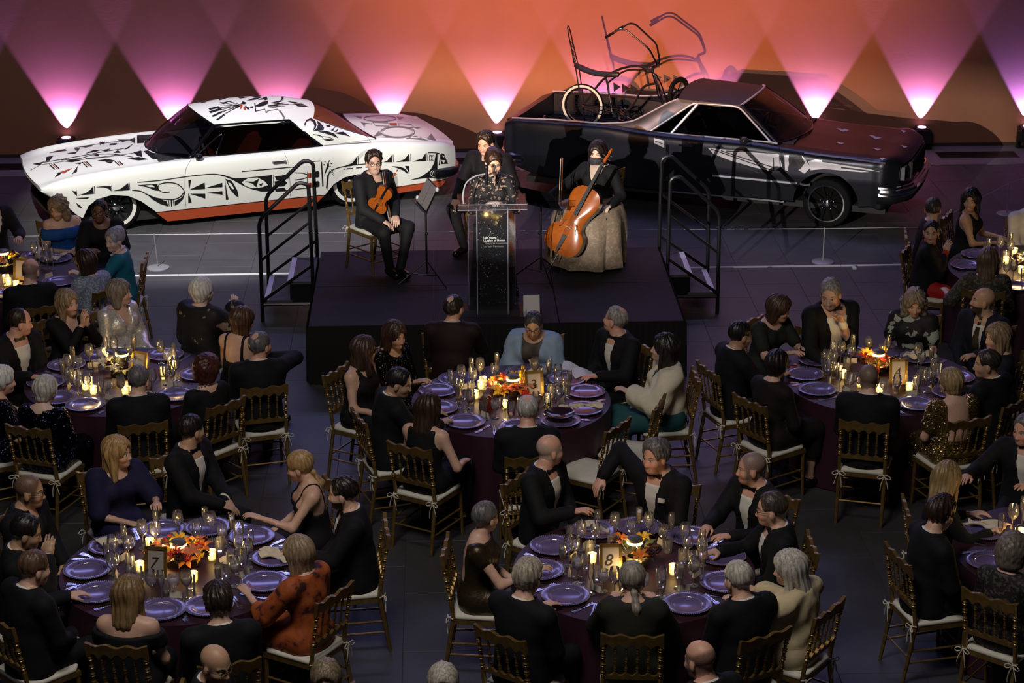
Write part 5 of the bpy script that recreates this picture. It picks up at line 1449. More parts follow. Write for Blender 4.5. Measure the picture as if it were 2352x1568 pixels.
# gooseneck microphone
mic = thing('gooseneck_microphone', 'silver gooseneck microphone clipped to the left of the acrylic lectern', 'microphone', (.225, 18.83, 1.722))
MB().cham(-.025, -.02, 0, .025, .02, .03, .006).build('clip', CHROME, mic)
MB().tube(crom([(0, 0, .02), (-.005, .01, .12), (.03, .03, .23), (.12, .06, .285), (.22, .09, .30)], 6), .0075, 8).build('gooseneck', mat('bright_metal', (.62, .62, .66), .3, .3), mic)
MB().tube([(.225, .085, .19), (.225, .09, .25), (.222, .095, .345)], [.012, .016, .017], 10).build('microphone_body', mat('mic_body', (.015, .016, .03), .35, .4), mic)
MB().ball((.222, .096, .36), (.024, .024, .03), 10, 6).build('microphone_head', BLACKM, mic)
o = MB().add([(0, 0, 0), (.16, 0, 0), (.16, .08, .20), (0, .08, .20), (.16, .17, 0), (0, .17, 0)], [(0, 1, 2, 3), (2, 4, 5, 3), (0, 3, 5), (1, 4, 2), (0, 5, 4, 1)]).build('tent_card', mat('white_card', (.72, .70, .72), .6), smooth=False)
o.location = (.80, 18.80, .60); tag(o, 'white tent card standing on the stage beside the lectern base', 'card')
# music stands
def music_stand(loc, rz, label, hgt, sheet, tilt=.9):
    t = thing('music_stand', label, 'stand', loc, rz, 'music stands on the stage')
    MB().tube([(0, 0, .10), (0, 0, hgt)], .011, 8).build('shaft', BLACKM, t)
    for i in range(3):
        a = 2*PI*i/3+.5; MB().tube([(0, 0, .24), (.30*math.cos(a), .30*math.sin(a), .008)], .008, 6).build('leg', BLACKM, t)
        MB().tube([(0, 0, .08), (.17*math.cos(a), .17*math.sin(a), .115)], .005, 5).build('leg_strut', BLACKM, t)
    MB().ball((.02, 0, hgt*.62), .018, 8, 5).build('knob', BLACKM, t)
    c, s = math.cos(tilt), math.sin(tilt)
    d = MB(); d.obox((0, .02, hgt+.07), (.22, 0, 0), (0, .14*c, .14*s), (0, .003*s, .003*c)); d.obox((0, -.14*c+.02-.012, hgt+.07-.14*s+.012), (.22, 0, 0), (0, .03, -.012), (0, .001, .003)); dk = d.build('desk', BLACKM, t, smooth=False)
    if sheet:
        for k in (-1, 1): MB().obox((k*.105, .012, hgt+.082), (.10, 0, 0), (0, .125*c, .125*s), (0, .001, .001)).build('music_sheet', mat('sheet_paper', (.20, .18, .17), .7), dk, smooth=False)
        for k in (-1, 1): MB().ball((k*.22, .02+.11*c*k, hgt+.09+.11*s*k), (.03, .02, .025), 8, 5).build('clip_light', mat('clip', (.6, .6, .62), .5), dk)
    return t
music_stand((-.15, 19.92, .6), math.radians(-76), 'black music stand with sheet music in front of the violinist', .86, True, 1.1)
music_stand((1.03, 19.98, .6), math.radians(140), 'black music stand left of the cello, seen from the back', .80, False, .9)
# stanchions with a thin barrier wire
STM = mat('stanchion_grey', (.26, .26, .28), .4, .3)
for i, (px, py, lab) in enumerate(((363, 616, 'grey disc-based barrier post before the white coupe'), (724, 612, 'grey barrier post behind the left stage steps'), (1520, 604, 'grey barrier post behind the right stage steps'), (1890, 602, 'grey disc-based barrier post before the black pickup front wheel'), (2312, 492, 'grey disc-based barrier post at the far right beyond the guests'))):
    p = at(px, py, 0)
    t = thing('stanchion', lab, 'barrier post', (p.x, p.y, 0), 0, 'barrier posts along the cars')
    MB().lathe([(0, 0), (.13, 0), (.13, .012), (.12, .018), (.02, .024), (0, .024)], 24).build('base', STM, t)
    MB().tube([(0, 0, .02), (-.02 if i < 2 else 0, 0, .42)], .008, 8).build('post', STM, t)
    _p = p
pts = [at(363, 616, 0), at(724, 612, 0), at(1520, 604, 0), at(1890, 602, 0)]
wv = [(-7.5, 22.45, .405)]+[(q.x, q.y, .405) for q in pts]+[(5.6, 22.30, .405)]
o = MB().tube(wv, .0035, 5).build('barrier_wire', mat('wire', (.55, .55, .58), .4)); tag(o, 'thin pale barrier wire strung across before both cars', 'wire')
p = at(2312, 492, 0)
o = MB().tube([(5.6, 22.30, .405), (p.x, p.y, .405), (p.x+1.5, p.y+1.2, .405)], .0035, 5).build('barrier_wire', mat('wire', (.45, .40, .44), .4)); tag(o, 'thin barrier wire running back to the far right post', 'wire')

# ------------------------------------------------------------------ bicycle in the bed
cp = Vector((-2.0, .05, .622))
Bm = root_matrix(BCAR)
bk = thing('lowrider_bicycle', 'lowrider bicycle with banana seat and tall handlebars in the pickup bed', 'bicycle', Bm @ Vector((0, .05, 0)), BCAR.rotation_euler.z)
FRM = mat('bike_frame', (.035, .033, .04), .25, .6)
def bikewheel(c, r, steer, name, wall):
    A = Matrix.Rotation(PI/2, 3, 'X'); b = MB(); n = 40
    t = MB().tube([(r*math.cos(a), 0, r*math.sin(a)) for a in np.linspace(0, 2*PI, n+1)[:-1]], .026, 8, closed=True).build(name, RUBBER, bk)
    t.location = c; t.rotation_euler = (0, 0, steer)
    if wall:
        for s in (-1, 1): MB().tube([((r-.004)*math.cos(a), s*.017, (r-.004)*math.sin(a)) for a in np.linspace(0, 2*PI, n+1)[:-1]], .017, 6, closed=True).build('whitewall', WHITEWALL, t)
    MB().tube([((r-.035)*math.cos(a), 0, (r-.035)*math.sin(a)) for a in np.linspace(0, 2*PI, n+1)[:-1]], .010, 6, closed=True).build('rim', CHROME if wall else FRM, t)
    b = MB()
    for i in range(24 if wall else 5):
        a = 2*PI*i/(24 if wall else 5); b.tube([(.02*math.cos(a+.3), .02 if i % 2 else -.02, .02*math.sin(a+.3)), ((r-.035)*math.cos(a), 0, (r-.035)*math.sin(a))], .0016 if wall else .014, 4)
    o = b.build('spokes', FRM, t); o['kind'] = 'stuff'
    MB().tube([(0, -.05, 0), (0, .05, 0)], .018, 8).build('hub', CHROME, t)
RH = Vector((-1.93, 0, 1.06)); HT, HB = Vector((-1.0, 0, 1.585)), Vector((-.95, 0, 1.43)); BB = Vector((-1.37, 0, .985)); STp = Vector((-1.60, 0, 1.38))
bikewheel(RH, .265, 0, 'rear_wheel', True)
bikewheel(Vector((-.64, -.02, 1.335)), .175, 1.12, 'front_wheel', False)
fm = MB()
fm.tube(crom([HT, (-1.20, 0, 1.63), (-1.45, 0, 1.57), (-1.68, 0, 1.40), RH], 6), .015, 8)
fm.tube(crom([HT-Vector((0, 0, .02)), (-1.22, 0, 1.585), (-1.40, 0, 1.54), STp], 6), .012, 8)
fm.tube(crom([HB, (-1.12, 0, 1.36), (-1.24, 0, 1.14), BB], 6), .016, 8)
fm.tube([STp+Vector((-.03, 0, .10)), STp, BB-Vector((.16, 0, 0)), BB], .014, 8)
for s in (-1, 1): fm.tube([BB+Vector((0, s*.03, 0)), RH+Vector((0, s*.05, 0))], .010, 6)
fm.build('frame', FRM, bk)
MB().tube([HT+Vector((-.01, 0, .05)), HT, HB, HB+Vector((.02, 0, -.04))], .02, 8).build('head_tube', CHROME, bk)
for s in (-1, 1):
    MB().tube([HB+Vector((.01, s*.03, -.02)), (-.90, s*.045, 1.27), (-.82, s*.05, 1.14)], .012, 6).build('fork_blade', CHROME, bk)
    MB().tube([HT+Vector((.03, s*.04, -.04)), (-.90, s*.05, 1.42), (-.80, s*.05, 1.17)], .011, 6).build('spring_strut', CHROME, bk)
    MB().tube(fillet([HT+Vector((-.01, s*.02, .06)), (-.92, s*.06, 1.68), (-1.00, s*.17, 1.90), (-1.30, s*.20, 2.13), (-1.38, s*.20, 2.135), (-1.54, s*.21, 2.03)], .06), .012, 8).build('handlebar', CHROME if s < 0 else FRM, bk)
    MB().tube([(-1.46, s*.207, 2.085), (-1.57, s*.21, 2.015)], .017, 8).build('grip', RUBBER, bk)
    MB().tube([RH+Vector((0, s*.06, 0)), (-2.0, s*.06, 1.50), (-2.12, s*.045, 2.00)], .008, 6).build('sissy_bar', FRM, bk)
MB().tube([(-2.12, .045, 2.0), (-2.135, .03, 2.07), (-2.14, 0, 2.09), (-2.135, -.03, 2.07), (-2.12, -.045, 2.0)], .008, 6).build('sissy_bar_loop', FRM, bk)
b = MB()
for i in range(6):
    z = 1.58+i*.055; x = -2.02-.1*(z-1.5)/.5
    b.tube([(x, -.045, z), (x-.006, .0, z+.035), (x, .045, z), (x+.006, 0, z-.03), (x, -.045, z)], .006, 5)
b.build('sissy_bar_scrollwork', FRM, bk)
b = MB(); sp = crom([(-2.02, 0, 1.58), (-1.90, 0, 1.535), (-1.76, 0, 1.50), (-1.60, 0, 1.495), (-1.45, 0, 1.505)], 5); n = len(sp)
ws = np.interp(range(n), [0, 3, 10, n-1], [.055, .085, .08, .03]); b.v = []
for p, w in zip(sp, ws):
    for a in range(10): b.v.append((p[0], w*math.cos(2*PI*a/10), p[2]+.035*math.sin(2*PI*a/10)))
b.f = [(i*10+a, (i+1)*10+a, (i+1)*10+(a+1) % 10, i*10+(a+1) % 10) for i in range(n-1) for a in range(10)]+[tuple(range(9, -1, -1)), tuple((n-1)*10+a for a in range(10))]; b.m = [0]*len(b.f)
b.build('banana_seat', mat('seat_vinyl', (.02, .02, .022), .45), bk)
MB().tube([STp+Vector((-.03, 0, .10)), STp+Vector((0, 0, -.02))], .012, 8).build('seat_post', CHROME, bk)
b = MB(); b.lathe([(.09, -.006), (.095, 0), (.09, .006), (.07, .006), (.07, -.006), (.09, -.006)], 24, BB+Vector((0, -.04, 0)), Matrix.Rotation(PI/2, 3, 'X'))
for i in range(5): b.tube([BB+Vector((0, -.04, 0)), BB+Vector((.08*math.cos(1.26*i), -.04, .08*math.sin(1.26*i)))], .006, 5)
b.build('chainwheel', CHROME, bk)
for s, a in ((-1, -.35), (1, PI-.35)):
    e = BB+Vector((.16*math.cos(a), s*.06, .16*math.sin(a)))
    c = MB().tube([BB+Vector((0, s*.05, 0)), e], .008, 6).build('crank', CHROME, bk)
    MB().obox(e+Vector((0, s*.05, 0)), (.045, 0, 0), (0, .045, 0), (0, 0, .012)).build('pedal', RUBBER, c)
b = MB()
for k in range(3):
    x, z = -1.52+k*.115, 1.335-k*.005
    b.prism([(x, z+.06), (x+.10, z+.01), (x+.01, z-.06)], 'y', -.006, .006)
b.build('frame_pennant', FRM, bk, smooth=False)
MB().tube([RH+Vector((0, -.06, .03)), BB+Vector((0, -.05, .08)), BB+Vector((.06, -.05, .0)), BB+Vector((0, -.05, -.08)), RH+Vector((0, -.06, -.03))], .006, 5).build('chain', CHROME, bk)
MB().tube([RH, (-1.93, .10, .80), (-1.90, .16, .768)], .010, 6).build('kickstand', FRM, bk)

# ------------------------------------------------------------------ tables and what stands on them
TZ, TR = .76, .85
CLOTH = mat('burgundy_satin', (.036, .009, .020), .52, noise=.12, scale=5, bump=.12, bscale=14)
TABS = {'A': (10, 632), 'B': (282, 872), 'C': (1174, 917), 'D': (2022, 870), 'E': (2372, 618), 'F': (418, 1305), 'G': (1456, 1305), 'H': (2466, 1268)}
WHERE = {'A': 'back left table', 'B': 'table by the steps', 'C': 'table numbered three', 'D': 'table numbered four', 'E': 'back right table', 'F': 'table numbered seven', 'G': 'table numbered eight', 'H': 'front right table'}
TC = {k: at(*v, TZ) for k, v in TABS.items()}
GLASSM = glass_mat('glassware', (.95, .95, .98), 1.0, .04, .12, .09)
WINEM = mat('white_wine', (.62, .52, .20), .1, alpha=.55)
AMBERM = mat('amber_drink', (.55, .16, .02), .1, alpha=.8)
WATERM = mat('water', (.55, .55, .62), .05, alpha=.30)
PLATEM = mat('violet_glass_plate', (.155, .12, .30), .2, .15, noise=.1, scale=30)
BEADM = mat('glass_beads', (.55, .55, .66), .12, .5)
SILVER = mat('silver', (.55, .55, .60), .18, 1.0)
CARDM = mat('card_paper', (.66, .60, .52), .7)
FRAMEM = mat('gold_frame', (.30, .19, .05), .35, .7, bump=.3, bscale=80)
INK = mat('ink', (.01, .01, .012), .6)
PETALS = {'dark': mat('dark_petal', (.035, .006, .008), .7), 'red': mat('red_petal', (.55, .03, .015), .6), 'orange': mat('orange_petal', (.75, .20, .02), .6), 'yellow': mat('yellow_petal', (.85, .50, .03), .6), 'coral': mat('coral_petal', (.70, .22, .12), .6), 'white': mat('white_petal', (.65, .60, .50), .6)}
LEAFM = mat('leaf', (.04, .07, .02), .6)
VASEM = mat('dark_vase', (.02, .018, .015), .3)
CANDLEG = glass_mat('votive_glass', (.95, .92, .82), .7, .1, .08, .10)
WAXM = mat('lit_wax', (.9, .8, .5), .6, emit=(1.0, .70, .22), estr=5.5)
FLAMEM = mat('flame', (1, .8, .4), .6, emit=(1.0, .72, .28), estr=40)
LAMPBAND = mat('lamp_band', (1, .8, .4), .4, emit=(1.0, .66, .12), estr=14)
LAMPTOP = mat('lamp_top', (.13, .125, .11), .45, .4)
REDBAG = mat('dark_red_leather', (.16, .012, .014), .4)

def lmesh(name, prof, m, n=14):
    return MB().lathe(prof, n).mesh(name, m, auto=60)
wine_me = lmesh('wine_glass', [(0, .002), (.033, .001), (.034, .004), (.006, .009), (.004, .02), (.004, .095), (.012, .105), (.034, .128), (.041, .155), (.038, .19), (.032, .222)], GLASSM)
gob_me = lmesh('water_goblet', [(0, .002), (.034, .001), (.035, .004), (.007, .009), (.005, .015), (.005, .06), (.016, .072), (.036, .095), (.040, .125), (.037, .165)], GLASSM)
flu_me = lmesh('champagne_flute', [(0, .002), (.029, .001), (.030, .004), (.005, .008), (.004, .02), (.004, .09), (.010, .105), (.022, .14), (.024, .18), (.021, .235)], GLASSM)
tum_me = lmesh('tumbler', [(0, .004), (.030, .003), (.034, .05), (.036, .11)], GLASSM)
fill_w = lmesh('drink', [(0, .107), (.012, .107), (.032, .128), (.038, .150), (0, .150)], WINEM, 12)
fill_g = lmesh('drink', [(0, .074), (.015, .074), (.034, .095), (.038, .125), (0, .126)], WATERM, 12)
fill_a = lmesh('drink', [(0, .074), (.015, .074), (.034, .095), (.038, .120), (0, .121)], AMBERM, 12)
fill_f = lmesh('drink', [(0, .107), (.009, .107), (.021, .14), (.0225, .20), (0, .20)], WINEM, 10)
plate_me = lmesh('charger_plate', [(0, .010), (.095, .010), (.105, .014), (.112, .020), (.160, .024), (.166, .022), (.112, .012), (.10, .004), (.06, .002), (0, .002)], PLATEM, 40)
b = MB()
for i in range(72): b.lathe([(0, -.0045), (.0045, 0), (0, .0045)], 5, (.168*math.cos(2*PI*i/72), .168*math.sin(2*PI*i/72), .023))
bead_me = b.mesh('beaded_rim', BEADM)
well_me = lmesh('plate_well', [(.104, .0145), (.106, .0165), (.108, .0145)], BEADM, 36)
b = MB(); b.obox((0, .06, .003), (.006, .055, 0), (-.006, 0, 0), (0, 0, .0015)); b.v = [(x*(.6 if y > .05 else 1), y, z) for x, y, z in map(tuple, b.v)]
def cutlery(kind):
    b = MB()
    b.add([(-.006, -.10, 0), (.006, -.10, 0), (.004, .03, 0), (-.004, .03, 0), (-.006, -.10, .004), (.006, -.10, .004), (.004, .03, .004), (-.004, .03, .004)], [(0,3,2,1),(4,5,6,7),(0,1,5,4),(1,2,6,5),(2,3,7,6),(3,0,4,7)])
    if kind == 'fork':
        b.box(-.011, .03, .001, .011, .055, .004)
        for i in range(4): b.box(-.011+i*.0065, .055, .001, -.0085+i*.0065, .10, .004)
    elif kind == 'knife': b.add([(-.005, .03, .001), (.009, .03, .001), (.009, .09, .001), (-.003, .125, .001), (-.005, .03, .004), (.009, .03, .004), (.009, .09, .004), (-.003, .125, .004)], [(0,3,2,1),(4,5,6,7),(0,1,5,4),(1,2,6,5),(2,3,7,6),(3,0,4,7)])
    return b.mesh(kind, SILVER, smooth=False)
fork_me, knife_me = cutlery('fork'), cutlery('knife')
card_me = MB().add([(-.045, -.012, 0), (.045, -.012, 0), (.045, 0, .045), (-.045, 0, .045), (-.045, .012, 0), (.045, .012, 0)], [(0,1,2,3), (5,4,3,2), (1,5,2), (4,0,3), (0,4,5,1)]).mesh('place_card', CARDM, smooth=False)
def napkin_mesh(seed, kind):
    r = random.Random(seed); nu, nv = 14, 7; vs = []
    for i in range(nu+1):
        for j in range(nv+1):
            u, v = i/nu-.5, j/nv-.5
            x = u*.26+.02*math.sin(7*v+seed); y = v*(.10+.05*math.sin(u*9+seed))
            z = .012+.022*abs(math.sin(u*8+seed+v*3))+.012*math.cos(v*9+seed*2)*(1-abs(u))
            if kind: y += .10*math.sin(u*4+seed)
            vs.append((x, y, max(.006, z)))
    fs = [(i*(nv+1)+j, (i+1)*(nv+1)+j, (i+1)*(nv+1)+j+1, i*(nv+1)+j+1) for i in range(nu) for j in range(nv)]
    b = MB(); b.add(vs, fs); n = len(vs); b.add([(x, y, z-.005) for x, y, z in vs], [f[::-1] for f in fs])
    return b.mesh('napkin', CREAM)
nap_me = [napkin_mesh(k, k % 2) for k in range(5)]
vot_me = lmesh('votive_glass', [(0, .003), (.026, .002), (.030, .01), (.033, .075), (.031, .075), (.029, .012), (0, .010)], CANDLEG, 16)
wax_me = lmesh('wax', [(0, .012), (.027, .012), (.0285, .048), (.020, .050), (0, .047)], WAXM, 14)
fla_me = lmesh('flame', [(0, .046), (.004, .052), (.0055, .060), (.003, .070), (0, .078)], FLAMEM, 8)

def put(name, me, loc, rz, label, cat, group, kids=()):
    o = link(name, me); o.location = loc; o.rotation_euler = (0, 0, rz)
    tag(o, label, cat, group)
    for nm, m in kids: link(nm, m, o)
    return o
BLOOMS = {}
def bloom(kind, col):
    k = (kind, col)
    if k in BLOOMS: return BLOOMS[k]
    b = MB(); r = random.Random(str(k))
    if kind == 'dahlia':
        b.ball((0, 0, 0), .022, 8, 5)
        for ring, (el, n, L) in enumerate(((75, 6, .028), (45, 10, .034), (15, 13, .038), (-15, 12, .038), (-45, 8, .034))):
            for i in range(n):
                a = 2*PI*(i+.5*(ring % 2))/n; e = math.radians(el); d = Vector((math.cos(a)*math.cos(e), math.sin(a)*math.cos(e), math.sin(e))); s = Vector((-math.sin(a), math.cos(a), 0))*.008
                b.add([d*.012-s*.5, d*.026-s, d*L, d*.026+s, d*.012+s*.5, d*.024+d.cross(s).normalized()*.004], [(0, 1, 5), (1, 2, 5), (2, 3, 5), (3, 4, 5), (0, 5, 4)])
    elif kind == 'lily':
        for i in range(6):
            a = 2*PI*i/6; d = Vector((math.cos(a), math.sin(a), 0)); s = Vector((-math.sin(a), math.cos(a), 0))
            b.add([Vector((0, 0, -.02)), d*.02-s*.012+Vector((0, 0, .012)), d*.045-s*.013+Vector((0, 0, .022)), d*.065+Vector((0, 0, .008)), d*.045+s*.013+Vector((0, 0, .022)), d*.02+s*.012+Vector((0, 0, .012)), d*.03+Vector((0, 0, .028))],
                  [(0, 1, 6), (1, 2, 6), (2, 3, 6), (3, 4, 6), (4, 5, 6), (5, 0, 6)])
    else:
        for i in range(16):
            a = r.uniform(0, 2*PI); q = r.uniform(.2, 1); p = Vector((math.cos(a)*.02*q, math.sin(a)*.02*q, r.uniform(0, .07)))
            b.tube([(0, 0, -.04), p*.6, p], .0012, 3); b.ball(p, (.006, .006, .010), 5, 4)
    BLOOMS[k] = b.mesh('bloom', PETALS[col]); return BLOOMS[k]
leaf_me = MB().add([(0, 0, 0), (.012, .02, .006), (.014, .045, .006), (0, .08, -.004), (-.014, .045, .006), (-.012, .02, .006), (0, .04, .0)], [(0, 1, 6), (1, 2, 6), (2, 3, 6), (3, 4, 6), (4, 5, 6), (5, 0, 6)]).mesh('leaf', LEAFM)
def centrepiece(c, k, lamp_h, palette, n, seed, wt, big=1.0):
    r = random.Random(seed)
    t = thing('table_lamp', 'disc-topped lamp with glowing yellow band on the '+wt, 'lamp', c)
    MB().lathe([(0, 0), (.045, 0), (.045, .012), (.010, .016), (.010, lamp_h-.03), (.05, lamp_h-.028), (.05, lamp_h-.026), (0, lamp_h-.026)], 20).build('base', VASEM, t)
    MB().lathe([(.050, lamp_h-.026), (.056, lamp_h-.024), (.058, lamp_h-.004), (.05, lamp_h-.002)], 28).build('lit_band', LAMPBAND, t)
    MB().lathe([(.058, lamp_h-.004), (.060, lamp_h), (.054, lamp_h+.016), (.03, lamp_h+.026), (0, lamp_h+.028)], 28).build('lamp_top', LAMPTOP, t)
    light('lamp_and_fill_glow', 'POINT', Vector(c)+Vector((0, 0, lamp_h-.075)), None, 3.0, (1.0, .60, .16), .035)
    light('lamp_and_fill_glow', 'POINT', Vector(c)+Vector((-.10, -.02, lamp_h-.02)), None, 2.4, (1.0, .60, .20), .02)  # extra fill point off the lamp, added to brighten the flowers
    f = thing('flower_arrangement', palette[0]+' flowers in a low vase on the '+wt, 'flowers', c)
    MB().lathe([(.05, 0), (.10, .0), (.115, .05), (.11, .065), (.08, .06), (.05, .055)], 24).build('vase', VASEM, f)
    for i in range(n):
        kind, col = palette[1][i % len(palette[1])]
        a = 2*PI*i/n+r.uniform(-.2, .2); q = r.uniform(.095, .155)*(1+(big-1)*.6); z = lamp_h-.05+r.uniform(-.05, .02)-(q-.12)*.5
        o = link('bloom', bloom(kind, col), f); o.location = (q*math.cos(a)*1.15, q*math.sin(a), z); s = r.uniform(.9, 1.25)*big; o.scale = (s, s, s); o.rotation_euler = (r.uniform(-.5, .5), r.uniform(-.5, .5), a)
        MB().tube([(.08*math.cos(a), .08*math.sin(a), .05), (q*math.cos(a)*1.15, q*math.sin(a), z-.02)], .003, 4).build('stem', LEAFM, f)
    for i in range(16):
        a = 2*PI*i/16+r.uniform(-.2, .2)
        o = link('leaf', leaf_me, f); o.location = (.10*math.cos(a), .10*math.sin(a), r.uniform(.05, .10)); o.rotation_euler = (r.uniform(-.2, .7), r.uniform(-.4, .4), a-PI/2); o.scale = (1.2,)*3
def number_frame(c, rz, num, label, script=False):
    t = thing('number_frame', label, 'frame', c, rz)
    tl = .22; up = Vector((0, math.sin(tl), math.cos(tl))); R_ = Vector((1, 0, 0)); N_ = Vector((0, -math.cos(tl), math.sin(tl)))
    w, h = .078, .108; o0 = Vector((0, 0, .012))
    for s in (-1, 1): b = MB(); b.obox(o0+R_*s*(w-.009)+up*h, R_*.011, up*h, N_*.008); b.build('frame_side', FRAMEM, t, smooth=False)
    for z in (.009, 2*h-.009): b = MB(); b.obox(o0+up*z, R_*w, up*.011, N_*.008); b.build('frame_rail', FRAMEM, t, smooth=False)
    b = MB(); b.obox(o0+up*h-N_*.002, R_*(w-.018), up*(h-.018), N_*.002); cd = b.build('card', mat('frame_card', (.42, .37, .35), .7), t, smooth=False)
    b = MB(); b.obox(o0+up*h*.85-N_*.045, R_*.03, up*h*.75-N_*.03, N_*.002); b.build('easel_back', VASEM, t, smooth=False)
    if num:
        o = text(num, .115, INK, 'number', t, .0005, align='CENTER', shear=.25 if script else .08); p = o0+up*(h-.045)+N_*.0022-R_*(.02 if script else .006)
        o.location = p; o.rotation_euler = (PI/2-tl, 0, 0)
VOT = set()
def votive_spot(c, wt):
    k = [q for q, w in WHERE.items() if w == wt][0]; t = TC[k]; a = math.degrees(math.atan2(c[1]-t.y, c[0]-t.x)) % 360
    for nm in (['right of the lamp', 'far right of the lamp', 'beyond the lamp', 'far left of the lamp', 'left of the lamp', 'near left of the lamp', 'this side of the lamp', 'near right of the lamp'][int((a+22.5)//45) % 8],):
        n = 0; base = nm
        while (k, nm) in VOT: n += 1; nm = base+(', farther out', ', far out', ', by the cards')[min(n-1, 2)]
    VOT.add((k, nm)); return nm
def votive(c, wt, i):
    put('votive_candle', vot_me, c, 0, 'votive candle '+votive_spot(c, wt)+' on the '+wt, 'candle', 'votive candles on the '+wt, (('wax', wax_me), ('flame', fla_me)))
    light('votive_glow', 'POINT', Vector(c)+Vector((0, 0, .085)), None, .7, (1.0, .64, .24), .012)
def table(k):
    c = TC[k]; wt = WHERE[k]; base = Vector((c.x, c.y, 0))
    t = thing('round_table', 'round banquet table under the burgundy cloth, '+wt, 'table', base)
    MB().lathe([(0, .725), (TR-.01, .725), (TR-.01, .752), (0, .752)], 48).build('table_top', BLACKM, t)
    for i in range(4): a = PI/4+i*PI/2; MB().tube([(.5*math.cos(a), .5*math.sin(a), 0), (.45*math.cos(a), .45*math.sin(a), .725)], .018, 8).build('leg', BLACKM, t)
    b = MB(); n = 96; rows = [(0, TZ, 0)]+[(TR*q, TZ, 0) for q in (.35, .7, .94)]+[(TR+.003, TZ-.006, 0), (TR+.010, .66, .25), (TR+.018, .45, .7), (TR+.03, .22, 1.0), (TR+.04, .012, 1.2)]
    rg = random.Random(k); ph = rg.uniform(0, 6)
    vs = [(0, 0, TZ)]
    for r_, z, q in rows[1:]:
        for i in range(n):
            a = 2*PI*i/n; d = q*(.022*math.sin(a*16+ph)+.014*math.sin(a*27+ph*2)); vs.append(((r_+d)*math.cos(a), (r_+d)*math.sin(a), z))
    fs = [(0, 1+i, 1+(i+1) % n) for i in range(n)]
    for j in range(len(rows)-2):
        for i in range(n): fs.append((1+j*n+i, 1+(j+1)*n+i, 1+(j+1)*n+(i+1) % n, 1+j*n+(i+1) % n))
    b.add(vs, fs); o = b.build('tablecloth', CLOTH, None, auto=60); o.location = base; tag(o, 'burgundy floor-length cloth on the '+wt, 'tablecloth')
for k in TABS: table(k)
WARM = ('orange red and dark', [('dahlia', 'dark'), ('lily', 'orange'), ('dahlia', 'red'), ('sprig', 'yellow'), ('lily', 'coral'), ('dahlia', 'dark'), ('lily', 'yellow'), ('sprig', 'orange'), ('lily', 'red')])
PALE = ('dark and cream', [('dahlia', 'dark'), ('lily', 'white'), ('sprig', 'white'), ('dahlia', 'dark'), ('lily', 'white')])
DARKP = ('dark burgundy', [('dahlia', 'dark'), ('dahlia', 'dark'), ('lily', 'yellow'), ('dahlia', 'dark'), ('lily', 'orange')])
for k, px, h, pal, n in (('A', (10, 618), .19, DARKP, 12), ('B', (283, 858), .20, PALE, 16), ('C', (1178, 903), .15, WARM, 24), ('D', (2015, 850), .17, WARM, 16), ('E', (2362, 612), .16, PALE, 16), ('F', (412, 1290), .15, WARM, 24), ('G', (1457, 1292), .18, DARKP, 12), ('H', (2430, 1250), .16, WARM, 12)):
    p = at(*px, TZ); centrepiece((p.x, p.y, TZ), k, h, pal, n, k, WHERE[k], 1.25 if k in 'CF' else 1.0)
for px, num, rz, lab, scr in (((1228, 912), '3', .12, 'gold frame with the card showing number three', False), ((2063, 884), '4', 0, 'gold frame with the card showing number four', False), ((358, 1328), '7', -.18, 'gold frame with the card showing number seven', True), ((1403, 1322), '8', 0, 'gold frame with the card showing number eight', True), ((318, 865), '', -.5, 'blank gold frame half hidden behind a grey-haired man', False), ((48, 645), '', -.25, 'blank gold frame beside a bald man', False)):
    p = at(*px, TZ); number_frame((p.x, p.y, TZ), rz, num, lab, scr)
for k, L in {'C': [(1105, 893), (1125, 938), (1260, 925), (1160, 938), (1092, 915)], 'G': [(1360, 1292), (1546, 1318), (1425, 1330)], 'F': [(322, 1312), (445, 1335), (487, 1285), (345, 1258)], 'B': [(197, 895), (288, 905), (375, 862), (215, 905), (398, 848)], 'D': [(2088, 898), (1935, 868), (2020, 902), (1975, 888)], 'A': [(20, 655), (38, 662)], 'E': [(2310, 606), (2345, 628), (2330, 585)], 'H': [(2345, 1235)]}.items():
    for i, q in enumerate(L): p = at(*q, TZ); votive((p.x, p.y, TZ), WHERE[k], i)
BUSY = {k: [] for k in TABS}
_g = [0]
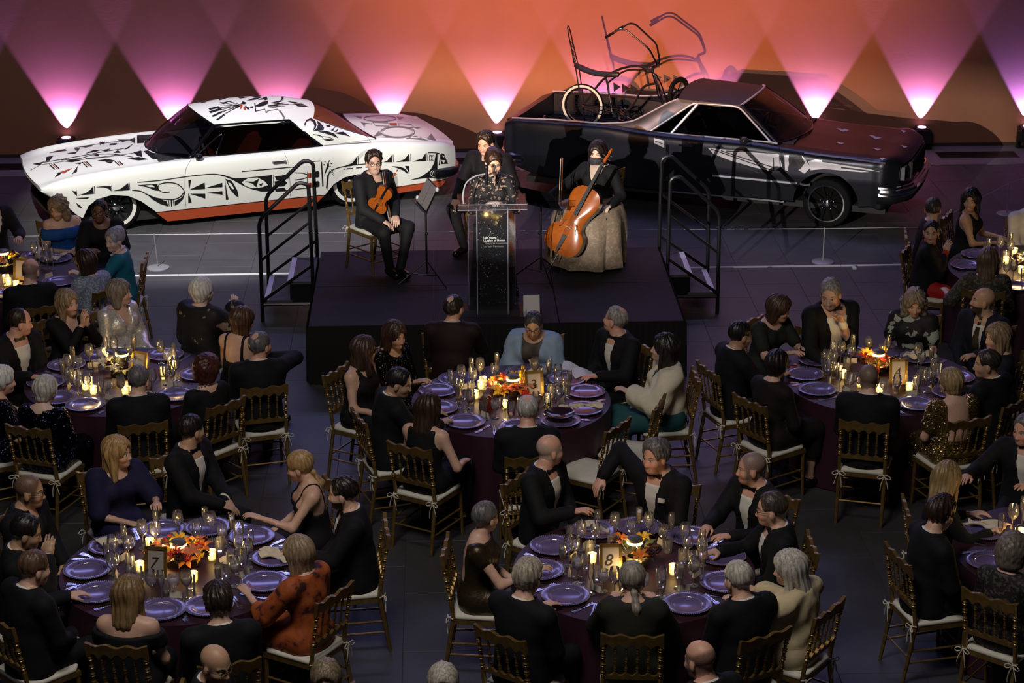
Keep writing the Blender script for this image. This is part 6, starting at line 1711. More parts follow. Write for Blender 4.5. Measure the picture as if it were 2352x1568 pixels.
def setting(k, ang, gi, napkin=None, plate=True, glasses=3, drink=None, nm_='', cardq=True):
    """one place: plate, cutlery, glasses and card, in front of the seat at angle ang"""
    c = TC[k]; wt = WHERE[k]; r = random.Random(k+str(gi))
    d = Vector((math.cos(ang), math.sin(ang), 0)); s = Vector((-d.y, d.x, 0)); rz = ang+PI/2
    P = lambda a, b_, z=TZ: tuple(Vector((c.x, c.y, z))+d*a+s*b_)
    if plate: put('charger_plate', plate_me, P(TR-.19, 0), rz, 'violet glass charger plate before the '+nm_, 'plate', 'charger plates on the '+wt, (('beaded_rim', bead_me), ('plate_well', well_me)))
    for i in range(2): put('fork', fork_me, P(TR-.17, .188+.016*i), rz-PI, ('inner', 'outer')[i]+' silver fork before the '+nm_, 'fork', 'forks on the '+wt)
    for i in range(2): put('knife', knife_me, P(TR-.17, -.188-.016*i), rz-PI, ('inner', 'outer')[i]+' silver knife before the '+nm_, 'knife', 'knives on the '+wt)
    if cardq: put('place_card', card_me, P(TR-.40+r.uniform(-.02, .02), .10+r.uniform(-.05, .05)), rz+r.uniform(-.3, .3), 'folded cream place card before the '+nm_, 'card', 'place cards on the '+wt)
    kinds = [('wine_glass', wine_me, fill_w), ('water_goblet', gob_me, fill_g), ('champagne_flute', flu_me, fill_f), ('tumbler', tum_me, None)]
    for i in range(glasses):
        nm, me, fl_ = kinds[i]
        a, b_ = ((TR-.38, -.09), (TR-.45, -.185), (TR-.41, -.26), (TR-.50, -.02))[i]
        kid = ()
        if fl_ is not None and r.random() < .45: kid = (('drink', fl_),)
        lb = None
        if drink == i: nm, me, kid, lb = 'water_goblet', gob_me, (('drink', fill_a),), 'goblet of amber drink'
        put(nm, me, P(a+r.uniform(-.02, .02), b_+r.uniform(-.02, .02)), 0, ({'wine_glass': 'tall clear wine glass', 'water_goblet': 'stemmed clear water goblet', 'champagne_flute': 'slim clear champagne flute', 'tumbler': 'short clear tumbler'}[nm] if lb is None else lb)+' before the '+nm_, 'glass', {'wine_glass': 'wine glasses', 'water_goblet': 'water goblets', 'champagne_flute': 'champagne flutes', 'tumbler': 'tumblers'}[nm]+' on the '+wt, kid)
    if napkin is not None:
        put('napkin', nap_me[napkin], P(TR-.19, 0, TZ+.022), rz+napkin, 'crumpled cream napkin before the '+nm_, 'napkin', 'napkins on the '+wt)
p = at(415, 1306, TZ)
sv = put('saucer', lmesh('saucer', [(0, .004), (.04, .004), (.075, .014), (.077, .012), (.04, .001), (0, .001)], CREAM, 24), (at(528, 1288, TZ).x, at(528, 1288, TZ).y, TZ), 0, 'white china saucer with butter on table 7', 'saucer', None)
MB().ball((0, 0, .02), (.03, .025, .014), 10, 6).build('butter', mat('butter', (.7, .6, .3), .5), sv)
p = at(1118, 940, TZ); o = MB().prism([(-.06, 0), (.06, 0), (.05, .10), (.02, .13), (-.02, .13), (-.05, .10)], 'y', -.025, .025).build('clutch_bag', REDBAG, smooth=False); o.location = (p.x, p.y, TZ); o.rotation_euler = (0, 0, .3); tag(o, 'dark red clutch bag standing on table 3', 'bag')
p = at(1340, 866, TZ)
for i, (dx, dy, rz) in enumerate(((0, 0, .3), (-.08, .05, -.2))):
    o = MB().grid(lambda u, v: (u*.22-.11, v*.16-.08, .03+.03*math.sin(u*4+i)), 6, 4).build('programme_sheet', mat('white_paper', (.72, .72, .76), .6)); o.location = (p.x+dx, p.y+dy, TZ+.03*i); o.rotation_euler = (.15, .1, rz)
    tag(o, ('upper' if i else 'lower')+' white programme sheet lying on table 3 before the grey-haired man', 'paper')
p = at(1285, 965, TZ); o = put('dark_bowl', lmesh('dark_bowl', [(0, .03), (.06, .032), (.11, .05), (.13, .06), (.132, .056), (.08, .02), (0, .015)], mat('dark_ceramic', (.03, .012, .03), .12), 28), (p.x, p.y, TZ+.01), 0, 'dark glossy plate stacked on a charger by the near edge of table 3', 'plate', None)

# ------------------------------------------------------------------ guests
BLK = (.006, .006, .008); H_BLACK = (.010, .008, .008); H_DBROWN = (.030, .016, .010); H_BROWN = (.075, .036, .018); H_GREY = (.24, .23, .23); H_SALT = (.12, .115, .12); H_WHITE = (.80, .78, .75)
H_BLOND = (.36, .23, .10); H_ASH = (.25, .18, .11); H_RED = (.055, .014, .010); H_SANDY = (.20, .13, .08)
SUIT = ('suit',); TIE = ('suit', {'tie': 'long', 'open': .05})
SHAWL_BLUE = cloth((.30, .42, .62), .9, bump=.5); SHAWL_CREAM = cloth((.74, .68, .54), .9, bump=.5)
def D(c, **k): return ('dress', dict(c=c, **k))
_n = {k: 0 for k in TABS}
SEATS = []; USED = {}
def guest(k, px, label, fem=False, skin='fair', hair=('short', H_DBROWN), wear=SUIT, pose=('lap', 'lap'), lean=.03, gaze=None, pitch=-6, roll=0, twist=0, chair_label=None, scale=1.0, place=True, napkin=None, ndr=None, chair_turn=0, **kw):
    zh = (1.195*.95 if fem else 1.195)*scale
    hp = at(px[0], px[1], zh)
    c = TC[k]; b = math.atan2(c.y-hp.y, c.x-hp.x)+math.radians(twist)
    rz = b-PI/2
    loc = Vector((hp.x, hp.y, 0))-Vector((math.cos(b), math.sin(b), 0))*(lean+.05)*scale
    hy = 0 if gaze is None else (gaze-math.degrees(b)+180) % 360-180
    hy = max(-82, min(82, hy))
    o = person('person', loc, rz, label, fem, skin, hair, wear, pose, lean, (hy, pitch, roll), scale, **kw)
    cb = b-PI/2+math.radians(chair_turn)
    off = Vector((-math.sin(cb), math.cos(cb), 0))
    chair(loc+off*.045, cb, chair_label or chair_name(label, k))
    if place:
        a = math.atan2(loc.y-c.y, loc.x-c.x); SEATS.append((k, a, short(label)))
    return o
STOP = {'with', 'in', 'and', 'of', 'the', 'a', 'to', 'by', 'at', 'from', 'on', 'his', 'her', 'seen', 'back', 'black,', 'facing', 'holding', 'wearing', 'before', 'turned', 'looking'}
def short(label):
    w = label.split()[:7]
    while w[-1].strip(',') in STOP: w.pop()
    return ' '.join(w).strip(',')
def chair_name(label, k):
    return 'gilt ballroom chair under the '+short(label)
G = guest
FR = dict(fine=True); CO = dict(fine=False)
# back left table
G('A', (-22, 455), 'man in dark jacket and white shirt cut off by the left edge', gaze=-60, hair=('short', H_GREY), wear=('suit', {'open': .10}), pose=('table', 'lap'), twist=20)
G('A', (143, 474), 'woman in royal blue off-shoulder dress with grey-blond wavy hair', True, 'fair', ('wavy', H_ASH), D((.012, .085, .36), neck='off'), ((-.06, .30, .72), (.06, .30, .70)), gaze=-108, pitch=-16, twist=48, ear=True)
G('A', (232, 484), 'smiling woman in black dress wearing round glasses, before the front wheel', True, 'brown', ('short', H_BLACK), D((.007, .007, .009), neck='round', sleeve=.85, puff=.015), gaze=-95, pitch=-2, twist=52, glasses=True, ear=True, pose=('lap', 'table'), lips=(.30, .06, .05))
G('A', (260, 548), 'woman in teal jacket with silver upswept hair', True, 'pale', ('updo', (.30, .29, .36)), ('dress', dict(c=(.010, .16, .25), neck='vee', sleeve=1.9, necklace=BEADM, bead=.009)), ('table', 'lap'), gaze=-130, pitch=-4, ear=True)
G('A', (197, 602), 'dark-haired guest seen from behind in pale blue fuzzy wrap', True, 'fair', ('bob', H_DBROWN), ('dress', dict(mat=print_mat((.20, .24, .36), (.45, .50, .62), 60), neck='high', sleeve=1.9, loose=.01)), gaze=150)
G('A', (63, 622), 'bald man seen from behind in dark suit at the back left', False, 'pink', ('fringe', H_SALT), SUIT, gaze=80, pitch=-14)
# table left of the stage
G('B', (40, 742), 'man in tuxedo with black bow tie and receding dark hair, looking right', False, 'pink', ('receding', H_DBROWN), ('suit', {'open': .085}), ('lap', 'table'), gaze=15, pitch=-8, twist=-25)
G('B', (158, 695), 'laughing woman in black with long grey-blond hair, clapping', True, 'fair', ('long', H_ASH), D((.007, .007, .009), neck='vee', sleeve=1.75), ('clap', 'clap'), gaze=-38, pitch=-2, twist=18, roll=6, hands={-1: (0, .2, 1), 1: (0, .2, 1)}, handup={-1: (-1, 0, 0), 1: (1, 0, 0)})
G('B', (277, 675), 'woman in silver satin jacket with shoulder-length grey hair', True, 'fair', ('bob', (.20, .17, .14)), ('dress', dict(mat=mat('silver_satin', (.72, .69, .66), .32, .35, noise=.3, scale=60, bump=.4, bscale=50), neck='vee', sleeve=1.9, loose=.012)), gaze=-8, pitch=4, twist=45, ear=True)
G('B', (468, 668), 'white-haired guest in black kimono jacket, clapping towards the stage', True, 'pale', ('pixie_bob', H_WHITE), ('dress', dict(mat=print_mat((.008, .008, .010), (.30, .22, .16), 10, .63, .66), neck='high', sleeve=1.8, loose=.03, flare=.03)), ('lap', (.10, .36, .94)), gaze=48, pitch=4, twist=170, chair_turn=-150, scale=1.05)
G('B', (555, 735), 'woman with straight brown hair in black, back to the camera near the steps', True, 'fair', ('bob', H_BROWN), D((.007, .007, .009), neck='strap'), gaze=42, twist=215, chair_turn=150, ear=True)
G('B', (590, 792), 'balding man with his elbow out and hand at his cheek', False, 'pink', ('crown', H_SALT), SUIT, ('lap', (.12, .20, 1.03, (1, .1, -.2))), gaze=55, pitch=4, twist=-60)
G('B', (462, 850), 'guest with dark red curly hair and pale bead necklace, from behind', True, 'fair', ('curly', H_RED), ('dress', dict(c=(.007, .007, .009), neck='round', sleeve=1.8, necklace=BEADM, nr=.10, bead=.008)), gaze=70, napkin=None, ndr=None)
G('B', (312, 872), 'grey-haired man in dark suit seen from behind, before the lamp', False, 'fair', ('short', H_SALT), SUIT, gaze=80, pitch=-10)
G('B', (103, 895), 'guest with white bobbed hair and navy top, seen from behind', True, 'pale', ('pixie_bob', (.50, .48, .44)), ('dress', dict(mat=sequin_mat((.012, .014, .035)), neck='round', sleeve=.9)), gaze=65, pitch=-10)
G('B', (6, 872), 'white-haired guest in navy sequins cut off by the left edge', True, 'fair', ('pixie_bob', H_WHITE), ('dress', dict(mat=sequin_mat((.010, .012, .032)), neck='round', sleeve=.8)), ('lap', (.10, .30, .70)), gaze=20, twist=-20)
# table 7
G('F', (268, 1042), 'smiling woman in navy puff-sleeved dress with long blond hair', True, 'fair', ('long', H_BLOND), D((.014, .012, .055), neck='round', sleeve=.9, puff=.02), ('table', 'clasp'), gaze=-20, pitch=0, ear=True, twist=8)
G('F', (442, 992), 'dark-haired man in tuxedo turned away, hands clasped on his knee', False, 'tan', ('short', H_BLACK), SUIT, ((.0, .36, .68), (.10, .38, .68)), gaze=42, pitch=0, twist=60, chair_turn=-30)
G('F', (692, 1070), 'blond woman with low ponytail in black strap dress', True, 'fair', ('lowpony', H_BLOND), D((.006, .006, .008), neck='strap'), ('table', 'lap'), gaze=168, pitch=-14, twist=-38, chair_turn=25)
G('F', (788, 1132), 'bearded dark-haired man in tuxedo facing left', False, 'fair', ('short', H_BLACK), SUIT, ('table', 'lap'), gaze=172, pitch=-6, beard=(.03, .02, .015), twist=-8)
G('F', (683, 1272), 'woman with ash-blond bob in orange printed dress, from behind', True, 'fair', ('bob', (.26, .19, .12)), ('dress', dict(mat=print_mat((.30, .055, .012), (.04, .010, .008), 12, .56, .64, (.42, .10, .02)), neck='high', sleeve=1.3, puff=.02, hem=.1)), ('table', 'lap'), gaze=135, pitch=-6)
G('F', (500, 1384), 'dark-haired man in black seen from behind at table 7', False, 'fair', ('thick', (.022, .014, .010)), SUIT, gaze=100, pitch=-10)
G('F', (295, 1364), 'woman with straight dark blond hair and bare shoulders, from behind', True, 'fair', ('straight', (.20, .125, .055)), D((.006, .006, .008), neck='off'), gaze=75, pitch=-8)
G('F', (75, 1302), 'man with cropped brown hair in black jacket, back to the camera', False, 'fair', ('short', (.10, .055, .035)), SUIT, ('table', 'lap'), gaze=35, pitch=-10)
G('F', (55, 1218), 'dark-haired man in black with a white cuff, hand on his face', False, 'olive', ('short', H_BLACK), SUIT, ('lap', (.05, .24, 1.02)), gaze=5, pitch=-16, twist=-10)
G('F', (66, 1128), 'young man with cropped hair and glasses in dark jacket, looking right', False, 'tan', ('buzz', H_DBROWN), ('suit', {'shirt': cloth((.02, .02, .025), .8), 'tie': None, 'open': .04}), gaze=-2, pitch=-6, glasses=True)
# table 3
G('C', (838, 808), 'woman in long black sleeveless dress with brown hair, from behind', True, 'fair', ('long', (.050, .026, .018)), D(BLK, neck='tank', hem=.12), ('lap', 'lap'), gaze=28, pitch=-2, twist=-20, place=False)
G('C', (912, 872), 'dark-haired man in tuxedo leaning in over table 3, facing right', False, 'olive', ('short', H_BLACK), SUIT, ('table', 'table'), gaze=-12, pitch=-16, lean=.06, twist=-14)
G('C', (908, 768), 'laughing woman in black beaded dress with long brown hair and fringe', True, 'tan', ('long', (.045, .020, .012)), ('dress', dict(mat=sequin_mat((.02, .016, .012)), neck='round', sleeve=1.8)), ('lap', 'table'), gaze=-48, pitch=-8, twist=-5)
G('C', (1040, 706), 'man in dark jacket seen from behind, looking up to the lectern', False, 'fair', ('crown', (.02, .016, .014)), ('suit', {'jacket': cloth((.016, .007, .008), .7)}), ('lap', 'table'), gaze=58, pitch=4, twist=150, chair_turn=-150)
G('C', (1224, 738), 'woman in pale blue shawl with short dark hair and glasses', True, 'tan', ('short', (.045, .045, .055)), ('dress', dict(mat=mat('sheer_dark', (.055, .045, .042), .6), neck='round', sleeve=0, shawl=SHAWL_BLUE, shawl_open=.07, shawl_top=.07, shawl_len=1.5, necklace=SILVER, nr=.07, bead=.004)), ('lap', 'lap'), gaze=-98, pitch=-22, glasses=True, twist=-6, lips=(.45, .12, .10), napkin=1)
G('C', (1410, 738), 'grey-haired man in tuxedo by the stage, turned towards the lectern', False, 'pink', ('crown', (.26, .25, .24)), ('suit', {'open': .05}), ((-.15, .40, .80), 'lap'), gaze=150, pitch=8, twist=0, napkin=0)
G('C', (1520, 802), 'woman in white shawl with long black hair, facing left', True, 'fair', ('verylong', H_BLACK), ('dress', dict(c=(.02, .09, .10), neck='round', sleeve=1.5, shawl=SHAWL_CREAM, shawl_open=.02, shawl_top=.07, shawl_len=1.75, shawl_low=.56, hem=.2)), ((-.10, .36, .80), 'lap'), gaze=168, pitch=6, scale=1.03)
G('C', (985, 938), 'woman in black sleeveless dress with shoulder-length brown hair, back to the camera', True, 'fair', ('straight', H_DBROWN), ('dress', dict(c=BLK, neck='tank', hem=.15, extra=1)), ('lap', (.22, .26, .66)), gaze=62, pitch=-8)
G('C', (1210, 942), 'balding white-haired man in dark suit, back to the camera at table 3', False, 'pink', ('crown', (.42, .41, .40)), SUIT, gaze=88, pitch=-12, napkin=3)
# table 8
G('G', (1263, 1038), 'bald man in dark suit turned towards his neighbour, hand on table 8', False, 'pink', ('fringe', (.40, .38, .36)), SUIT, ('lap', (.20, .40, .86)), gaze=25, pitch=-4, twist=30, napkin=2)
G('G', (1508, 1048), 'laughing grey-haired man in tuxedo with arm over the empty chair', False, 'pink', ('thick', H_SALT), ('suit', {'square': True}), ('lap', (.46, .10, .92, (.8, -.3, .2))), gaze=-140, pitch=-4, twist=-24, scale=1.02)
G('G', (1728, 1078), 'grey-haired man in tuxedo facing left, reaching onto table 8', False, 'pink', ('buzz', H_SALT), SUIT, ('table', (.08, .44, .82)), gaze=182, pitch=-2)
G('G', (1772, 1168), 'dark-haired man in tuxedo with glasses facing left at table 8', False, 'fair', ('short', (.05, .04, .035)), SUIT, ('lap', 'table'), gaze=172, pitch=-6, glasses=True)
G('G', (1816, 1302), 'woman with long white hair and cream wrap, facing left at table 8', True, 'fair', ('straight', (.46, .44, .40)), ('dress', dict(c=(.55, .45, .30), neck='high', sleeve=1.5, shawl=cloth((.66, .56, .36), .9, bump=.5), shawl_open=.03, shawl_top=.07, shawl_len=1.7, shawl_low=.50, hem=.2)), ('table', 'table'), gaze=160, pitch=-8)
G('G', (1697, 1328), 'white-haired man in black suit, back to the camera at table 8', False, 'fair', ('short', (.45, .43, .38)), SUIT, gaze=118, pitch=-10)
G('G', (1455, 1330), 'guest in dark green jacket with grey ponytail hanging down the back', True, 'fair', ('lowpony', (.26, .24, .20)), ('dress', dict(c=(.020, .022, .016), neck='high', sleeve=1.9, loose=.01)), ('table', 'table'), gaze=92, pitch=-14, scale=1.03)
G('G', (1212, 1328), 'pale-haired guest in black jacket, back to the camera at table 8', False, 'fair', ('thick', (.34, .30, .24)), SUIT, ('table', 'lap'), gaze=62, pitch=-12)
G('G', (1120, 1192), 'woman with cropped grey hair in bronze shimmering dress', True, 'fair', ('short', H_SALT), ('dress', dict(mat=mat('bronze_lame', (.055, .040, .022), .38, .6, bump=.3, bscale=50), neck='back', sleeve=.25, hem=.15)), ('lap', 'table'), gaze=42, pitch=-2, twist=-4)
# table 4
G('D', (1700, 768), 'man in tuxedo with glasses and short dark hair at the left of table 4', False, 'olive', ('short', H_BLACK), SUIT, ('lap', 'table'), gaze=20, pitch=-6, glasses=True, twist=20)
G('D', (1783, 708), 'woman in dark green dress with brown bob stretching her arm across table 4', True, 'fair', ('bob', (.055, .028, .016)), D((.018, .022, .016), neck='round', sleeve=.7), ((-.05, .46, .84), (.16, .50, .84)), gaze=-18, pitch=-14, lean=.10, twist=-8)
G('D', (1920, 668), 'tall laughing man in tuxedo holding his hand to his chest', False, 'fair', ('short', H_GREY), ('suit', {'open': .10, 'button': .62}), ((.02, .22, .98), (.20, .36, .66)), gaze=-110, pitch=-18, scale=1.12, roll=4)
G('D', (2098, 692), 'laughing woman in black dress with large white flowers', True, 'fair', ('wavy', (.22, .18, .13)), ('dress', dict(mat=print_mat((.006, .006, .008), (.42, .47, .42), 8, .55, .56), neck='high', sleeve=.6, puff=.008)), ('lap', 'lap'), gaze=-100, pitch=-16)
G('D', (2258, 694), 'bald bearded man in dark suit with long black tie', False, 'tan', ('none', H_BLACK), ('suit', {'tie': 'long', 'open': .06, 'jacket': cloth((.010, .011, .020), .8)}), ('table', 'lap'), gaze=178, pitch=6, beard=(.06, .045, .035), twist=12)
G('D', (2288, 774), 'woman with long dark blond hair facing left at the right of table 4', True, 'fair', ('straight', (.24, .17, .10)), D((.010, .011, .02), neck='round', sleeve=1.5), gaze=188, pitch=-2, place=False)
G('D', (2268, 832), 'dark-haired man in tuxedo facing left at the right of table 4', False, 'tan', ('short', (.03, .025, .022)), SUIT, ('lap', 'table'), gaze=172, pitch=-4)
G('D', (2185, 878), 'woman with short blond hair in gold sequin dress open at the back', True, 'fair', ('pixie_bob', (.30, .22, .11)), ('dress', dict(mat=sequin_mat((.34, .24, .10)), neck='back', sleeve=.55, puff=.015)), gaze=112, pitch=-6)
G('D', (1998, 868), 'man with short grey hair in dark suit, back to the camera at table 4', False, 'fair', ('buzz', (.055, .05, .045)), SUIT, gaze=85, pitch=-10)
G('D', (1787, 838), 'guest with black hair in dark jacket, back to the camera at table 4', True, 'fair', ('pixie_bob', H_BLACK), ('dress', dict(c=(.012, .009, .009), neck='high', sleeve=1.9)), gaze=52, pitch=-10, scale=1.03)
# back right table
G('E', (2240, 458), 'woman in black sleeveless dress with long necklace and long black hair', True, 'tan', ('straight', H_BLACK), D(BLK, neck='tank', necklace=SILVER, nr=.12, bead=.005), (( -.12, .34, .72), (.05, .34, .70)), gaze=-135, pitch=-2, twist=48, ear=True)
G('E', (2150, 532), 'dark-haired woman in black jacket with hand on her chest, red skirt', True, 'tan', ('short', H_BLACK), ('suit', {'open': .03, 'shirt': cloth((.45, .02, .015), .7), 'tie': None, 'trousers': cloth((.42, .014, .010), .7)}), ('lap', (-.02, .19, .93)), gaze=178, pitch=0, twist=-18, ear=True)
G('E', (2152, 482), 'man in dark suit half hidden behind the woman with her hand raised', False, 'tan', ('short', (.04, .03, .025)), SUIT, gaze=80, pitch=-10, twist=30)
G('E', (2270, 598), 'woman with long brown hair in patterned blouse, reaching left', True, 'fair', ('straight', (.10, .062, .038)), ('dress', dict(mat=print_mat((.03, .028, .02), (.12, .10, .06), 40), neck='round', sleeve=1.2, puff=.02)), ((-.40, .22, .74), 'lap'), gaze=70, pitch=-6, twist=20)
G('E', (2378, 462), 'man in white shirt cut off by the right edge', False, 'fair', ('short', H_DBROWN), ('suit', {'jacket': cloth((.62, .60, .62), .8), 'tie': None}), gaze=-120, twist=20)
# front right table
G('H', (2182, 1102), 'woman with long highlighted blond hair in black, from behind', True, 'fair', ('long', (.26, .18, .08)), D(BLK, neck='round', sleeve=1.7), ((-.20, .30, .78), 'table'), gaze=55, pitch=-22, twist=25)
G('H', (2362, 985), 'man in tuxedo at the right edge holding a glass', False, 'pink', ('short', H_SALT), SUIT, ((-.12, .34, .84), (.36, .40, .86)), gaze=215, pitch=-8, twist=-30)
G('H', (2160, 1180), 'dark brown-haired man in black seen from behind at the front right', False, 'fair', ('thick', (.028, .017, .012)), SUIT, gaze=35, pitch=-14)
G('H', (2328, 1268), 'guest with curly grey hair in dark lace, from behind at the front right', True, 'fair', ('curly', (.15, .13, .11)), ('dress', dict(mat=print_mat((.008, .008, .009), (.07, .06, .05), 45, .54, .58), neck='high', sleeve=1.8)), gaze=58, pitch=-8)
# the nearest row, cut by the bottom edge
def loner(px, label, body, **kw):
    z = 1.195*(.95 if kw.get('fem') else 1); hp = at(px[0], px[1], z); b = math.radians(body); TC['_'] = Vector((hp.x+1.2*math.cos(b), hp.y+1.2*math.sin(b), TZ)); WHERE['_'] = ''
    guest('_', px, label, place=False, **kw); del TC['_']
loner((497, 1518), 'bald man with glasses and white collar at the bottom edge, facing right', -15, skin='tan', hair=('none', H_DBROWN), gaze=-40, pitch=-12, glasses=True)
loner((752, 1562), 'dark blond head of a guest at the bottom edge', -80, fem=True, hair=('pixie_bob', (.18, .14, .09)), wear=D(BLK, neck='high'), gaze=-90)
loner((1612, 1512), 'balding man in dark suit at the bottom edge, back to the camera', 120, skin='pink', hair=('fringe', (.06, .04, .03)), gaze=130, pitch=-10)
loner((1018, 1572), 'pale-haired head of a guest at the bottom edge', -90, fem=True, hair=('pixie_bob', (.40, .37, .32)), wear=D(BLK, neck='high'), gaze=-90)
# two empty chairs at table 3
for px, z, turn, lab in (((1352, 1078), .47, 62, 'empty gilt chair with white cushion, the nearer of two by table 3'), ((1440, 1032), .47, 58, 'empty gilt chair with white cushion, the farther of two by table 3')):
    p = at(px[0], px[1], z); c = TC['C']; a = math.atan2(c.y-p.y, c.x-p.x)
    chair((p.x, p.y, 0), a-PI/2-math.radians(0)+(.35 if px[0] < 1400 else .1), lab)
# cloths hanging from laps and chair sides
for px, z, rz, w, h, lab in (((205, 1010), .50, .5, .07, .34, 'cream wrap hanging beside the chair of the white-bobbed guest'), ((384, 1495), .46, -.3, .09, .26, 'cream napkin slipping from the lap of the bare-shouldered blond woman'), ((932, 1010), .50, .9, .08, .40, 'cream wrap hanging at the side of the brown-haired woman in sleeveless black'), ((1862, 965), .50, .4, .08, .30, 'cream napkin hanging from the lap of the black-haired guest at table four'), ((1305, 1498), .46, .1, .13, .16, 'cream napkin on the lap of the pale-haired guest in black')):
    p = at(px[0], px[1], z-h/2)
    o = MB().grid(lambda u, v: ((u-.5)*2*w*(.6+.5*v), .02*math.sin(u*9+v*3)+.03*v, -h*v), 10, 8).add([], []).build('napkin', CREAM); md = o.modifiers.new('thickness', 'SOLIDIFY'); md.thickness = .005
    o.location = (p.x, p.y, z); o.rotation_euler = (0, 0, rz); tag(o, lab, 'cloth')
# the places laid at each table
PLATES = {'A': [(70, 640), (142, 592, 1), (118, 572, 3), (25, 690)], 'B': [(200, 930), (140, 838), (78, 882), (150, 912), (400, 908), (470, 862), (400, 806), (205, 800), (318, 945)],
          'C': [(1068, 972), (1022, 938), (993, 898), (1030, 866), (1350, 902), (1340, 942, 3), (1285, 968), (1330, 864), (1190, 985), (1225, 838, 1)], 'D': [(1840, 862), (1875, 898), (2100, 927), (2190, 905), (2225, 868), (1868, 828), (1950, 808, 2), (2135, 812, 4), (1990, 932)],
          'E': [(2232, 612), (2250, 588), (2345, 650)], 'F': [(192, 1312), (214, 1368), (372, 1402), (478, 1392), (580, 1335), (618, 1285, 4), (600, 1226), (492, 1194), (368, 1206), (235, 1250, 2)],
          'G': [(1300, 1370), (1570, 1385), (1258, 1312), (1250, 1252), (1345, 1204, 2), (1470, 1200), (1598, 1228), (1665, 1280), (1655, 1340), (1428, 1418)], 'H': [(2258, 1222, 1), (2265, 1294)]}
cols = {'A': 4, 'B': 4, 'C': 4, 'D': 4, 'E': 4, 'F': 4, 'G': 4, 'H': 3}
for k in 'ABCDEFGH':
    for i, q in enumerate(PLATES[k]):
        p = at(q[0], q[1], TZ); c = TC[k]; a = math.atan2(p.y-c.y, p.x-c.x)
        near = sorted(((abs((a-a2+PI) % (2*PI)-PI), nm) for kk, a2, nm in SEATS if kk == k))
        used = USED.setdefault(k, set()); nm = next((x[1] for x in near if x[1] not in used), None)
        if nm is None or near[0][0] > 2: nm = near[0][1]+', second place'
        used.add(nm)
        setting(k, a, i, q[2] if len(q) > 2 else None, True, cols[k], 2 if (k, i) == ('G', 1) else None, nm)

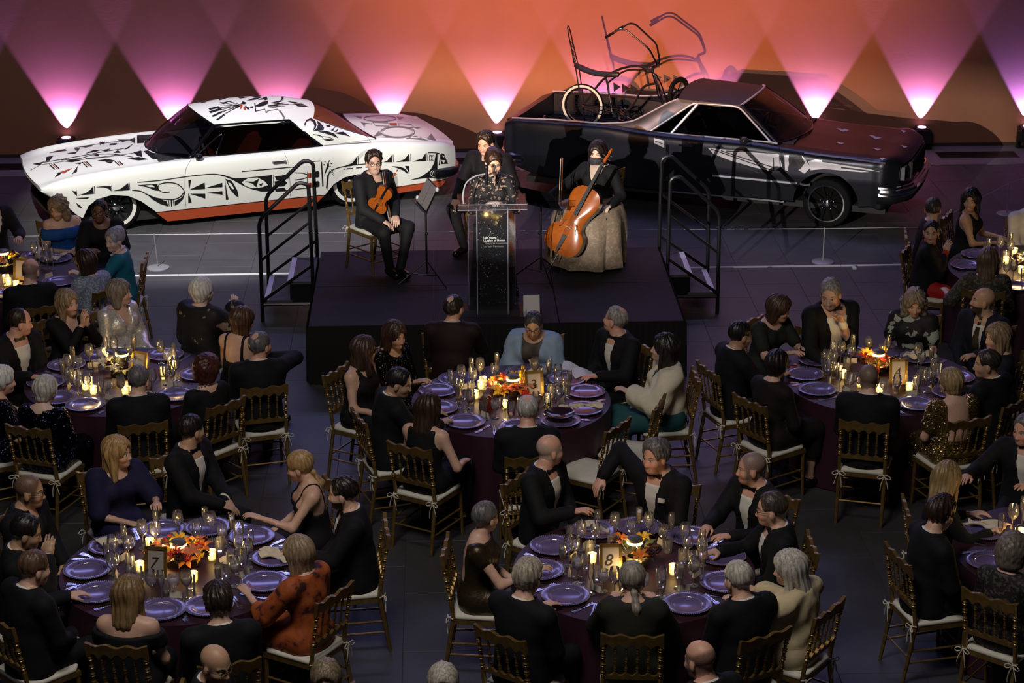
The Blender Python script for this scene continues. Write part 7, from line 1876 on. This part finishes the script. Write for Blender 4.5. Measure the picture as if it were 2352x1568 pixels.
# ------------------------------------------------------------------ the musicians and the speaker
BRY = lambda ang: math.radians(ang)-PI/2
VARN = mat('orange_varnish', (.42, .10, .012), .22, coat=.6, noise=.15, scale=14)
VARN2 = mat('dark_varnish', (.13, .03, .008), .25, coat=.5)
EBONY = mat('ebony', (.012, .012, .013), .3)
BOWWOOD = mat('bow_wood', (.25, .09, .03), .35)
HAIRB = mat('bow_hair', (.70, .66, .60), .6)
def fiddle_outline(L, wu, wm, wl, n=7):
    half = [(0, L), (wu*.55, L*.985), (wu*.92, L*.90), (wu, L*.80), (wu*.88, L*.68), (wm*1.08, L*.60), (wm, L*.50), (wm*1.10, L*.41), (wl*.90, L*.33), (wl, L*.20), (wl*.90, L*.08), (wl*.55, L*.012), (0, 0)]
    h = crom(half, 4); return h+[(-x, y) for x, y in h[-2:0:-1]]
def fiddle(name, label, L, neck_l, w, depth, M_, big, mats):
    """a violin or cello: the body's bottom at the origin, strings facing +Z, scroll towards +Y"""
    t = bpy.data.objects.new(name, None); COL.objects.link(t); t.empty_display_size = .1; t.matrix_world = M_; tag(t, label, 'instrument')
    out = fiddle_outline(L, w*.80, w*.56, w); n = len(out); b = MB(); b.v = []
    rows = [(.985, -depth*.5, 1), (1, -depth*.45, 1), (1, depth*.45, 1), (1.012, depth*.47, 1), (1.012, depth*.53, 1), (.93, depth*.58, 1), (.6, depth*.74, 1)]
    for s, z, q in rows:
        for x, y in out: b.v.append((x*s, L*.5+(y-L*.5)*(s if s < 1 else 1+(s-1)*.5), z))
    for r in range(len(rows)-1):
        for i in range(n): b.f.append((r*n+i, (r+1)*n+i, (r+1)*n+(i+1) % n, r*n+(i+1) % n)); b.m.append(1 if r < 2 else 0)
    c = len(b.v); b.v.append((0, L*.5, depth*.78)); c2 = len(b.v); b.v.append((0, L*.5, -depth*.62))
    for i in range(n): b.f.append(((len(rows)-1)*n+i, c, (len(rows)-1)*n+(i+1) % n)); b.m.append(0); b.f.append((i, (i+1) % n, c2)); b.m.append(1)
    me = b.mesh(name+'_body', mats, auto=50); bm = bmesh.new(); bm.from_mesh(me); bmesh.ops.recalc_face_normals(bm, faces=bm.faces); bm.to_mesh(me); bm.free(); me.update()
    link('body', me, t)
    zt = depth*.80
    MB().prism([(-w*.10, L*.58), (w*.10, L*.58), (w*.075, L+neck_l*.82), (-w*.075, L+neck_l*.82)], 'z', zt+depth*.12, zt+depth*.22).build('fingerboard', EBONY, t, smooth=False)
    MB().tube([(0, L*.97, depth*.35), (0, L+neck_l*.85, zt*.9)], w*.07, 8).build('neck', mats[0], t)
    s0 = Vector((0, L+neck_l*.85, zt)); r = w*.12
    b = MB(); b.tube([s0, s0+Vector((0, neck_l*.16, -depth*.05)), s0+Vector((0, neck_l*.30, -depth*.25))], [w*.085, w*.08, w*.055], 8)
    sc = s0+Vector((0, neck_l*.36, -depth*.25)); b.tube([sc+Vector((0, r*(1-i/26)*math.cos(i*.5+2.2), r*(1-i/26)*math.sin(i*.5+2.2))) for i in range(22)], [w*.075*(1-i/40) for i in range(22)], 8); b.build('scroll', mats[0], t)
    for i, s in enumerate((-1, 1, -1, 1)): MB().tube([s0+Vector((s*w*.06, neck_l*(.06+.06*i), 0)), s0+Vector((s*w*.26, neck_l*(.06+.06*i), .0))], w*.022, 6).build('tuning_peg', EBONY, t)
    MB().prism([(-w*.16, L*.385), (w*.16, L*.385), (w*.16, L*.40), (-w*.16, L*.40)], 'z', zt*.9, zt+depth*.20).build('bridge', mat('maple', (.45, .25, .10), .5), t, smooth=False)
    MB().prism([(-w*.05, .01), (w*.05, .01), (w*.13, L*.27), (-w*.13, L*.27)], 'z', zt*1.0, zt+depth*.08).build('tailpiece', EBONY, t, smooth=False)
    for k in (-1.5, -.5, .5, 1.5): MB().tube([(k*w*.06, L*.26, zt+depth*.1), (k*w*.08, L*.393, zt+depth*.22), (k*w*.035, L+neck_l*.84, zt+depth*.24)], w*.006 if big else .0011, 4).build('string', SILVER, t)
    for s in (-1, 1):
        P = crom([(s*w*.30, L*.47, 0), (s*w*.36, L*.455, 0), (s*w*.37, L*.43, 0), (s*w*.42, L*.37, 0), (s*w*.46, L*.345, 0), (s*w*.50, L*.35, 0)], 4)
        MB().tube([(x, y, depth*(.70+.14*(1-abs(x)/w))) for x, y, _ in P], w*.022, 5).build('sound_hole', EBONY, t)
    return t
def basis(o, y, z):
    """matrix with the given origin, +Y towards y and +Z as near to z as can be"""
    y = Vector(y).normalized(); z = Vector(z); z = (z-y*z.dot(y)).normalized(); x = y.cross(z)
    return Matrix(((x.x, y.x, z.x, o[0]), (x.y, y.y, z.y, o[1]), (x.z, y.z, z.z, o[2]), (0, 0, 0, 1)))
def bowstick(name, label, a, b_, big):
    a, b_ = Vector(a), Vector(b_); d = (b_-a).normalized(); up = d.cross(Vector((0, 1, .3))).normalized()
    t = bpy.data.objects.new(name, None); COL.objects.link(t); t.location = a; tag(t, label, 'bow')
    L = (b_-a).length; o = lambda u, v: d*u+up*v
    MB().tube([o(0, .006), o(L*.5, .004), o(L, .008)], .0055 if big else .0042, 6).build('stick', BOWWOOD, t)
    MB().tube([o(.05, .026), o(L-.01, .026)], .004 if big else .003, 4).build('bow_hair', HAIRB, t)
    MB().tube([o(L, .006), o(L-.004, .028)], .005, 5).build('tip', EBONY, t)
    MB().obox(o(.05, .016), d*.022, up*.011, d.cross(up)*.006).build('frog', EBONY, t)
    return t
def stage_guest(px, zh, b, label, **kw):
    sc = kw.get('scale', 1.0); fem = kw.get('fem', False); l = kw.get('lean', .03)
    z = .60+(1.195*.95 if fem else 1.195)*sc; hp = at(px[0], px[1], z); br = math.radians(b)
    loc = Vector((hp.x, hp.y, .60))-Vector((math.cos(br), math.sin(br), 0))*(l+.05)*sc
    hd = kw.pop('gazew'); hy = (hd-b+180) % 360-180
    o = person('person', loc, br-PI/2, label, head=(hy, kw.pop('pitch', -4), kw.pop('roll', 0)), **kw)
    return o, loc, br
BLACKSHIRT = cloth((.010, .010, .012), .7)
o, VL, vb = stage_guest((862, 373), 0, -50, 'violinist in black suit with glasses seated on the stage, violin in his lap', fem=False, skin='fair', hair=('thick', (.016, .010, .008)), wear=('suit', {'shirt': BLACKSHIRT, 'tie': None, 'open': .05, 'jacket': cloth((.010, .010, .012), .75)}),
    pose=((-.06, .33, .65), (.10, .31, .62)), gazew=-78, pitch=2, glasses=True, scale=.97, lips=(.50, .22, .19), legs=dict(ank=((-.02, .44, .09), (.06, .36, .09)), toe=((.0, .58, .045), (.08, .50, .045)), knee=((-.16, .42, .52), (.18, .42, .52))))
chair(VL+Vector((math.cos(vb), math.sin(vb), 0))*.04, vb-PI/2, 'gilt chair on the stage under the violinist')
Vx = lambda p, loc, br, s=1.0: loc+Vector((math.cos(br-PI/2)*p[0]+math.cos(br)*p[1], math.sin(br-PI/2)*p[0]+math.sin(br)*p[1], p[2]))*s
o0 = Vx((.13, .23, .735), VL, vb, .97); o1 = Vx((-.20, .24, 1.07), VL, vb, .97)
fiddle('violin', 'orange-brown violin held upright against the violinist\'s chest', .355, .235, .104, .042, basis(o0, (.36, -.46, .74), (-.05, -.94, .30)), False, [VARN, VARN2])
bowstick('violin_bow', 'violin bow held slanting down across the violinist', Vx((.02, .36, .58), VL, vb, .97), Vx((.0, .24, 1.13), VL, vb, .97), False)
o, ML, mb_ = stage_guest((1119, 325), 0, -112, 'dark-haired man in black seated behind the speaker, hand on his knee', fem=False, skin='fair', hair=('thick', (.014, .010, .008)), wear=('suit', {'shirt': BLACKSHIRT, 'tie': None, 'open': .05, 'jacket': cloth((.012, .011, .012), .75)}),
    pose=((-.14, .22, .66), (.24, .42, .615)), gazew=-118, pitch=-14, lips=(.50, .22, .19), legs=dict(knee=((-.16, .42, .52), (.26, .44, .52)), ank=((-.10, .40, .09), (.17, .36, .09)), toe=((-.12, .54, .045), (.21, .50, .045))))
chair(ML+Vector((math.cos(mb_), math.sin(mb_), 0))*.04, mb_-PI/2, 'gilt chair on the stage under the man behind the speaker')
o, CL, cb_ = stage_guest((1371, 352), 0, -118, 'cellist in black with a face mask and taupe gauze skirt, seated on the stage', fem=True, skin='pale', hair=('bob', (.010, .008, .008)), wear=('top', dict(c=(.010, .010, .011), neck='vee', sleeve=1.95)),
    pose=((-.26, .30, .66), (.40, .40, .70)), gazew=-112, pitch=-2, scale=1.0, lean=.0, legs=dict(knee=((-.24, .40, .52), (.24, .40, .52)), ank=((-.20, .38, .09), (.20, .38, .09)), toe=((-.22, .52, .045), (.22, .52, .045))))
mk = MB(); mk.v = []
for i in range(9):
    for j in range(7):
        a = math.radians(-72+144*i/8); z = -.105+.085*j/6
        r = .083+.030*math.cos(a)*(1-abs(j/6-.55)*1.1); mk.v.append((r*math.sin(a)*.83, .012+r*math.cos(a)*1.0, z))
mk.f = [(i*7+j, (i+1)*7+j, (i+1)*7+j+1, i*7+j+1) for i in range(8) for j in range(6)]; mk.m = [0]*len(mk.f)
ms = mk.build('face_mask', mat('grey_mask', (.050, .048, .060), .8), o)
ms.matrix_local = LAST_MH
chair(CL+Vector((math.cos(cb_), math.sin(cb_), 0))*.04, cb_-PI/2, 'gilt chair on the stage under the cellist')
# her gauze skirt, spread to the floor
sk = MB(); sk.v = []; n = 40
for z, rx, y0, ry, q in ((.66, .19, .04, .20, 0), (.61, .34, .20, .36, .2), (.50, .40, .26, .38, .6), (.25, .41, .29, .37, 1), (.03, .43, .32, .38, 1.2)):
    for i in range(n):
        a = 2*PI*i/n; d = 1+q*.06*math.sin(a*9+z*3)+q*.03*math.sin(a*17); sk.v.append((rx*d*math.cos(a), y0+ry*d*math.sin(a), z))
sk.f = [(r*n+i, r*n+(i+1) % n, (r+1)*n+(i+1) % n, (r+1)*n+i) for r in range(4) for i in range(n)]+[tuple(range(n))]; sk.m = [0]*len(sk.f)
sk.build('gauze_skirt', print_mat((.26, .19, .13), (.34, .26, .19), 30), o)
q0 = at(1283, 580, .84); q1 = at(1403, 356, 1.84)
CELLO = fiddle('cello', 'glossy orange cello leaning against the cellist', .75, .36, .205, .125, basis(q0, q1-q0, Vector((-.42, -1, .32))), True, [VARN, VARN2])
MB().tube([(0, 0, 0), (0, -.24, 0)], .006, 6).build('endpin', SILVER, CELLO)
bowstick('cello_bow', 'cello bow held upright in the cellist\'s right hand', at(1288, 500, 1.16), at(1294, 362, 1.78), True)
# the speaker, standing
LACE = print_mat((.010, .008, .009), (.50, .33, .25), 34, .585, .60)
hp = at(1132, 374, .60+1.44)
sp = person('person', (hp.x, hp.y+.06, .60), PI, 'speaker in black lace top with gold necklace, standing at the lectern', True, 'pale', ('updo', (.020, .011, .008)), ('top', dict(mat=LACE, neck='high', sleeve=1.85, necklace=GOLDP, nr=.085, bead=.0085)), ((-.08, .33, 1.10), (.06, .33, 1.10)), .03, (8, -18, 2), 1.0,
    joints=dict(pel=(0, 0, .84), lum=(0, 0, .96), che=(0, .02, 1.14), nb=(0, .03, 1.31), nk=(0, .045, 1.39), hd=(0, .075, 1.475), shz=1.245, knee=((-.08, .03, .46), (.08, .03, .46)), ank=((-.08, 0, .09), (.08, 0, .09)), toe=((-.09, .13, .045), (.09, .13, .045))), ear=True)
sk = MB(); sk.v = []
for z, r, q in ((.93, .155, 0), (.80, .195, .2), (.55, .20, .7), (.25, .22, 1), (.02, .25, 1.2)):
    for i in range(n): a = 2*PI*i/n; d = 1+q*.05*math.sin(a*10); sk.v.append((r*d*math.cos(a), r*.82*d*math.sin(a), z))
sk.f = [(r*n+i, r*n+(i+1) % n, (r+1)*n+(i+1) % n, (r+1)*n+i) for r in range(4) for i in range(n)]; sk.m = [0]*len(sk.f)
sk.build('long_skirt', sequin_mat((.014, .013, .015)), sp)
